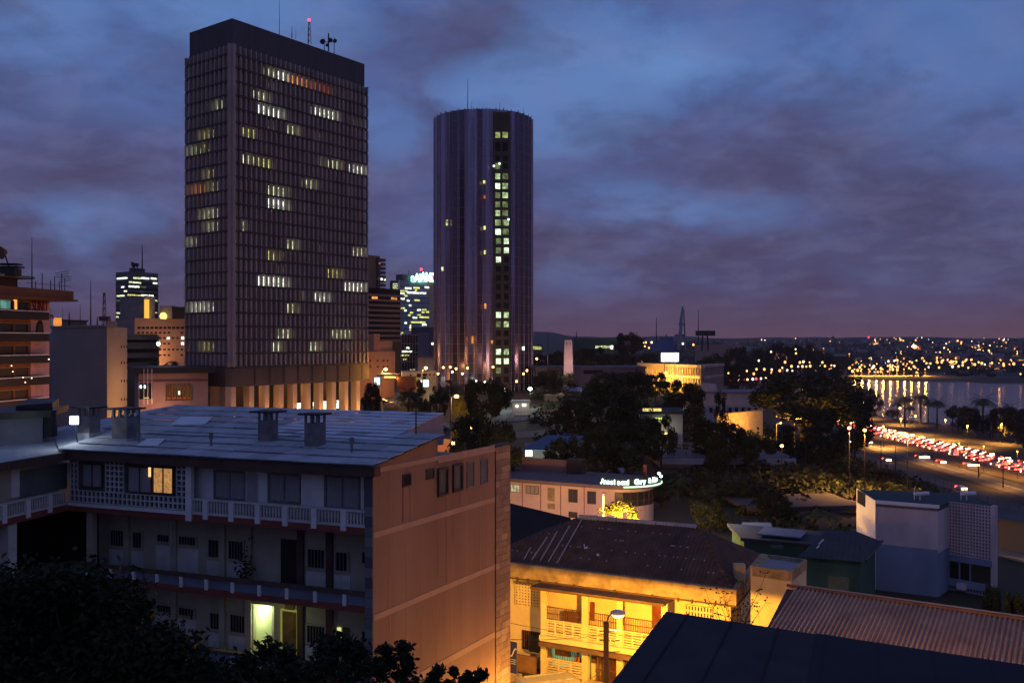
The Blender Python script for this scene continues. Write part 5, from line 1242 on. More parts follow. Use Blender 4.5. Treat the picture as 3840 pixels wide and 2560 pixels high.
pt_, hm = person('person', 'person in an orange shirt sitting in the lit ground floor bay of the cream house', ploc, math.radians(-60), ('orange', (.62, .16, .03)))
chr_ = hm.build('chair', M_grilb); chr_.location = ploc; chr_.rotation_euler = (0, 0, math.radians(-60)); tag(chr_, 'plain dark chair under the seated person in the cream house', 'chair')
fl_ = MB().pb(PB, PB.s(y3.x(425)), PB.s(y3.x(728)), .34, .55, -1.1, -.2).build('porch_floor', M_ylwd, H_)
# ---- street lamp on a concrete pole, wires, banner sign, white van roof
sp = W(*y3(925, 1060), 50.5); hd = W(*y3(1022, 985), 51.6)
L1 = thing('street_lamp', 'sodium street lamp on a dark concrete pole burning in front of the cream house', 'street lamp', (sp.x, sp.y, 0))
MB().para((sp.x-.13, sp.y-.13, 0), (.26, 0, 0), (0, .26, 0), (0, 0, sp.z)).build('pole', mat('pole_concrete', (.07, .05, .04)), L1)
m = MB(); a = Vector((sp.x, sp.y, sp.z-.1)); m.tube(a, a+Vector((.10, 0, .35)), .045); m.tube(a+Vector((.10, 0, .35)), hd+Vector((-.35, 0, .0)), .04); m.build('arm', M_metal, L1)
hdo = MB().ball(hd+Vector((0, 0, .05)), .42, 10, sz=.35).build('head', M_white, L1)
MB().ball(hd+Vector((.02, 0, -.06)), .34, 10, sz=.45).build('bulb', M_sod, hdo)
point('lamp_light', hd+Vector((.0, .3, -.35)), 4200, (1., .42, .035), .25, parent=L1)
point('lamp_light', Vector((9.5, 51.6, 4.8)), 420, (1., .42, .035), .3, parent=L1)  # added fill light for the house front, no lamp stands here
for q in (.4, .9, 1.5): MB().tube((sp.x-.35, sp.y-.1, sp.z-q), (sp.x+.75, sp.y+.2, sp.z-q-.1), .03, n=5).build('insulator_bar', M_black, L1)
wr = thing('overhead_wires', 'thin overhead wires strung from the concrete pole to both sides', 'wires', (sp.x, sp.y, sp.z-.6)); mts = [((sp.x, sp.y, sp.z-.6), W(*y3(120, 1200), 46)), ((sp.x, sp.y, sp.z-.7), W(*y3(120, 1062), 60)), ((sp.x, sp.y, sp.z-.5), W(*y3(1290, 1170), 54)), ((sp.x, sp.y, sp.z-2.2), W(*y3(740, 1560), 53))]
for a, b in mts:
    a, b = Vector(a), Vector(b); m = MB(); pr_ = a
    for k in range(1, 11): f = k/10; q = a+(b-a)*f-Vector((0, 0, .5*f*(1-f))); m.tube(pr_, q, .016, n=4, cap=False); pr_ = q
    m.build('wire', M_black, wr)
sg = W(1926, 2460, 47.5); SG = thing('banner_sign', 'tall narrow dark blue street banner with a curling white stroke by the stone pier', 'sign', (sg.x+.2, sg.y, 0))
PG = PL((sg.x-.21, sg.y+.2), (.45, -.35)); a_, b_ = PG.s(1914), PG.s(1938); zt_s, zb_s = PG.z(1926, 2405), PG.z(1926, 2530)
MB().tube(PG.pt(a_-.1, 0, 0), PG.pt(a_-.1, zt_s+.1, 0), .05).build('post', M_black, SG)
pnl = MB().pb(PG, a_, b_, zb_s, zt_s, -.02, .02).build('panel', mat('banner_blue', (.05, .05, .16)), SG)
w_ = b_-a_; hgt = zt_s-zb_s
m = MB(); pr_ = None
for k in range(9):
    f = k/8; q = PG.pt(a_+w_*f, zb_s+hgt*(.58+.22*f-.06*math.sin(f*6.3)), .03)
    if pr_ is not None: m.tube(pr_, q, .035, n=4)
    pr_ = q
m.build('curl_mark', M_white, pnl)
for k in range(3): MB().pb(PG, a_+w_*.15, b_-w_*.1, zb_s+hgt*(.34+.06*k), zb_s+hgt*(.36+.06*k), .022, .03).build('text_line', M_white, pnl)
MB().pb(PG, a_+.02, b_-.02, zb_s+.02, zb_s+.10, .022, .04).build('pale_edge', M_ylw, pnl)
point('street_glow', (-1.6, 52.5, 2.6), 480, (1., .48, .05), .3, parent=SG)

# ---- street lamps down in the alley: they stand right of the salmon wall
def lamp_at(x, y, d, lb, P, h=None, c=(1., .45, .07), bulb=None, ball=.28, arm=1., z0=None):
    hd = W(x, y, d); g = gz(hd.x, hd.y) if z0 is None else z0
    t = thing('street_lamp', lb, 'street lamp', (hd.x-arm, hd.y, g))
    MB().tube((hd.x-arm, hd.y, g), (hd.x-arm, hd.y, hd.z-.2), .12, .07).build('pole', M_metal, t)
    MB().tube((hd.x-arm, hd.y, hd.z-.2), hd+Vector((-.2, 0, .05)), .05, n=6).build('arm', M_metal, t)
    MB().ball(hd, ball, 8, sz=.7).build('bulb', bulb or M_sod, t)
    if P: point('open_light', hd-Vector((0, 0, ball+.15)), P, c, .3, parent=t)
    return t
lamp_at(1990, 2700, 41.5, 'street lamp at the kerb just below the salmon wall', 620, z0=0)
#PART5
# ---- curved white hotel with glowing letters on its roof edge
hO = Vector(XZ(1905, 122)); dh = Vector((.89, -.456)).normalized(); PH = PL(hO, dh)
M_hw = mat('hotel_white', (.60, .46, .42), c2=(.52, .39, .35), scale=.3)
zh = PH.z(*y5(765, 1032)); zg = gz(5, 118)-1; sN = PH.s(y5.x(1660)); RH = 4.2
Hh = thing('curved_hotel', 'low pinkish white building with a rounded corner and glowing roof letters behind the dark roof', 'building', (hO.x+6, hO.y, zg))
hb = Vector((-PH.n.x, -PH.n.y)); c0 = PH.O+PH.d*sN+hb*RH
arc = [c0-hb*0+(-hb*math.cos(a)+PH.d*math.sin(a))*RH for a in [math.pi*k/14 for k in range(15)]]
p0 = PH.O-PH.d*6
outl = [p0]+arc+[p0+hb*2*RH]
MB().prism([tuple(v) for v in outl], zg, zh).build('wall', M_hw, Hh)
R2_ = RH+1.0; arc2 = [c0+(-hb*math.cos(a)+PH.d*math.sin(a))*R2_ for a in [math.pi*k/14 for k in range(15)]]
MB().prism([tuple(v) for v in [p0-hb]+arc2+[p0+hb*(2*RH+1)]], zh+.005, zh+.42).build('roof_slab', mat('hotel_roof', (.16, .13, .14), c2=(.11, .09, .10), scale=.4), Hh)
m = MB(); qs = arc2[2:12]
for a, b in zip(qs[:-1], qs[1:]): m.tube((*a, zh+.30), (*b, zh+.30), .10, n=6)
m.build('neon_rim', emat('neon_rim', (.62, 1., .62), 1.9, samp='AUTO'), Hh)
brd = thing('roof_sign', 'curved board of glowing white letters on the rounded roof edge', 'sign', (*c0, zh+.43)); m = MB(); R3 = R2_-.55
pa = [c0+(-hb*math.cos(a)+PH.d*math.sin(a))*R3 for a in [math.pi*(-.06+.62*k/9) for k in range(10)]]
for a, b in zip(pa[:-1], pa[1:]): m.add([(*a, zh+.45), (*b, zh+.45), (*b, zh+1.25), (*a, zh+1.25)], [(0, 1, 2, 3), (3, 2, 1, 0)])
m.build('sign_board', mat('sign_board', (.05, .08, .06)), brd)
M_let = emat('sign_letters', (.70, 1., .85), 3.2)
word = 'Aessiaoni Gwry & Hew'
nL_ = len(word)
for i, ch in enumerate(word):
    if ch == ' ': continue
    a = math.pi*(-.045+.56*(i+.0)/nL_); dv = hb*math.sin(a)+PH.d*math.cos(a); pos = c0+(-hb*math.cos(a)+PH.d*math.sin(a))*(R3+.08)
    text(ch, .86, M_let, 'letter', (pos.x, pos.y, zh+.55), dv, brd, thick=.03, bold=.035, sx=.95)
an_ = math.pi*.62; pos = c0+(-hb*math.cos(an_)+PH.d*math.sin(an_))*(R3+.3)
for dz, dx in ((1.3, -.1), (.95, .15)): MB().ball((pos.x+dx, pos.y, zh+dz), .17, 8).build('round_lamp', M_whl, brd)
MB().tube((c0.x+3.0, c0.y-1.2, zh+.4), (c0.x+3.0, c0.y-1.2, zh+2.5), .22, n=8).build('red_flue', M_red, Hh)
for r, kind in (((770, 1066, 857, 1138), 'lit'), ((912, 1078, 1032, 1156), 'pale'), ((1112, 1098, 1176, 1220), 'blind'), ((1112, 1242, 1178, 1292), 'blind'), ((1303, 1110, 1387, 1232), 'dark'), ((1476, 1130, 1556, 1246), 'dark'), ((1305, 1318, 1385, 1372), 'dark')):
    if kind == 'blind': patch(Hh, PH, *y5.r(*r), M_ylwd, name='blind')
    else: window(Hh, PH, *y5.r(*r), pane=emat('hotel_window_lit', (1., .85, .5), .55, .5, 1.5) if kind == 'lit' else (M_curt if kind == 'pale' else M_glassn), frame=M_fascia, fw=.06, mull=2 if kind != 'dark' else 1)
for x in (880, 1048, 1232, 1448): q = PH.s(y5.x(x)); MB().pb(PH, q-.03, q+.03, zg, zh, 0, .07).build('downpipe', M_red, Hh)
zz0, zz1 = PH.z(*y5(1500, 1250)), PH.z(*y5(1500, 1125))
m = MB(); g_ = MB(); ws = [c0+(-hb*math.cos(a)+PH.d*math.sin(a))*(RH+.04) for a in [math.pi*k/14 for k in range(1, 9)]]
for a, b in zip(ws[:-1], ws[1:]):
    g_.add([(*a, zz0), (*b, zz0), (*b, zz1), (*a, zz1)], [(0, 1, 2, 3), (3, 2, 1, 0)])
    m.tube((*a, zz0), (*a, zz1), .05, n=4)
    for z in (zz0, (zz0*.62+zz1*.38), zz1): m.tube((*a, z), (*b, z), .05, n=4)
fo = m.build('curved_window_frame', M_fascia, Hh); g_.build('curved_window', M_glassn, Hh)
lp = W(*y5(1622, 1155), 108)
L2 = thing('street_lamp', 'bright pale lamp post with a glowing column before the rounded corner', 'street lamp', (lp.x, lp.y, gz(lp.x, lp.y)))
MB().tube((lp.x, lp.y, gz(lp.x, lp.y)), lp, .10, .07).build('pole', M_white, L2); MB().ball(lp+Vector((.1, 0, .1)), .22, 8, sz=.6).build('head', M_metal, L2)
MB().tube(lp+Vector((0, -.12, -3.1)), lp+Vector((0, -.12, -.2)), .10, n=6).build('glowing_column', emat('column_glow', (1., .75, .25), 4), L2)
point('wall_wash', lp+Vector((-1.0, -5., -2.2)), 900, (1., .46, .30), .5, parent=L2)
point('wall_wash', lp+Vector((-9., -5., -3)), 600, (1., .46, .38), .5, parent=L2)
mast('flag_mast', 'plain dark mast rising behind the rounded hotel corner', y5.x(1880), y5.y(700), y5.y(1000), 135, .10, z0=-2)
sd = thing('satellite_dish', 'small blue dish on a leaning stay on the hotel roof', 'dish', (PH.pt(13.5, zh+.43, -5))); c = WL[sd.name]
MB().tube(c, c+Vector((-.1, 0, .9)), .05).tube(c+Vector((-3.0, -1, .1)), c+Vector((-1.6, -1, 1.3)), .04).build('stay', M_metal, sd); MB().tube(c+Vector((-.2, 0, .95)), c+Vector((.3, .1, 1.25)), .5, .2, 10).build('dish', mat('blue_dish', (.10, .16, .30)), sd)
bx = thing('roof_tank', 'pinkish parapet block and dark tank on the left of the hotel roof', 'tank', PH.pt(4, zh+.43, -6)); 
MB().pb(PH, -2, 5.2, zh+.43, zh+2.0, -8, -7.5).build('parapet_wall', mat('rose_wall', (.25, .14, .13)), bx); MB().pb(PH, 5.25, 7.4, zh+.43, zh+2.3, -8, -6.6).build('tank', M_black, bx)
# dark gable roof between the pier and the hotel
gr = thing('gabled_shed', 'black pitched roof in front of the pinkish white hotel, by the stone pier', 'shed', (2, 80, -1))
a_, b_, c_ = W(1900, y5.y(1188), 84), W(y5.x(1320), y5.y(1372), 76), W(1900, y5.y(1188), 90)
MB().add([(a_.x-3, a_.y, a_.z+.3), tuple(b_), (b_.x, b_.y-8, b_.z-2.6), (a_.x-3, a_.y-9, a_.z-2.5)], [(0, 1, 2, 3)]).add([(a_.x-3, a_.y, a_.z+.28), tuple(b_+Vector((0, 0, -.02))), (b_.x+1, b_.y+7, b_.z-3), (a_.x-3, a_.y+9, a_.z-3)], [(3, 2, 1, 0)]).build('roof', mat('black_roof', (.018, .014, .012), c2=(.028, .02, .018), scale=.5), gr)
MB().prism([(a_.x-2, 76), (b_.x-1.5, 70), (b_.x-1, 76), (a_.x-2, 84)], -1, b_.z-2.7).build('wall', M_dark, gr)

# ---- white and blue block on the right
M_ww = mat('weathered_white', (.60, .53, .56), c2=(.42, .37, .39), scale=.5, det=9, stretch=(1, 1, .4))
M_wb = mat('weathered_blue', (.19, .26, .40), c2=(.14, .20, .31), scale=.5, stretch=(1, 1, .4))
M_wl = mat('clean_white', (.82, .78, .78), c2=(.74, .70, .70), scale=.5)
zb_ = -6
pA_, pB_, pC_, pD_, pE_ = [Vector(XZ(*q)) for q in ((3214, 91.2), (3285, 85), (3517, 82.5), (3560, 85.2), (3719, 82.6))]
zt_ = CAMZ-597/F*85
bk = pA_-pB_
B2 = thing('blue_white_block', 'weathered block, white above and pale blue below, with pierced screens at its right end', 'building', (pB_.x, pB_.y, zb_))
poly = [pA_, pB_, pC_, pD_, pE_, pE_+bk*1.15+Vector((.5, 0)), pA_+(pE_-pB_)*.2+bk*.2]
f1, f2, f3, f4 = through(pB_, pA_), through(pB_, pC_), through(pC_, pD_), through(pD_, pE_)
MB().prism([tuple(v) for v in poly], zb_, zt_-.25).build('wall', M_ww, B2)
s_ = (pA_-pB_).length
zl_ = f1.z(3225, y4.y(150))
zsp = f2.z(3290, y4.y(545))
wl = MB(); wallpoly(wl, f1, [(0.01, zb_), (s_, zb_), (s_, zl_), (0.01, zt_)], -.02, .06); 
o = wl.build('left_wall', M_wl, B2); a, b, c, d = f1.r(*y4.r(820, 165, 878, 235)); MB().pb(f1, a, b, c-.3, c+.9, .03, .09).build('opening', M_dark, o)
MB().pb(f2, 0.0, (pC_-pB_).length, zb_, zsp, 0, .03).build('blue_wall', M_wb, B2)
MB().pb(f3, 0.0, (pD_-pC_).length, zb_, zsp-.3, -.01, .03).build('blue_wall', M_wb, B2)
MB().pb(f2, -.05, (pC_-pB_).length+.1, zt_-.24, zt_, -.4, .06).build('coping', M_wl, B2)
m = MB().prism([tuple(v) for v in poly], zt_-.5, zt_-.10); m.build('flat_roof', mat('teal_roof', (.05, .075, .08), c2=(.035, .05, .055), scale=.4), B2)
a, b = 0, f4.s(y4.x(1800))
z_a, z_b = f4.z(y4.x(1640), y4.y(250)), f4.z(y4.x(1640), y4.y(640)); z_c, z_d, z_e = f4.z(y4.x(1640), y4.y(685)), f4.z(y4.x(1640), y4.y(818)), f4.z(y4.x(1640), y4.y(870))
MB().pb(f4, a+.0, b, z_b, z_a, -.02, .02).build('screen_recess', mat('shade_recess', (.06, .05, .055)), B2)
grid(f4, a, b, z_b, z_a, 14, 16, .11, .021, .16).build('pierced_screen', M_ww, B2)
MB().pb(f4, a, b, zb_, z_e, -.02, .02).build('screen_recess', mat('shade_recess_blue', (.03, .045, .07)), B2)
grid(f4, a, b, zb_, z_e, 14, 18, .11, .021, .16).build('pierced_screen', M_wb, B2)
MB().pb(f4, a, b+.1, z_c, z_b-.002, 0, .35).build('slab_edge', M_wb, B2); MB().pb(f4, a, b+.1, z_e+.003, z_d, 0, .3).build('slab_edge', M_wb, B2)
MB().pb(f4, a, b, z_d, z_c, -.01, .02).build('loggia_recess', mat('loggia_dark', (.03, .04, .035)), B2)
MB().pb(f4, *PL.r(f4, *y4.r(1495, 690, 1635, 815)), .02, .05).build('window', M_dark, B2)
for x in (1490, 1567, 1645): q = f4.s(y4.x(x)); MB().pb(f4, q-.06, q+.06, z_d, z_c, .02, .12).build('mullion', M_wb, B2)
MB().pb(f4, b, b+.35, zb_, zt_, -.4, .2).build('end_pier', M_ww, B2)
MB().pb(f4, *PL.r(f4, *y4.r(1565, 828, 1628, 872)), .30, .75).build('air_conditioner', M_ww, B2)
for x, lb in ((1232, 'small pale water heater with a thin pipe'), (1575, 'short pale vent pair')):
    q = W(*y4(x, 215), 86); q.z = zt_-.1; t = thing('roof_fitting', lb+' on the blue and white block', 'fitting', q)
    MB().tube(q, q+Vector((0, 0, 1.1)), .04).tube(q+Vector((.5, 0, 0)), q+Vector((.5, 0, .5)), .05).build('pipe', M_white, t); MB().tube(q+Vector((.0, 0, .55)), q+Vector((1.3, 0, .62)), .18, n=8).build('tank', M_white, t)
point('added_wash_light', Vector((19, 93, 7.5)), 620, (1., .62, .55), .8, parent=B2); point('added_wash_light', Vector((30, 62, 11)), 230, (1., .58, .52), 1., parent=B2)  # added lights without fixtures, washing the white walls
# grey sheds right of it, with lit balcony
t, pl, pr, z0, zt_, P_ = block('grey_workshop', 'low grey flat roofed building at the right edge beyond the blue and white block', 'building', (3715, 112), (3722, 105), (3960, 100), y4.y(330)+20, mat('shed_grey', (.10, .09, .10)), z0=-12)
MB().prism([tuple(v) for v in ins(P_, -.4)], zt_+.003, zt_+.3).build('roof_slab', mat('slate_roof', (.08, .075, .085), c2=(.055, .05, .06), scale=.3), t)
for y0, y1_ in ((600, 640),): MB().pb(pr, 0, 9, pr.z(3780, y4.y(y1_)), pr.z(3780, y4.y(y0)), -.1, 2.2).build('canopy_slab', M_conc, t)
MB().pb(pr, 0, 9, pr.z(3780, y4.y(770)), pr.z(3780, y4.y(720)), 2.0, 2.2).build('balcony_wall', M_ylwd, t)
m = MB(); 
for k in range(20): q = .2+k*.42; m.pb(pr, q, q+.06, pr.z(3780, y4.y(720)), pr.z(3780, y4.y(645)), 2.05, 2.12)
m.build('railing', M_metal, t)
point('balcony_light', pr.pt(3, pr.z(3780, y4.y(700)), 1.0), 14, (1., .45, .15), .2, parent=t)
# ---- green house and sheds
M_teal = mat('teal_render', (.03, .10, .085), c2=(.02, .07, .06), scale=.4)
M_tealr = mat('teal_sheet_roof', (.032, .052, .065), c2=(.02, .034, .044), scale=.6)
gA, gB, gC = (y4.x(440), 74), (y4.x(835), 72.5), (y4.x(945), 79)
t, pl, pr, z0, zt_, P_ = block('green_house', 'dark green house with a hipped sheet roof left of the blue and white block', 'house', gA, gB, gC, y4.y(668), M_teal, z0=-6)
L_, C_, R_, B_ = P_; k0 = (L_+B_)/2+(C_-L_)*.22; k1 = (C_+R_)/2-(C_-L_)*.22; zk = zt_+1.5
def V3(v, z): return Vector((v.x, v.y, z))
Q = ins(P_, -.5); m = MB(); e_ = [V3(q, zt_+.02) for q in Q]; K0, K1 = V3(k0, zk), V3(k1, zk)
m.add([e_[0], e_[1], K1, K0], [(0, 1, 2, 3)]); m.add([e_[1], e_[2], K1], [(0, 1, 2)]); m.add([e_[2], e_[3], K0, K1], [(0, 1, 2, 3)]); m.add([e_[3], e_[0], K0], [(0, 1, 2)])
corrugated(m, e_[0], e_[1], K0, K1, .4, .025); m.build('hip_roof', M_tealr, t)
MB().tube(e_[1]+Vector((0, 0, .1)), e_[2]+Vector((0, 0, .1)), .09, n=6).build('gutter', M_black, t)
patch(t, pl, *y4.r(600, 785, 752, 905), mat('green_shutter', (.13, .17, .13), c2=(.09, .12, .09), scale=1.5), name='shutter')
for q_ in (545, 515): p_ = W(*y4(q_, 530+(545-q_)*1.5), 74.5); MB().tube(p_-Vector((.15, 0, .18)), p_+Vector((.2, 0, .2)), .05, n=5).build('roof_strip', M_white, t)
for x0, y0 in ((550, 590), (480, 635), (700, 548), (190, 580)): p_ = W(*y4(x0, y0), 75); MB().para(p_, (.9, 0, 0), (0, .4, .2), (0, 0, .03)).build('roof_patch', M_tealr, t)
t, pl, pr, z0, zt_, P_ = block('green_shed', 'long low dark teal shed roof behind the cream house', 'shed', (2745, 92), (2790, 86), (3190, 82), y4.y(520), M_teal, z0=-6)
MB().prism([tuple(v) for v in ins(P_, -.4)], zt_+.003, [zt_+.3, zt_+.3, zt_+.3, zt_+.3]).build('sheet_roof', M_tealr, t)
m = MB().pb(pr, 1, pr.s(3000), zt_+.5, zt_+.62, -4, -.5); m.build('blue_sheet', mat('blue_sheet', (.08, .13, .21)), t)
t, pl, pr, z0, zt_, P_ = block('blue_roof_shed', 'small shed with a pale blue sheet roof next to the dark teal shed', 'shed', (2795, 95), (2800, 90), (2890, 89), y4.y(490), M_teal, z0=-6)
MB().prism([tuple(v) for v in ins(P_, -.3)], zt_+.003, [zt_+.3, zt_+.1, zt_+.1, zt_+.5]).build('sheet_roof', mat('blue_sheet', (1, 1, 1)), t)
# lit pink bungalow further back
t, pl, pr, z0, zt_, P_ = block('pink_bungalow', 'low pink bungalow with long dark roof and ribbon window, left of the blue block', 'house', (2800, 128), (2815, 122), (3230, 124), y4.y(300), mat('bungalow_pink', (.42, .27, .24), c2=(.34, .21, .19), scale=.4), z0=-8)
MB().pb(pr, -.6, pr.s(3230), zt_+.01, zt_+.5, -9, .9).build('roof_slab', mat('slate_roof', (1, 1, 1)), t)
patch(t, pr, *y4.r(98, 345, 310, 385), M_dark, name='window', o1=.08); patch(t, pr, *y4.r(315, 342, 800, 470), mat('brown_shade', (.04, .02, .015)), name='veranda', o1=.05)
patch(t, pr, *y4.r(137, 300, 185, 328), M_dark, name='window', o1=.08)
point('added_bungalow_light', pr.pt(7, zt_-1.5, 8), 420, (1., .42, .25), .3, parent=t)  # added light without a fixture, brightening the pink front
# ---- corrugated shed and dark roof in the foreground
ra, rb_ = Vector((14.32, 50, 22-CY*0)), None
zs = 22-918*50/F
A1, B1 = Vector((14.35, 50.0, zs)), W(3842, 2321, 44.0); B1.z = zs
sh_ = thing('corrugated_shed', 'shed with a broad brown corrugated roof lit orange at its lower edge, bottom right', 'shed', (20, 44, 0))
dd_ = (B1-A1).normalized(); B1 = A1+dd_*15
nn = Vector((-.42, -.907, 0)).normalized(); sl = 7.0
A0 = A1+nn*sl-Vector((0, 0, 1.55)); B0 = B1+nn*sl-Vector((0, 0, 1.55)); A0.x -= .5
M_cor = mat('corrugated_sheet', (.42, .29, .21), c2=(.29, .19, .135), scale=.6, stretch=(1, 1, 1))
m = MB(); corrugated(m, A0, B0, A1, B1, .215, .055); m.build('corrugated_roof', M_cor, sh_)
MB().tube(A1+Vector((0, 0, .06)), B1+Vector((0, 0, .06)), .09, n=6).build('ridge_cap', M_rroof, sh_)
u_ = dd_; MB().add([tuple(v-Vector((0, 0, .12))) for v in (A0, B0, B1, A1)], [(0, 1, 2, 3)]).build('roof_board', M_rroof, sh_)
Ab = A1-nn*7; Bb = B1-nn*7; MB().add([tuple(A1), tuple(B1), (Bb.x, Bb.y, zs-1.55), (Ab.x, Ab.y, zs-1.55)], [(0, 1, 2, 3)]).build('rear_roof', M_cor, sh_)
MB().prism([(A0.x+.6, A0.y+.6), (B0.x-.3, B0.y+.6), (Bb.x-.3, Bb.y-.6), (Ab.x+.4, Ab.y-.6)], 0, zs-1.75).build('wall', M_ylwd, sh_)
zd = 22-1011*30/F; D0, D1, D2 = W(2498, 2291, 30), W(2280, 2575, 23.4), W(3860, 2499, 24.9)
for v in (D0, D1, D2): v.z = zd
dk = thing('dark_roofed_block', 'block with a plain blue-black flat roof cutting across the bottom right corner', 'building', (8, 22, 0))
D3 = D1+(D2-D0)*1.1; D1b = D0+(D1-D0)*1.6; D2b = D0+(D2-D0)*1.25; D3b = D1b+(D2b-D0)
M_dkr = mat('bitumen_roof', (.016, .016, .022), c2=(.032, .030, .036), scale=.9, rough=.8)
for k_ in range(9):
    q0 = D0+(D2b-D0)*((k_+.5)/9.); q1 = q0+(D1b-D0); ud_ = (D2b-D0).normalized()*.05; MB().para(q0+Vector((0, 0, .031)), tuple(ud_), tuple(q1-q0), (0, 0, .008)).build('sheet_seam', mat('seam_black', (.014, .014, .018)), dk)
MB().prism([tuple(v[:2]) for v in (D0, D2b, D3b, D1b)], zd-.45, zd).build('roof', M_dkr, dk)
sh0 = D0+(D2-D0)*.46; 
MB().prism([tuple(v[:2]) for v in (sh0, D2b, D3b, sh0+(D1b-D0))], zd+.002, zd+.03).build('roof_overlay', mat('bitumen_overlay', (.011, .011, .022), c2=(.02, .02, .03), scale=.3), dk)
ce_ = (D0+D2b+D3b+D1b)/4
MB().prism([tuple((v+(ce_-v)*.06)[:2]) for v in (D0, D2b, D3b, D1b)], 0, zd-.46).build('wall', M_dark, dk)
# light that rakes the lower corrugations: a lamp standing in the yard between the two roofs
yl = A0+dd_*8.0+nn*2.4; yl.z = zs-.9
YL = thing('yard_lamp', 'yard lamp between the corrugated shed and the blue-black roof', 'street lamp', (yl.x, yl.y, 0))
MB().tube((yl.x, yl.y, 0), yl-Vector((0, 0, 1.8)), .07).build('pole', M_metal, YL); MB().ball(yl-Vector((0, 0, 1.6)), .2, 8).build('bulb', M_sod, YL)
point('yard_light', yl+Vector((0, 0, -.25)), 260, (1., .38, .07), .25, parent=YL)
for k_ in (-3.5, 3.5, 7): point('yard_light', yl+dd_*k_+Vector((0, 0, -.3)), 230, (1., .42, .1), .25, parent=YL)  # further lights added along the yard, without lamps of their own

# ---- middle distance buildings
def low(name, label, x0, x1, ytop, d, mt, roof=None, cat='building', depth=14, z0=None, rt=.5, tilt=0., ov=.4):
    t, pl, pr, z0, zt_, P_ = block(name, label, cat, (x0-4, d+depth), (x0, d), (x1, d+tilt), ytop, mt, z0=z0)
    if roof: MB().prism([tuple(v) for v in ins(P_, -ov)], zt_+.005, zt_+rt).build('roof', roof, t)
    return t, pr, zt_
M_pv = mat('pavilion_white', (.42, .41, .44), c2=(.33, .32, .35), scale=.3)
t, pr, zt_ = low('pavilion', 'long dark pavilion with a white roof edge on thin columns in the middle right', 2465, 2965, 1735, 168, mat('pavilion_dark', (.04, .035, .04)), z0=-12, depth=18)
MB().pb(pr, -.5, pr.s(2972), zt_, zt_+1.0, 1.9, 2.2).build('fascia', M_pv, t); MB().pb(pr, -.5, pr.s(2972), zt_, zt_+1.05, -12, 1.89).build('roof_slab', M_cap, t)
MB().pb(pr, 0.2, pr.s(2600), zt_-4, zt_-.01, .0, .4).build('white_wall', M_pv, t)
for x in (2722, 2745, 2818, 2880, 2890, 2898): q = pr.s(x); MB().pb(pr, q-.12, q+.12, zt_-5, zt_-.01, 1.8, 2.1).build('column', M_pv, t)
t, pr, zt_ = low('court_house', 'pale building with glowing yellow windows half hidden by the dark trees', 2400, 2560, 1552, 205, M_pv, M_tealr, z0=-3)
patch(t, pr, *y6.r(1100, 1050, 1278, 1076), emat('court_window', (1., .75, .2), 1.1, .3, 1.), name='lit_window', o1=.1)
patch(t, pr, *y6.r(1210, 1138, 1346, 1190), emat('court_window_green', (.9, 1., .25), 1.2, .3, 1.), name='lit_window', o1=.1)
for k in range(4): patch(t, pr, y6.x(1240+k*28), y6.y(1136), y6.x(1244+k*28), y6.y(1192), M_dark, name='mullion', o0=.1, o1=.2)
MB().pb(pr, pr.s(y6.x(1180)), pr.s(y6.x(1370)), pr.z(2500, y6.y(1285)), pr.z(2500, y6.y(1272)), 0, 2.5).build('lit_step', M_ylw, t)
point('step_light', pr.pt(pr.s(2490), pr.z(2500, y6.y(1255)), 3), 60, (1., .9, .4), .2, parent=t)
t, pr, zt_ = low('white_tent_roof', 'flat spreading pale blue canopy roof in the square beyond the round tree', 2050, 2190, y5.y(205)+2, 335, M_pv, z0=-2)
cc_ = pr.pt(9, zt_, -4)
m = MB(); 
for k in range(16):
    a0, a1 = k*math.pi/8, (k+1)*math.pi/8; r0_, r1_ = (11 if k % 2 else 8.5), (8.5 if k % 2 else 11)
    m.add([cc_+Vector((0, 0, 1.4)), cc_+Vector((math.cos(a0)*r0_, math.sin(a0)*r0_*.8, .1)), cc_+Vector((math.cos(a1)*r1_, math.sin(a1)*r1_*.8, .1))], [(0, 1, 2)])
m.build('star_canopy', mat('pale_blue_roof', (.34, .38, .48), c2=(.28, .31, .40), scale=.3), t)
t, pr, zt_ = low('brown_kiosk', 'small brown box building left in front of the pale canopy roof', 2043, 2110, y5.y(252), 318, mat('kiosk_brown', (.20, .11, .07)), M_conc, z0=-2, depth=8)
t, pr, zt_ = low('blue_kiosk', 'tiny violet roofed hut behind the pale canopy roof', 2195, 2245, y5.y(178), 370, M_pv, mat('violet_roof', (.22, .22, .34)), z0=-2, depth=8)
t, pr, zt_ = low('lamp_hut', 'sloping blue sheet roofed hut with a bright white lamp on its corner', 1972, 2160, y5.y(745), 148, mat('hut_wall', (.14, .13, .15)), None, z0=-6, depth=10, tilt=-2)
c_ = pr.pt(0, 0, 0); p4 = [pr.pt(-.8, zt_-.1, 1), pr.pt(pr.s(2100), zt_+.05, 1), pr.pt(pr.s(2165), zt_+1.5, -7), pr.pt(1.8, zt_+1.5, -7)]
MB().add(p4+[v+Vector((0, 0, .12)) for v in p4], [(3, 2, 1, 0), (4, 5, 6, 7), (0, 1, 5, 4), (1, 2, 6, 5), (2, 3, 7, 6), (3, 0, 4, 7)]).build('sheet_roof', mat('blue_sheet', (1, 1, 1)), t)
p_ = W(*y5(938, 782), 145); MB().box(p_.x-.5, p_.x+.5, p_.y, p_.y+.3, p_.z-.42, p_.z+.42).build('lamp', emat('hut_flood', (.9, 1., .85), 4.5), t)
point('hut_light', p_+Vector((.6, -1.5, -.6)), 160, (.85, 1., .75), .3, parent=t)
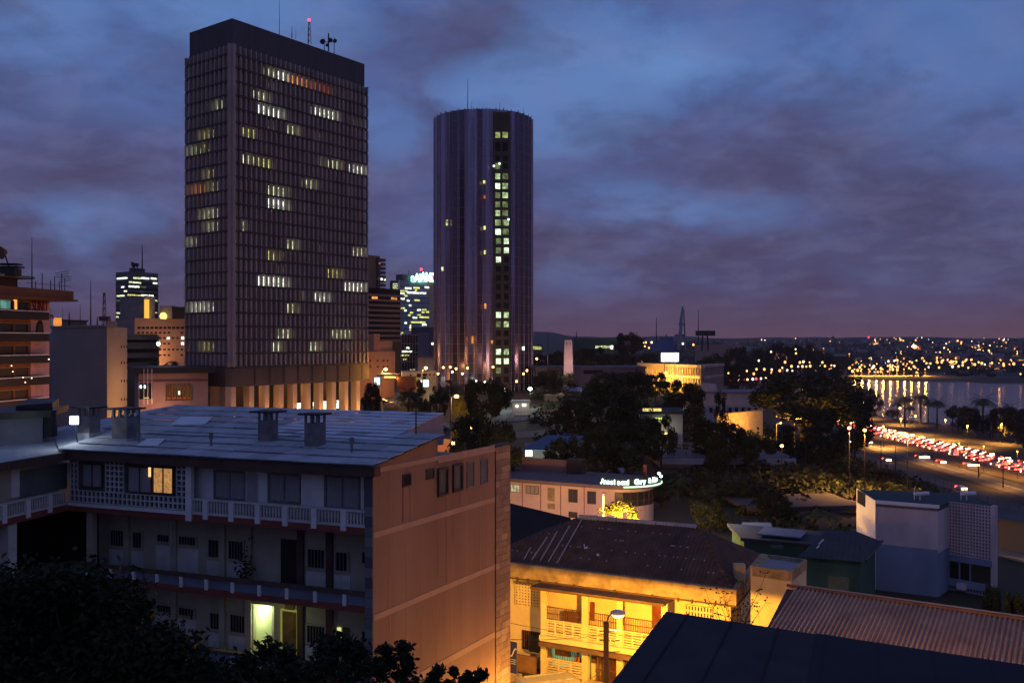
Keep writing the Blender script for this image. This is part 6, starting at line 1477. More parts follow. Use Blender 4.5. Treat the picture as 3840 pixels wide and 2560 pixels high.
t, pr, zt_ = low('gate_house', 'small lit gate house with glowing white lamps behind the round tree', 1925, 1985, y5.y(318), 280, M_pv, M_conc, z0=-1, depth=7)
for x, y, w in ((830, 348, 10), (895, 338, 16)): patch(t, pr, *y5.r(x-w, y-9, x+w, y+9), emat('gate_lamp', (1., 1., .8), 4), name='lamp', o0=.1, o1=.4)
point('gate_light', pr.pt(4, zt_-1, 8), 200, (1., .92, .65), .3, parent=t); point('gate_light', pr.pt(16, zt_-1, 6), 420, (1., .62, .30), .3, parent=t)
# long wall with railings, and retaining wall
t = thing('retaining_wall', 'long pale retaining wall with railings running right from the gate house', 'wall', (18, 275, 0)); pw = through(Vector(XZ(1905, 262)), Vector(XZ(2480, 300)))
l_ = (Vector(XZ(2480, 300))-Vector(XZ(1905, 262))).length; MB().pb(pw, 0, l_, -3, 1.2, -.4, 0).build('wall', M_wshade, t); m = MB()
for k in range(int(l_/1.2)): m.pb(pw, k*1.2, k*1.2+.08, 1.2, 2.5, -.2, -.12)
m.pb(pw, 0, l_, 2.5, 2.6, -.22, -.1).build('railing', M_metal, t)
# low white house tops among the trees
t, pr, zt_ = low('white_villa', 'pale long house with stepped roof left of the huge spreading tree', 2640, 2860, 1475, 275, M_pv, mat('lilac_roof', (.20, .19, .24), c2=(.15, .15, .2), scale=.2), z0=-6)
for x in range(2660, 2850, 24): patch(t, pr, x, 1528, x+12, 1546, M_glassd, name='window', o1=.1)
MB().pb(pr, 1, pr.s(2690), zt_+.5, zt_+2.6, -8, -1).build('roof_step', M_pv, t)
t2 = thing('garden_wall', 'garden wall glowing orange under a street lamp beside the big spreading tree', 'wall', W(2760, 1590, 240)); pw = through(Vector(XZ(2690, 246)), Vector(XZ(2860, 262)))
l_ = (Vector(XZ(2860, 262))-Vector(XZ(2690, 246))).length; MB().pb(pw, 0, l_, -4, 3.2, -.4, 0).build('wall', M_ylw, t2); MB().pb(pw, -1, l_+1, 3.21, 3.4, -.6, .2).build('coping', M_ylwd, t2)
for s_ in (3, 8, 12): point('wall_light', pw.pt(s_, 1.2, 5), 420, (1., .42, .07), .3, parent=t2)
# finned town hall, half lit
M_fin = mat('cream_fins', (.48, .38, .33), c2=(.40, .31, .27), scale=.1)
t, pl, pr, z0, zt_, P_ = block('finned_hall', 'long low hall with upright fins, its middle floodlit orange, beside the avenue of lights', 'building', (2400, 430), (2633, 392), (2706, 420), 1371, M_dark, z0=-12)
for p, a, n in ((pl, (P_[0]-P_[1]).length, 26), (pr, (P_[2]-P_[1]).length, 12)):
    for k in range(n+1): q = a*k/n; MB().pb(p, max(0, q-.22), min(a, q+.22), z0, zt_-.8, .02, .9).build('fin', M_fin, t)
    MB().pb(p, -.6, a+.6, zt_-.795, zt_+.3, -2, 1.1).build('cornice', M_fin, t); z_m = zt_-5.2; MB().pb(p, 0, a, z_m, z_m+1.0, .02, .8).build('string_course', M_fin, t)
for s_ in (4, 11, 19, 28): point('flood_uplight', pl.pt(s_, zt_-8.2, 7), 2400, (1., .50, .06), .5, parent=t)
for x0, x1, y in ((1415, 1423, 686), (1440, 1448, 684), (1462, 1474, 690), (1485, 1500, 690), (1460, 1480, 760), (1488, 1500, 762)): patch(t, pl, *y6.r(x0, y-18, x1, y+18), emat('hall_window', (1., .9, .45), 2.0), name='lit_window', o0=.2, o1=.5)
# white glowing hoarding
b_ = thing('hoarding', 'blazing white illuminated hoarding on posts above the finned hall', 'billboard', W(2512, 1372, 400)); c = W(2512, 1339, 400); w_, h_ = 64/F*400/2, 31/F*400/2
MB().box(c.x-w_, c.x+w_, c.y-.35, c.y-.05, c.z-h_, c.z+h_).build('lit_face', emat('hoarding_light', (1., 1., .85), 5, .15, .5), b_); MB().box(c.x-w_-.3, c.x+w_+.3, c.y-.04, c.y+.5, c.z-h_-.3, c.z+h_+.3).build('frame', M_metal, b_)
for q in (-.6, .6): MB().box(c.x+w_*q-.2, c.x+w_*q+.2, c.y+.1, c.y+.4, -6, c.z-h_-.3).build('post', M_metal, b_)
# obelisk-like tower
c = W(2131, 1415, 330); o_ = thing('campanile', 'tall tapering pale pylon standing alone right of the round glass tower', 'tower', (c.x, c.y, c.z-3))
zt_ = W(0, 1275, 330).z; w0_, w1_ = 38/F*330/2, 28/F*330/2
m = MB(); vs = [(c.x-w0_, c.y-1.7, c.z-3), (c.x+w0_, c.y-1.7, c.z-3), (c.x+w0_, c.y+1.7, c.z-3), (c.x-w0_, c.y+1.7, c.z-3), (c.x-w1_, c.y-1.3, zt_), (c.x+w1_, c.y-1.3, zt_), (c.x+w1_, c.y+1.3, zt_), (c.x-w1_, c.y+1.3, zt_)]
m.add(vs, [(3, 2, 1, 0), (4, 5, 6, 7), (0, 1, 5, 4), (1, 2, 6, 5), (2, 3, 7, 6), (3, 0, 4, 7)]); m.build('shaft', mat('pylon_stone', (.40, .33, .33), c2=(.32, .26, .26), scale=.5), o_)
MB().box(c.x-.75, c.x-.45, c.y-1.42, c.y-1.3, zt_-1.6, zt_-1.0).build('slot', M_dark, o_); MB().box(c.x+.45, c.x+.75, c.y-1.42, c.y-1.3, zt_-1.6, zt_-1.0).build('slot', M_dark, o_)
point('pylon_light', (c.x, c.y-9, c.z+5), 900, (1., .6, .5), .4, parent=o_)
# long wall behind it
t, pr, zt_ = low('long_terrace', 'long low grey-violet terrace wall behind the tapering pylon', 2010, 2420, 1380, 350, mat('terrace_wall', (.13, .11, .13)), M_cap, z0=-6, depth=20)
for x0, x1 in ((2188, 2260), (2070, 2105)): patch(t, pr, x0, 1387, x1, 1402, M_glassd, o1=.1)
# cathedral with a leaning mast
c = W(2480, 1300, 900); cat = thing('cathedral', 'far tent-shaped church with a blue sloping roof and a tall white leaning spire', 'church', (c.x, c.y, -10))
def pw_(x, y, d=900): return W(x, y, d)
m = MB(); rl = [(2410, 1312), (2460, 1283), (2488, 1264), (2525, 1262), (2533, 1300), (2528, 1318)]
fr_ = [pw_(*q) for q in rl]; bk_ = [pw_(*q, 940) for q in rl]; n_ = len(rl)
m.add(fr_+bk_, [tuple(range(n_)), tuple(range(n_, 2*n_))[::-1]]+[(i, n_+i, n_+(i+1) % n_, (i+1) % n_) for i in range(n_)]); m.build('tent_roof', mat('church_blue', (.10, .20, .42), c2=(.08, .15, .33), scale=.02), cat)
M_sp = mat('spire_white', (.30, .30, .34))
def blade(x0, y0, x1, y1, w0, w1, d=895):
    a, b = pw_(x0, y0, d), pw_(x1, y1, d); k = d/F; m = MB()
    m.add([a+Vector((-w0*k, 0, 0)), a+Vector((w0*k, 0, 0)), b+Vector((w1*k, 0, 0)), b+Vector((-w1*k, 0, 0)), a+Vector((-w0*k, 4, 0)), a+Vector((w0*k, 4, 0)), b+Vector((w1*k, 3, 0)), b+Vector((-w1*k, 3, 0))], [(0, 1, 2, 3), (7, 6, 5, 4), (4, 5, 1, 0), (5, 6, 2, 1), (6, 7, 3, 2), (7, 4, 0, 3)])
    return m
blade(2546, 1310, 2556, 1212, 6, 5).build('spire', M_sp, cat); blade(2554, 1212, 2561, 1148, 5, 2).build('spire', M_sp, cat); blade(2572, 1310, 2565, 1160, 2, 1.2).build('spire_strut', M_sp, cat)
m = MB(); a = pw_(2530, 1256); m.tube(a, pw_(2568, 1258), 1.2, n=5).tube(pw_(2545, 1215), pw_(2566, 1214), 1., n=5); m.build('cross_arm', M_sp, cat)
# green-lit hill building and orange block of flats
t, pr, zt_ = low('hill_hotel', 'long dark green roofed building on the far rise with a strip of lit columns', 2150, 2320, 1278, 620, mat('hill_green', (.05, .10, .08)), mat('hill_roof', (.06, .14, .11)), z0=-4, depth=30, rt=2)
for k in range(14): patch(t, pr, y6.x(648+k*13), y6.y(450), y6.x(655+k*13), y6.y(474), W_g, name='lit_column', o1=.3)
p_ = W(*y6(805, 465), 612); MB().ball(p_, 1.3, 8).build('lamp', M_whf, t)
t, pr, zt_ = low('hill_annexe', 'short green-lit strip building just right of the round glass tower', 1998, 2032, 1294, 600, mat('hill_green', (1, 1, 1)), mat('hill_roof', (1, 1, 1)), z0=-4, depth=20)
for k in range(7): patch(t, pr, y6.x(48+k*12), y6.y(455), y6.x(54+k*12), y6.y(486), W_y, name='lit_column', o1=.3)
t, pl, pr, z0, zt_, P_ = block('orange_flats', 'far five-storey block of flats lit orange on its right end, below the spire', 'building', (2606, 1010), (2740, 1015), (2800, 1000), 1292, mat('flats_ochre', (.42, .26, .20), c2=(.34, .20, .15), scale=.02), z0=-15)
t.location = t.location
pf_ = through(P_[0], P_[2])
for k in range(6):
    z = zt_-2.6-k*3.6; MB().pb(pl, 1, 37, z, z+1.7, -.1, .3).build('window_band', M_glassd, t)
for s_, d_ in ((3, 6), (12, 9)): point('flats_light', pl.pt(s_, zt_-20, d_), 7000, (1., .42, .08), 1., parent=t)
t, pr, zt_ = low('pink_flats', 'far pale pink block amid the trees left of the lit shore', 2902, 2992, 1322, 1150, M_pink, M_cap, z0=-35, depth=30)
for j in range(3):
    for k in range(7): patch(t, pr, 2906+k*12, 1328+j*10, 2911+k*12, 1333+j*10, M_glassd, o1=.4)
point('flats_light', pr.pt(14, zt_-6, 25), 9000, (1., .5, .45), 2., parent=t)
for lst in (('thin mast on the skyline between the spire and the round crowned tree', y6.x(1230), y6.y(185), y6.y(420), 900, .6), ('tall thin skyline mast just right of the leaning spire', y6.x(1633), y6.y(110), y6.y(420), 900, .5),
            ('slim skyline mast right of the tapering pylon', y6.x(463), y6.y(310), y6.y(420), 700, .6), ('slim mast between the glass tower and the tapering pylon', y6.x(190), y6.y(315), y6.y(690), 330, .25), ('short skyline mast beside the round crowned tree', y6.x(1043), y6.y(315), y6.y(430), 800, .5)):
    mast('skyline_mast', *lst)
pg = thing('gantry_mast', 'dark two-legged floodlight gantry on the skyline right of the leaning spire', 'gantry', W(y6.x(1700), y6.y(470), 820)); a_ = W(y6.x(1665), y6.y(500), 820); b_ = W(y6.x(1728), y6.y(500), 820); zt_ = W(0, y6.y(322), 820).z
MB().tube(a_, (a_.x+1, a_.y, zt_), .7, n=5).tube(b_, (b_.x-1, b_.y, zt_), .7, n=5).build('leg', M_black, pg); MB().box(a_.x-5, b_.x+6, a_.y, a_.y+2, zt_-3, zt_+1.5).build('beam', M_black, pg)
#PART6
# ------------------------------------------------------------------ vegetation
def crown(seed, kind='round', n=2600, leaf=.11):
    """leaf clumps in a unit crown: radius about 1, sitting on z 0 to 1.5"""
    rn = random.Random(seed); mb = MB(); cl = []
    for k in range(34):
        th = rn.uniform(0, 6.283)
        if kind == 'round': zz_ = rn.uniform(.05, 1.5); rr_ = math.sqrt(max(.02, 1-((zz_-.75)/.85)**2))*rn.uniform(.45, .95); cr = rn.uniform(.18, .32)
        elif kind == 'flat': zz_ = rn.uniform(.25, .95); rr_ = rn.uniform(.15, 1.0)*(1.15-.45*zz_); cr = rn.uniform(.16, .28)
        else: zz_ = rn.uniform(0, 1.9); rr_ = rn.uniform(.1, .75)*(1-.25*zz_); cr = rn.uniform(.14, .26)
        cl.append((Vector((math.cos(th)*rr_, math.sin(th)*rr_, zz_)), cr))
    for i in range(n):
        c, r = cl[rn.randrange(len(cl))]; d = Vector((rn.gauss(0, 1), rn.gauss(0, 1), rn.gauss(0, .8))).normalized()*r*rn.random()**.4
        leafquad(mb, c+d, leaf*rn.uniform(.6, 1.3), rn)
    return mb, cl
def treeproto(name, seed, kind, mt, n=2600, leaf=.11, stem=.9):
    t = thing(name, 'x', 'tree', (0, 0, 0)); mb, cl = crown(seed, kind, n, leaf); mb.v = [(x, y, z+stem) for x, y, z in mb.v]
    mb.build('crown', mt, t); m = MB(); rn = random.Random(seed)
    m.tube((0, 0, -.3), (0.03, 0, stem+.2), .085, .055, 7)
    for c, r in cl[:9]:
        s_ = Vector((.03, 0, stem*rn.uniform(.6, 1.1))); q = c+Vector((0, 0, stem-.05)); md = (s_+q)/2+Vector((0, 0, -.06)); m.tube(s_, md, .04, .026, 5, cap=False); m.tube(md, q, .026, .008, 5, cap=False)
    m.build('trunk', M_trunk, t); return t
PT_ = {k: treeproto('tree', sd_, kd, mt, n, lf, stm) for k, sd_, kd, mt, n, lf, stm in (
    ('r1', 1, 'round', M_leaf, 7000, .105, .55), ('r2', 2, 'round', M_leaf, 7000, .105, .55), ('f1', 3, 'flat', M_leaf, 11000, .07, .62), ('t1', 4, 'tall', M_leaf, 5200, .10, .5), ('y1', 5, 'round', M_leafy, 2200, .13, .5))}
used = set()
def tree(k, x, ytop, wpx, d, label, name='tree', group=None, hscale=1., z0=None, rz=None):
    """x, top y and crown width in pixels, standing at distance d"""
    X_0, Y_0 = XZ(x, d); g = gz(X_0, Y_0)-.3 if z0 is None else z0; r = wpx/2/F*d; zt_ = CAMZ+(CY-ytop)/F*d
    unit = {'r': 2.1, 'f': 1.85, 't': 2.4, 'y': 2.05}[k[0]]; sz = max(.3, (zt_-g)/unit)
    p = PT_[k]
    if k in used: t = dup(p, (X_0, Y_0, g))
    else: t = p; t.location = (X_0, Y_0, g); used.add(k)
    t.rotation_euler = (0, 0, random.uniform(0, 6.28) if rz is None else rz); t.scale = (r, r, sz)
    tag(t, label, 'tree', group)
    if 'group' in t and not group: del t['group']
    return t
TL_ = [
 ('r1', 1822, 1425, 195, 200, 'big round dark tree standing alone at the foot of the glass tower'),
 ('r2', 1765, 1570, 190, 135, 'dark tree just behind the low end of the salmon wall, left of its twin'),
 ('r1', 1875, 1590, 170, 128, 'dark tree just behind the low end of the salmon wall, right of its twin'),
 ('r2', 2270, 1440, 240, 172, 'tallest of the black trees massed in the centre, left of the court house'),
 ('t1', 2390, 1405, 170, 205, 'narrow dark tree rising in the central mass, left above the yellow windows'),
 ('r1', 2360, 1580, 260, 150, 'broad dark tree low in the central mass above the hotel letters'),
 ('r1', 2560, 1430, 150, 225, 'dark tree right above the glowing yellow windows of the court house'),
 ('t1', 2625, 1470, 90, 185, 'slim tree right of the court house with a street light glinting through'),
 ('t1', 2700, 1480, 90, 180, 'slim tree in front of the pale long house'),
 ('f1', 3025, 1388, 570, 228, 'huge spreading tree glowing orange underneath beside the highway'),
 ('r2', 3205, 1470, 130, 300, 'dark round tree at the right flank of the huge spreading tree, near the water'),
 ('r2', 3080, 1600, 200, 178, 'dark tree below the huge spreading tree, right of two pale poles'),
 ('t1', 2960, 1600, 150, 190, 'narrow dark tree under the left half of the huge spreading tree'),
 ('r1', 2580, 1760, 200, 140, 'low dark tree in front of the white edged pavilion'),
 ('r2', 2790, 1800, 240, 132, 'broad dark tree between the pavilion and the pink bungalow'),
 ('t1', 2480, 1800, 120, 128, 'narrow dark tree right of the rounded hotel corner'),
 ('r1', 3000, 1770, 200, 150, 'dark tree on the slope above the blue and white block'),
 ('r2', 3160, 1740, 170, 170, 'dark bushy tree on the slope below the highway ramp'),
 ('r1', 1965, 1950, 150, 92, 'dark tree filling the gap between stone pier and ribbed roof'),
 ('r2', 1395, 1440, 80, 238, 'small dark tree beside the right end of the tower columns'),
 ('r1', 1645, 1450, 75, 262, 'small dark tree left of the round glass tower foot'),
 ('r2', 1590, 1500, 60, 200, 'small dark shrub tree beside the orange lit wall'),
 ('r1', 1545, 1425, 100, 285, 'low dark tree between the two white sign boxes'),
 ('r1', 2358, 1250, 112, 560, 'round crowned black tree standing out on the skyline left of the church'),
 ('f1', 2420, 1320, 120, 545, 'dark tree at the right foot of the round crowned skyline tree'),
 ('y1', 1722, 1495, 70, 188, 'small tree lit bright yellow by the lamp beside it'),
 ('t1', 540, 1440, 40, 232, 'small dark tree in front of the pink hall entrance'),
 ('r2', 3720, 2205, 90, 66, 'dark bushy tree at the right edge below the blue and white block'),
 ('r1', 3815, 2230, 110, 62, 'dark tree cut by the right edge above the corrugated roof'),
 ('r2', 3055, 1600, 90, 215, 'dark tree hiding the foot of the orange street glow'),
 ('t1', 2080, 1560, 110, 165, 'dim narrow tree above the sloping blue hut'),
 ('r2', 2150, 1500, 150, 225, 'dim tree in front of the retaining wall'),
 ('r1', 2480, 1560, 130, 165, 'black tree left of the court house steps'),
 ('t1', 2640, 1580, 110, 172, 'black tree right of the court house steps'),
 ('r2', 2730, 1590, 130, 165, 'dark tree in front of the orange glowing garden wall, low left'),
 ('r1', 2830, 1640, 150, 160, 'dark tree standing before the right end of the garden wall'),
 ('r2', 2690, 1640, 110, 150, 'small dark tree behind the pavilion roof'),
 ('r1', 2120, 1640, 150, 132, 'dark tree behind the sloping blue hut, near the salmon wall'),
 ('r2', 2900, 1850, 160, 118, 'dark bush tree above the green house roofs'),
 ('r1', 2660, 1880, 150, 108, 'dark tree between the blazing yellow bush and the teal sheds'),
 ('r2', 3300, 1760, 150, 190, 'dark tree on the slope above the left of the blue block roof'),
 ('r1', 2240, 1600, 130, 140, 'dim tree right of the sloping blue hut'),
]
for a in TL_: tree(*a)
for i, (x, yt, w, d) in enumerate([(2030, 1330, 90, 470), (2090, 1320, 90, 480), (2175, 1300, 110, 500), (2235, 1305, 110, 500), (2290, 1330, 100, 490), (2200, 1345, 120, 440), (2690, 1330, 120, 640), (2770, 1310, 150, 700), (2860, 1290, 130, 780), (2940, 1292, 150, 800), (3010, 1300, 140, 900), (3090, 1305, 130, 950), (2650, 1352, 110, 560), (2740, 1370, 120, 520), (3160, 1330, 120, 1400), (3060, 1350, 120, 1350), (2860, 1365, 90, 1100), (2100, 1380, 160, 330), (2050, 1395, 120, 320), (2280, 1400, 170, 310), (2370, 1390, 140, 330), (2460, 1400, 120, 320)]):
    tree(('r1', 'r2', 'f1')[i % 3], x, yt, w, d, 'one of the black tree crowns along the rise between glass tower and lagoon', group='trees on the far rise')
# palms
def palmproto():
    t = thing('palm_tree', 'x', 'palm', (0, 0, 0)); m = MB(); pr_ = Vector((0, 0, -.5))
    for k in range(1, 9): q = Vector((.06*math.sin(k*.5), 0, k*1.0)); m.tube(pr_, q, .24-.012*k, .23-.012*k, 7, cap=False); pr_ = q
    m.build('trunk', M_trunk, t); top = pr_; mb = MB(); rn = random.Random(9)
    for k in range(22):
        th = k*2.4+rn.uniform(-.2, .2); el = rn.uniform(-.1, 1.2); L_ = rn.uniform(2.4, 3.4); p = top.copy(); dr_ = Vector((math.cos(th)*math.cos(el), math.sin(th)*math.cos(el), math.sin(el)))
        n_ = 9
        for j in range(n_):
            q = p+dr_*L_/n_; sd = dr_.cross(Vector((0, 0, 1))).normalized(); w = .75*math.sin(math.pi*(j+1.2)/(n_+1.6))
            for s_ in (-1, 1):
                for h_ in (0, .5):
                    b = p+(q-p)*h_; tip = b+sd*s_*w+dr_*.35+Vector((0, 0, -.30*w)); mb.add([b, b+(q-p)*.42, tip], [(0, 1, 2)])
            mb.add([p-sd*.03, p+sd*.03, q+sd*.03, q-sd*.03], [(0, 1, 2, 3)])
            p = q; dr_ = (dr_+Vector((0, 0, -.19))).normalized()
    mb.build('crown', M_frond, t); return t
PALM = palmproto(); pused = False
def palm(x, ytop, d, label, group=None, hs=None, z0=None, w=1.):
    global pused
    X_0, Y_0 = XZ(x, d); g = gz(X_0, Y_0) if z0 is None else z0; zt_ = CAMZ+(CY-ytop)/F*d; s_ = (zt_-g)/10.2
    t = dup(PALM, (X_0, Y_0, g)) if pused else PALM; pused = True
    t.location = (X_0, Y_0, g); t.scale = (max(.75, s_*w),)*2+(s_,); t.rotation_euler = (0, 0, random.uniform(0, 6)); tag(t, label, 'palm', group); return t
palm(1532, 1432, 214, 'palm with drooping fronds above the blue roof end, before the orange wall', w=1.1)
palm(1692, 1408, 240, 'palm silhouetted against the left foot of the glass tower', w=1.1)
for x, yt in ((598, 1335), (632, 1342), (662, 1332)): palm(x, yt, 250, 'one of three palms backlit by orange light beside the slab tower', group='palms beside the slab tower', w=1.)
for zx, zy, d in ((1430, 705, 560), (1550, 692, 575), (1680, 738, 545), (2035, 710, 520), (1370, 770, 600), (1610, 760, 590), (1800, 815, 530), (1880, 820, 520), (2170, 790, 500), (2240, 785, 520), (2310, 830, 490), (1960, 800, 540), (2090, 850, 500), (1470, 800, 570)):
    palm(y7.x(zx), y7.y(zy), d, 'one of the dark palms along the lagoon promenade', group='palms on the lagoon shore', w=1.25)
for i, (zx, zy, w, d) in enumerate([(1840, 830, 90, 535), (1920, 850, 90, 510), (2200, 850, 120, 490), (2290, 860, 130, 470), (2350, 900, 120, 450), (1330, 860, 60, 620), (1200, 740, 60, 700), (1150, 700, 60, 760), (1060, 690, 60, 800), (2110, 900, 70, 500), (1990, 900, 60, 510)]):
    tree(('r1', 'r2')[i % 2], y7.x(zx), y7.y(zy), w, d, 'one of the low dark trees among the promenade palms', group='low trees on the lagoon shore')
palm(3050, 1905, 112, 'palm glowing dull yellow beside the pink bungalow', w=1.6); palm(3110, 1915, 110, 'dim palm close behind the green house, right of the yellow one', w=1.4)
palm(2545, 1770, 132, 'faint palm in the dark garden right of the hotel letters', w=1.5)
# brightly lit bush by the rounded hotel corner
yt = tree('y1', 2325, 1885, 185, 99, 'bush lit blazing yellow by a lamp in front of the rounded hotel corner', name='bush', z0=1.2)
yt.scale = (yt.scale[0], yt.scale[1]*.8, (W(0, 1885, 99).z-1.2)/2.05)
for x, y in ((2300, 1990), (2360, 1985)): p_ = W(x, y, 95.5); point('bush_light', p_, 2000, (1., .52, .05), .3, parent=L2)
p_ = W(2325, 1940, 99); point('bush_light', p_, 1500, (1., .52, .05), .3, parent=L2)
# foreground trees: clumps of big leaves with branches
def neartree(name, label, clumps, leaf, dens, base, mt=M_leafn, seed=1):
    rn = random.Random(seed); g0 = Vector(base); t = thing(name, label, 'tree', g0); mb = MB(); br = MB()
    pts_ = [(W(x, y, d), r/F*d) for x, y, r, d in clumps]; ce = sum((p for p, r in pts_), Vector())/len(pts_); fork = Vector((g0.x*.5+ce.x*.5, g0.y*.5+ce.y*.5, min(p.z for p, r in pts_)-1.2))
    br.tube(g0-Vector((0, 0, .3)), fork, .22, .13, 8)
    for p, r in pts_:
        md = (fork+p)/2+Vector((rn.uniform(-.3, .3), rn.uniform(-.3, .3), .1)); br.tube(fork, md, .07, .04, 5, cap=False); br.tube(md, p, .04, .012, 5, cap=False)
        for _ in range(5):
            q = p+Vector((rn.gauss(0, 1), rn.gauss(0, 1), rn.gauss(0, .8))).normalized()*r*.8; br.tube(p, q, .012, .004, 4, cap=False)
        for i in range(int(dens*max(.4, (r/.5)**2))):
            q = p+Vector((rn.gauss(0, 1), rn.gauss(0, 1), rn.gauss(0, .9)))*r*.52; leafquad(mb, q, leaf*rn.uniform(.6, 1.3), rn, .5)
    mb.build('crown', mt, t); br.build('trunk', M_trunk, t); return t
rn = random.Random(4)
big = [(60, 2270, 120), (190, 2195, 80), (320, 2215, 95), (440, 2250, 90), (520, 2280, 40), (150, 2350, 160), (350, 2370, 160), (520, 2400, 90), (620, 2390, 60), (640, 2450, 90), (690, 2480, 60), (100, 2500, 170), (300, 2520, 170), (480, 2510, 130), (600, 2550, 120), (20, 2400, 150), (-120, 2350, 200), (0, 2190, 60), (740, 2540, 70), (400, 2560, 150)]
neartree('leafy_tree', 'large black leafy tree filling the bottom left corner in front of the apartment block', [(x, y, r, 20+rn.uniform(-1.5, 1.5)) for x, y, r in big], .17, 900, (-9, 20.5, 0), seed=3)
mid_ = [(760, 2500, 45), (830, 2530, 60), (920, 2490, 45), (960, 2540, 60), (1005, 2440, 40), (1075, 2470, 45), (1040, 2530, 70), (1120, 2530, 60), (1215, 2420, 40), (1280, 2420, 45), (1340, 2450, 45), (1230, 2480, 60), (1300, 2520, 70), (1370, 2510, 45), (1180, 2540, 60), (880, 2560, 60)]
neartree('leafy_tree', 'ragged dark tree top in front of the lit stair hall and door', [(x, y, r, 19+rn.uniform(-1, 1)) for x, y, r in mid_], .15, 520, (-3.5, 19.5, 0), seed=5)
rt_ = [(1440, 2440, 24), (1510, 2430, 26), (1525, 2470, 20), (1470, 2480, 32), (1530, 2500, 22), (1430, 2520, 32), (1500, 2530, 26), (1420, 2480, 18), (1640, 2515, 20), (1625, 2550, 26), (1700, 2515, 13), (1760, 2540, 24), (1800, 2530, 20), (1740, 2560, 20), (1560, 2570, 30), (1680, 2570, 20)]
neartree('leafy_tree', 'sprigs of black leaves against the salmon wall at the bottom centre', [(x, y, r, 16+rn.uniform(-.4, .4)) for x, y, r in rt_], .115, 420, (-1.4, 16.5, 0), seed=6)
tw = thing('sapling', 'thin almost leafless sapling standing before the right end of the cream house', 'tree', (W(2760, 2330, 41).x, 41, 0))
rn = random.Random(8); br = MB(); lf = MB(); o_ = W(2760, 2420, 41)
br.tube((o_.x, 41, -.2), o_, .12, .07, 6)
for tx, ty in ((2640, 2205), (2690, 2225), (2720, 2215), (2770, 2180), (2800, 2190), (2865, 2150), (2840, 2215), (2830, 2260), (2660, 2270), (2790, 2240), (2870, 2260), (2700, 2180)):
    tip = W(tx, ty, 41+rn.uniform(-.8, .8)); pr_ = o_
    for k in range(1, 6):
        f = k/5; q = o_.lerp(tip, f)+Vector((rn.uniform(-.08, .08), 0, -.25*math.sin(f*3.14)*.3)); br.tube(pr_, q, .03*(1.1-f)+.006, .03*(1.0-f)+.006, 4, cap=False)
        for _ in range(3 if k > 1 else 0): lf_p = q+Vector((rn.uniform(-.25, .25), rn.uniform(-.2, .2), rn.uniform(-.15, .25))); leafquad(lf, lf_p, .15, rn); br.tube(q, lf_p, .008, n=3, cap=False)
        pr_ = q
br.build('trunk', M_black, tw); lf.build('crown', M_leafn, tw)
# undergrowth on the slopes, far woods
rn = random.Random(12); mb = MB()
for q_ in range(720):
    y_ = rn.uniform(105, 420); x_ = rn.uniform(.02, .52)*y_
    if q_ > 520: y_ = rn.uniform(132, 215); x_ = rn.uniform(.24, .42)*y_
    if x_ > hwx(y_)-58 and x_ < hwx(y_)+16: continue
    if y_ < 135 and x_ < 20: continue
    g = gz(x_, y_); r = rn.uniform(.8, 2.6)*(.7+y_/300)
    for k in range(46): 
        d = Vector((rn.gauss(0, 1), rn.gauss(0, 1), abs(rn.gauss(0, .6)))).normalized()*r*rn.random()**.5; leafquad(mb, Vector((x_, y_, g))+d, .42+y_*.0028, rn, .7)
o = mb.build('undergrowth', M_leaf); tag(o, 'dark scrub covering the slopes between the houses and the highway', 'scrub', kind='stuff')
mb = MB()
for _ in range(620):
    y_ = rn.uniform(1180, 3200); x_ = rn.uniform(.10, .56)*y_
    if x_ > shore(y_)-5 and y_ < yfar(x_)+50: continue
    if y_ < yfar(x_)+130 and x_ > 380: continue
    g = gz(x_, y_); r = rn.uniform(7, 20)*y_/1800
    for k in range(34):
        d = Vector((rn.gauss(0, 1.3), rn.gauss(0, 1), abs(rn.gauss(0, .5)))).normalized()*r*rn.random()**.5; leafquad(mb, Vector((x_, y_, g+1))+d, 7*y_/1800, rn, .7)
o = mb.build('far_woods', M_leaf); tag(o, 'dark wooded land beyond the lagoon', 'woods', kind='stuff')

# ------------------------------------------------------------------ cars
def carproto(full, paint, headlit, taillit):
    t = thing('car', 'x', 'car', (0, 0, 0))
    pr = [(-2.15, .35), (-2.2, .75), (-1.75, .95), (-1.35, 1.0), (-.75, 1.42), (.75, 1.45), (1.35, 1.02), (2.05, .85), (2.2, .6), (2.15, .32)]
    def ext(mb, pts_, x0, x1, inset=0):
        n = len(pts_); vs = [(x0+(inset if z > 1.05 else 0), y, z) for y, z in pts_]+[(x1-(inset if z > 1.05 else 0), y, z) for y, z in pts_]
        mb.add(vs, [tuple(range(n)), tuple(range(n, 2*n))[::-1]]+[(i, n+i, n+(i+1) % n, (i+1) % n) for i in range(n)])
    m = MB(); ext(m, pr, -.88, .88, .16); b = m.build('body', paint, t)
    if full:
        g = MB(); ext(g, [(-1.28, 1.02), (-.72, 1.38), (.72, 1.40), (1.27, 1.04)], -.90, .90, .16); g.build('glass', M_glassn, t)
        for x in (-.86, .70):
            for y in (-1.35, 1.35): MB().tube((x, y, .33), (x+.18, y, .33), .33, n=12).build('wheel', M_black, t)
    s_ = .13 if full else .46
    for x in (-.62, .62):
        MB().box(x-s_, x+s_, 2.12, 2.28, .62-s_*.6, .62+s_*.6).build('headlight', M_head if headlit else M_white, t)
        MB().box(x-s_, x+s_, -2.28, -2.14, .78-s_*.6, .78+s_*.6).build('taillight', M_tail if taillit else M_red, t)
    return t
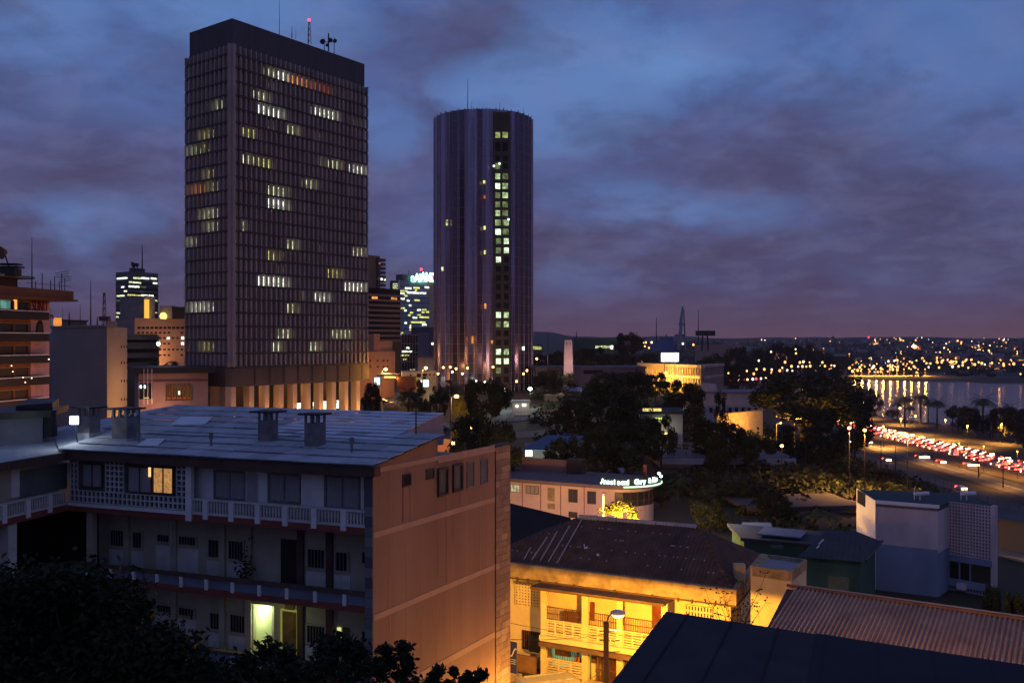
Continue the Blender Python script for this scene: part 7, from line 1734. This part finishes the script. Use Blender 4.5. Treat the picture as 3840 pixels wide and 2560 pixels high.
M_p = [mat('car_paint_silver', (.30, .30, .32), rough=.35, metal=.4), mat('car_paint_dark', (.03, .03, .04), rough=.3), mat('car_paint_white', (.55, .55, .55), rough=.35), mat('car_paint_red', (.25, .03, .02), rough=.35)]
CP = [carproto(False, p_, True, True) for p_ in M_p]; cu = set()
def car(k, x, y, rz, label, group, protos=CP):
    p = protos[k]; g = gz(x, y)+.18
    if (id(protos), k) in cu: t = dup(p, (x, y, g))
    else: t = p; cu.add((id(protos), k)); t.location = (x, y, g)
    t.rotation_euler = (0, 0, rz); tag(t, label, 'car', group); return t
def nth(n):
    return '%d%s' % (n, 'th' if 10 <= n % 100 <= 20 else {1: 'st', 2: 'nd', 3: 'rd'}.get(n % 10, 'th'))
rn = random.Random(21)
for lane, dx in enumerate((-8.2, -4.6, -1.0, 3.4, 7.6)):
    y_ = 352+rn.uniform(0, 6)
    kc = 0
    while y_ < 720:
        kc += 1
        ang = math.atan2(hwx(y_+5)-hwx(y_-5), 10); away = lane < 3
        car(rn.randrange(4), hwx(y_)+2+dx+rn.uniform(-.4, .4), y_, -ang if away else math.pi-ang, ('red lit car, %s from the near end of the %s lane in the highway jam' if away else 'headlit car, %s from the near end of the %s lane in the jam') % (nth(kc), ('leftmost', 'second', 'middle', 'fourth', 'rightmost')[lane]), 'jammed cars going away' if away else 'jammed cars coming nearer')
        y_ += rn.choice((6.4, 6.8, 7.2, 8, 9, 14))+rn.uniform(-.6, .6)+(0 if y_ < 560 else 3)
for i, (zx, zy) in enumerate(((1005, 1108), (1075, 1112), (1150, 1112), (1290, 1246), (1545, 1222), (1585, 1224), (1710, 1264), (1920, 1286), (1965, 1288), (1865, 1464))):
    x_, y_ = ray_ground(y7.x(zx), y7.y(zy), .7); car((i+1) % 4, x_, y_, math.pi, 'single car with glaring headlights coming along the empty lower carriageway', 'cars on the lower carriageway')
for i in range(16):
    x_, y_ = ray_ground(y7.x(40+i*22), y7.y(650-i*1.7+rn.uniform(-4, 4)), 1); car(i % 4, x_, y_, math.pi*.5 if i % 3 else -math.pi*.5, 'tiny car with lights on the road beyond the finned hall', 'cars on the far shore road')
CN = [carproto(True, p_, False, False) for p_ in (M_p[1], M_p[0], M_p[2])]
for i, (x, y, rz, lb) in enumerate(((1588, 1622, 1.9, 'white car parked under the orange lamp just beyond the blue roof end'), (1640, 1608, 1.2, 'black car parked on the orange lit road, left of another dark one'), (1660, 1606, 1.2, 'dark silver car parked on the orange lit road, right of the black one'))):
    x_, y_ = ray_ground(x, y, .7); t = car((2, 0, 1)[i], x_, y_, rz, lb, None, CN)
for i, (x, y) in enumerate(((1430, 1505), (1470, 1520), (1505, 1508), (1560, 1530), (2010, 1480), (2040, 1475), (2085, 1492))):
    x_, y_ = ray_ground(x, y, .7); car(i % 3, x_, y_, 1.2+.1*i, 'one of the dim parked cars on the square before the towers', 'parked cars on the square', CN)
vx, vy = XZ(2085, 57.5)
vn = thing('delivery_van', 'white delivery van whose roof shows at the bottom edge before the cream house', 'van', (vx, vy-.6, 0)); vn.rotation_euler = (0, 0, math.radians(-70))
m = MB(); n = 8; pr = [(-2.4, .4), (-2.4, 1.9), (-2.2, 2.05), (1.1, 2.05), (1.9, 1.25), (2.5, 1.05), (2.55, .4)]; vs = [(-.9, y, z) for y, z in pr]+[(.9, y, z) for y, z in pr]; n = len(pr)
bo = m.add([(v[0]+0, v[1], v[2]) for v in vs], [tuple(range(n)), tuple(range(n, 2*n))[::-1]]+[(i, n+i, n+(i+1) % n, (i+1) % n) for i in range(n)]); WL[vn.name] = Vector(); bo.build('body', mat('van_paint', (.16, .15, .14), rough=.5), vn)
MB().add([(-.8, 1.18, 2.0), (.8, 1.18, 2.0), (.8, 1.88, 1.31), (-.8, 1.88, 1.31)], [(0, 1, 2, 3)]).build('windscreen', M_glassd, vn)
for x in (-.7, .5): MB().box(x, x+.08, -1.8, .9, 2.05, 2.14).build('roof_rail', M_metal, vn)
for x in (-.92, .74):
    for y in (-1.5, 1.6): MB().tube((x, y, .35), (x+.18, y, .35), .35, n=12).build('wheel', M_black, vn)

# ------------------------------------------------------------------ lamps
def Y0_(x, y, h): return ray_ground(x, y, h)[1]
def lampg(x, y, h, lb, P, grp=None, px=3.6, mt=M_sod, c=(1., .42, .08), light=True):
    if 'highway street' in str(grp) and Y0_(x, y, h) < 400: P = P*.2
    omni = 'huge spreading' in lb or 'little yellow' in lb or 'finned' in lb
    X_0, Y_0 = ray_ground(x, y, h); g = gz(X_0, Y_0); t = thing('street_lamp', lb, 'street lamp', (X_0, Y_0, g), grp)
    MB().tube((X_0, Y_0, g-.3), (X_0, Y_0, g+h-.1), .08, .05, 6).build('pole', M_black, t)
    r = max(.25, px/F*Y_0); MB().ball((X_0, Y_0, g+h), r, 8, sz=.8).build('bulb', mt, t)  # bulb widens with distance, its glare put into the size
    if P: point('open_light' if omni else 'lamp_light', (X_0, Y_0, g+h-r-.3), P*(1 if not omni else 1.8), c, .4, spot=(150 if P > 2500 and not omni else None), parent=t)
    return t
gl = 'one of the orange street lamps lining the shore highway and promenade'
for zx, zy in ((1113, 808), (1393, 845), (1400, 930), (1512, 910), (1743, 940), (1915, 985), (2177, 962), (1263, 988), (1652, 1090), (2190, 1235)): lampg(y7.x(zx), y7.y(zy), 10, gl, 26000, 'highway street lamps')
for zx in (1000, 1120, 1450, 1850, 2040, 2300): lampg(y7.x(zx), y7.y(1000+(zx-1000)*.14), 10, gl, 24000, 'highway street lamps', px=2.2)
lampg(y7.x(478), y7.y(1142), 6, 'single orange lamp low in the dark left of two pale poles', 70)
lampg(y7.x(738), y7.y(868), 9, 'small orange lamp seen through the right half of the huge spreading tree', 900)
lamp_at(y7.x(608), y7.y(925), 222, 'large orange lamp burning under the huge spreading tree', 900, ball=.7); point('open_light', W(2960, 1590, 216), 900, (1., .42, .07), .4)  # second light is added under the crown, without a lamp
lamp_at(y7.x(770), y7.y(940), 226, 'orange lamp added at the right foot of the huge spreading tree', 700, ball=.35)  # lamp added to light the crown from below
lampg(y7.x(640), y7.y(700), 13, 'orange lamp glinting through the middle of the huge spreading tree', 600)
lamp_at(y7.x(470), y7.y(960), 218, 'low lamp added to light the underside of the huge spreading tree from the left', 700, ball=.2)  # also added for the glow under the crown
lamp_at(1446, 1384, 275, 'tall sodium lamp with a star-like glare right of the slab tower', 1500, ball=.5)
lamp_at(1597, 1379, 290, 'sodium lamp glaring in front of the low cream shop block', 1500, ball=.5)
lamp_at(1712, 1486, 178, 'sodium lamp glaring over the little yellow lit tree', 500, ball=.42); point('tree_fill_light', W(1722, 1545, 180), 260, (1., .5, .06), .3, parent=tw_) if 0 else None
lampg(1768, 1603, 5, 'low lamp standing at the edge of the dark trees behind the flat roof', 240, px=4)
lampg(1520, 1405, 7, 'round white globe lamp left of the cream shop block', 500, px=6, mt=M_whl, c=(.9, 1, .85))
lampg(1893, 1462, 6, 'blue-white flood lamp at the right foot of the round tree', 900, px=7, mt=M_whl, c=(.75, .95, 1))
lampg(1988, 1458, 6, 'wide white flood lamp right below the glass tower', 900, px=8, mt=M_whl, c=(.8, 1, .9))
for x, y in ((2149, 1422), (2250, 1428)): lampg(x, y, 4, 'small white garden lamp at the foot of the tapering pylon', 150, 'garden lamps by the pylon', px=3, mt=M_whf, c=(1, .9, .6))
lampg(2496, 1398, 8, 'bright orange lamp left of the finned hall facade', 1500, px=5)
lampg(2592, 1467, 6, 'white lamp among the slim trees right of the court house', 900, px=5, mt=M_whf, c=(1., .8, .5))
lampg(2018, 1345, 8, 'lone pale orange lamp between the glass tower and the pylon', 900, px=4)
for x, y in ((1618, 1382), (1780, 1378)): pass
# alley behind the apartment block and below the tower: pools of orange light
for i, (x, y, d, P) in enumerate(((1250, 1560, 150, 1800), (1480, 1560, 160, 2200), (1700, 1600, 150, 1500), (600, 1560, 150, 1500), (1100, 1560, 120, 1400))):
    a = W(x, y, d); t = thing('street_lamp', ('short street lamp hidden behind the long roof below the tower columns', 'short street lamp behind the blue roof end lighting the orange wall', 'street lamp lighting the bend of road beyond the flat roof', 'short street lamp behind the roof chimneys before the pink hall', 'short street lamp behind the middle of the long grey roof')[i], 'street lamp', (a.x, a.y, 0))
    MB().tube((a.x, a.y, 0), (a.x, a.y, 6), .1, .07, 6).build('pole', M_metal, t); MB().ball((a.x, a.y, 6.1), .28, 8).build('bulb', M_sod, t); point('lamp_light', (a.x, a.y, 5.6), P, (1., .42, .1), .3, parent=t)
tw_ = thing('forecourt_wall', 'long low wall lit orange along the tower forecourt behind the blue roof', 'wall', W(1450, 1560, 200)); pw = through(Vector(XZ(480, 195)), Vector(XZ(1700, 172))); l_ = (Vector(XZ(480, 195))-Vector(XZ(1700, 172))).length
MB().pb(pw, 0, l_, -1, 4.2, -.4, 0).build('wall', mat('lit_wall_render', (.42, .25, .16), c2=(.34, .2, .12), scale=.2), tw_); MB().pb(pw, -.2, l_+.2, 4.21, 4.4, -.6, .2).build('coping', M_ylwd, tw_)
# small bulbs added round the foot of the glass tower for glints in its panes
for i, (zx, zy, k) in enumerate(((467, 265, 's'), (505, 263, 's'), (517, 290, 'w'), (602, 268, 's'), (650, 340, 'w'), (437, 300, 's'), (538, 272, 's'), (700, 345, 'w'), (915, 300, 's'), (935, 282, 's'), (877, 343, 's'), (745, 262, 's'), (990, 216, 's'), (574, 300, 'w'))):
    p = W(1350+zx*.6696, 1200+zy*.6696, 338); t = thing('glint_bulb', 'x', 'lamp', (p.x, p.y, gz(p.x, p.y)), 'added glint bulbs round the glass tower')
    MB().tube((p.x, p.y, gz(p.x, p.y)), p, .06, n=5).build('pole', M_black, t); MB().ball(p, .34, 8).build('bulb', M_sod if k == 's' else M_whl, t)
    if i % 3 == 0: point('open_light', p+Vector((0, -1, 0)), 160, (1., .5, .2), .4, parent=t)
point('tree_fill_light', W(1722, 1548, 181), 300, (1., .5, .06), .3, parent=tw_)  # added light without a lamp, brightening the small yellow tree
# far lights
def farproto(name, m_):
    mb = MB(); mb.ball((0, 0, 0), 1, 8, m=0, sz=1.15); mb.tube((0, 0, -9), (0, 0, -1.1), .12, n=4, m=1); return mb.build(name, [m_, M_black])
FP = {k: farproto('street_lamp', m_) for k, m_ in (('s', M_sodf), ('w', M_whf), ('b', emat('blue_white_far', (.7, 1., .9), 1.6)), ('r', M_redl))}; fu = set()
FL = {'s': ('tiny sodium street light on the far side of the lagoon', 'sodium lights beyond the lagoon'), 'w': ('tiny warm white light on the far side of the lagoon', 'warm white lights beyond the lagoon'), 'b': ('tiny bluish white light on the far side of the lagoon', 'bluish lights beyond the lagoon'), 'r': ('tiny red light on the far side of the lagoon', 'red lights beyond the lagoon')}
nfar = {'s': 0, 'w': 0, 'b': 0, 'r': 0}
def farlamp(k, zx, zy, px):
    X_0, Y_0 = ray_ground(y7.x(zx), y7.y(zy), 9)
    if Y_0 > 6500 or Y_0 < 420: return
    if X_0 > shore(Y_0)-2 and Y_0 < yfar(X_0)+4: return
    z = gz(X_0, Y_0)+9; r = px/F*Y_0  # bulb radius grows with distance, standing in for bloom
    if k in fu: t = FP[k].copy(); col.objects.link(t)
    else: t = FP[k]; fu.add(k)
    t.location = (X_0, Y_0, z); t.scale = (r, r, r); tag(t, FL[k][0], 'street lamp', FL[k][1]); nfar[k] += 1
rn = random.Random(31)
def pick(ps): 
    q = rn.random(); a = 0
    for k, p in ps:
        a += p
        if q < a: return k
    return ps[-1][0]
for _ in range(34): farlamp('s', rn.gauss(1750, 160), rn.gauss(485, 14), rn.uniform(3.0, 4.6))
for _ in range(48): farlamp(pick((('s', .85), ('w', .15))), rn.uniform(600, 2352), rn.gauss(510, 17), rn.uniform(2.8, 5.0))
for _ in range(30): farlamp(pick((('s', .9), ('w', .1))), rn.uniform(820, 1600), rn.gauss(545, 12), rn.uniform(3.0, 5.2))
for _ in range(60): farlamp(pick((('s', .62), ('w', .2), ('b', .18))), rn.uniform(1180, 2352), rn.uniform(318, 420), rn.uniform(2.0, 3.6))
for _ in range(30): farlamp(pick((('s', .62), ('w', .2), ('b', .15), ('r', .03))), rn.uniform(300, 2352), rn.uniform(300, 345), rn.uniform(1.2, 2.2))
def nearfar(k, zx, zy, d, px, lb, grp):
    p = W(y7.x(zx), y7.y(zy), d); r = px/F*d  # oversize bulb again, bloom put into its radius
    t = FP[k].copy() if k in fu else FP[k]
    if k in fu: col.objects.link(t)
    fu.add(k); t.location = p; t.scale = (r, r, r); tag(t, lb, 'street lamp', grp)
for zx, zy in ((22, 605), (66, 575), (150, 588), (208, 558), (262, 580), (300, 478), (343, 545), (400, 548), (398, 572), (462, 556), (482, 534), (503, 490), (520, 553), (553, 522), (585, 390), (588, 422), (605, 524), (618, 492), (638, 523), (645, 487), (668, 524), (693, 492), (698, 520), (560, 556), (740, 548), (770, 518), (792, 492), (812, 520), (862, 515), (885, 518), (395, 410), (718, 392), (283, 545)):
    nearfar('s' if zx % 5 else 'w', zx, zy, 660 if zx < 700 else 900, rn.uniform(2.6, 4.6), 'x', 'avenue lamps above the spreading tree')
for i in range(9): nearfar('w' if i % 3 else 'r', 80+i*34+rn.uniform(-6, 6), 632-i*2.2, 620, rn.uniform(3, 4.5), 'x', 'traffic signal lights by the finned hall')
for x, y in ((85, 575), (95, 620), (1150, 595), (1095, 600), (1485, 430), (1585, 440), (1110, 422), (1130, 418), (1185, 418), (1120, 455), (1160, 470), (600, 535), (590, 530)):
    X2, Y2 = y6(x, y); nearfar('s' if x % 3 else 'w', (X2-2700)/.4847, (Y2-1120)/.4847, 590, rn.uniform(2.2, 4), 'x', 'lights among the dark trees of the rise')
for _ in range(20): farlamp(pick((('s', .6), ('b', .4))), rn.uniform(1000, 1450), rn.gauss(470, 30), rn.uniform(1.5, 2.8))
for zx, zy in ((395, 410), (585, 388), (587, 420), (503, 488), (645, 487), (718, 392), (208, 558), (65, 575), (300, 478), (2325, 582), (1150, 300), (1330, 530), (1298, 562), (1158, 562)): farlamp('s' if zx != 1150 else 'r', zx, zy, 3.2)
# floodlights of the far embankment
for i, (zx, zy) in enumerate([(1060+i*55, 592) for i in range(11)]+[(1900+i*70, 535) for i in range(5)]):
    X_0, Y_0 = ray_ground(y7.x(zx), y7.y(zy), 1); Y_0 += 10
    t = thing('flood_lamp', 'flood lamp lighting the orange embankment across the water', 'lamp', (X_0, Y_0, gz(X_0, Y_0)), 'flood lamps on the far embankment'); g = gz(X_0, Y_0)
    MB().tube((X_0, Y_0, g), (X_0, Y_0, g+9), .2, n=5).build('pole', M_metal, t); MB().ball((X_0, Y_0, g+9.5), 1.0, 8).build('bulb', M_sodf, t); point('lamp_light', (X_0, Y_0-2, g+8), 52000, (1., .42, .06), 1., spot=140, aim=(0, -.5, -1), parent=t)
for i, (zx, zy) in enumerate(((300, 560), (620, 530), (1000, 500), (1400, 470), (1780, 480), (2100, 490), (2300, 470), (800, 440), (1500, 400), (2000, 400), (1200, 350), (2200, 350))):
    X_0, Y_0 = ray_ground(y7.x(zx), y7.y(zy), 1); g = gz(X_0, Y_0)
    t = thing('light_mast', 'tall floodlight mast in the city beyond the lagoon', 'mast', (X_0, Y_0, g), 'tall light masts beyond the lagoon')
    MB().tube((X_0, Y_0, g), (X_0, Y_0, g+20), .3, n=5).build('pole', M_metal, t); MB().ball((X_0, Y_0, g+20), 1.3, 8).build('bulb', M_sodf, t); point('lamp_light', (X_0, Y_0, g+17), 150000*(Y_0/1500)**2*.5, (1., .42, .12), 2., spot=145, parent=t)
# far houses
rn = random.Random(44); hp = []
for k in range(5):
    w, d_, h = rn.uniform(10, 26), rn.uniform(8, 14), rn.uniform(5, 12); m = MB(); m.box(-w/2, w/2, 0, d_, -3, h, 0); m.box(-w/2-.6, w/2+.6, -.6, d_+.6, h+.01, h+.7, 1)
    for q in range(int(w/4)):
        for z in range(int(h/3.5)): m.box(-w/2+1.5+q*4, -w/2+3+q*4, -.15, .05, 1+z*3.4, 2.4+z*3.4, 2)
    hp.append(m.build('house', [(M_pink, M_conc, M_wshade, M_ylwd, M_pv)[k], M_cap, M_glassd]))
for i in range(170):
    zx, zy = rn.uniform(0, 2352), rn.choice((rn.uniform(330, 430), rn.uniform(400, 530)))
    X_0, Y_0 = ray_ground(y7.x(zx), y7.y(zy), 0)
    if Y_0 > 5200 or (X_0 > shore(Y_0)-20 and Y_0 < yfar(X_0)+60) or Y_0 < 700: continue
    t = hp[i % 5] if i < 5 else hp[i % 5].copy()
    if i >= 5: col.objects.link(t)
    t.location = (X_0, Y_0, gz(X_0, Y_0)); t.rotation_euler = (0, 0, rn.uniform(-.5, .5)); s_ = rn.uniform(.8, 1.3)*(1 if Y_0 < 2000 else 1.4); t.scale = (s_,)*3
    tag(t, 'small flat roofed house in the dark suburb beyond the lagoon', 'house', 'houses beyond the lagoon')
# poles and fence in the dark middle right
for x, yt, yb, lb in ((3020, 1672, 1790, 'pale pole left of its twin below the huge spreading tree'), (3058, 1685, 1795, 'pale pole right of its twin below the huge spreading tree')): mast('pole', lb, x, yt, yb, 165, .12, cat='pole')
for i, (zx, zy, zb) in enumerate(((1245, 1150, 1500), (1358, 1200, 1560), (1640, 1250, 1400), (2000, 1250, 1540), (2190, 1330, 1620), (1700, 1830, 1900))):
    if i < 5: mast('utility_pole', 'one of the thin dark poles standing between the slope and the highway', y7.x(zx), y7.y(zy-60), y7.y(zb-160), 190, .13, group='poles by the highway', cat='pole')
fw_ = thing('highway_fence', 'long low fence along the near edge of the service road', 'fence', (150, 300, -27)); m = MB(); pr_ = None
for k in range(58):
    y_ = 232+k*6; x_ = hwx(y_)-55; g = gz(x_, y_); m.tube((x_, y_, g), (x_, y_, g+2.6), .07, n=4)
    if pr_: m.tube(pr_+Vector((0, 0, 2.5)), (x_, y_, g+2.5), .05, n=4, cap=False); m.tube(pr_+Vector((0, 0, 1.2)), (x_, y_, g+1.2), .04, n=4, cap=False)
    pr_ = Vector((x_, y_, g))
m.build('fence_frame', M_black, fw_)
for k in PT_:
    if k not in used:
        for c_ in kids(PT_[k]): bpy.data.objects.remove(c_)
        bpy.data.objects.remove(PT_[k])

# labels that count repeats from the left of the view
def number(group, text_):
    ob = [o for o in bpy.data.objects if o.parent is None and o.get('group') == group]
    ob.sort(key=lambda o: o.location.x/max(1, o.location.y))
    for i, o in enumerate(ob): o['label'] = text_ % (nth(i+1), len(ob))
number('trees on the far rise', 'black tree crown on the far rise, %s from the left of %d')
number('avenue lamps above the spreading tree', 'small orange avenue lamp above the spreading tree, %s from the left of %d')
number('traffic signal lights by the finned hall', 'small light in the row right of the finned hall, %s from left of %d')
number('lights among the dark trees of the rise', 'small light among the dark trees of the rise, %s from the left of %d')
number('added glint bulbs round the glass tower', 'small bulb added for glints at the glass tower foot, %s from the left of %d')
number('palms on the lagoon shore', 'dark palm on the lagoon promenade, %s from the left of %d')
number('palms beside the slab tower', 'palm backlit by orange light beside the slab tower, %s from the left of %d')
number('low trees on the lagoon shore', 'low dark tree among the promenade palms, %s from the left of %d')
number('highway street lamps', 'orange street lamp by the shore highway or promenade, %s from the left of %d')
number('flood lamps on the far embankment', 'flood lamp on the lit far embankment, %s from the left of %d')
number('tall light masts beyond the lagoon', 'tall floodlight mast in the city beyond the lagoon, %s from the left of %d')
number('cars on the lower carriageway', 'lone car with glaring headlights on the lower carriageway, %s from the left of %d')
number('parked cars on the square', 'dim parked car on the square before the towers, %s from the left of %d')
number('cars on the far shore road', 'tiny lit car on the road beyond the finned hall, %s from the left of %d')
number('poles by the highway', 'thin dark pole between slope and highway, %s from the left of %d')
number('garden lamps by the pylon', 'small white garden lamp near the tapering pylon, %s from the left of %d')

# warm humid night air over the town
hzb = MB().box(-4300, 4300, -60, 7000, -45, 135).build('haze', M_dark)
hm_ = bpy.data.materials.new('haze'); hm_.use_nodes = True; t = hm_.node_tree; t.nodes.clear()
ho = t.nodes.new('ShaderNodeOutputMaterial'); pv = t.nodes.new('ShaderNodeVolumePrincipled'); t.links.new(pv.outputs[0], ho.inputs['Volume'])
pv.inputs['Color'].default_value = (.75, .68, .72, 1); pv.inputs['Density'].default_value = .00009
hzb.data.materials.clear(); hzb.data.materials.append(hm_); tag(hzb, 'thin warm haze of the humid evening over the whole town', 'haze', kind='stuff')
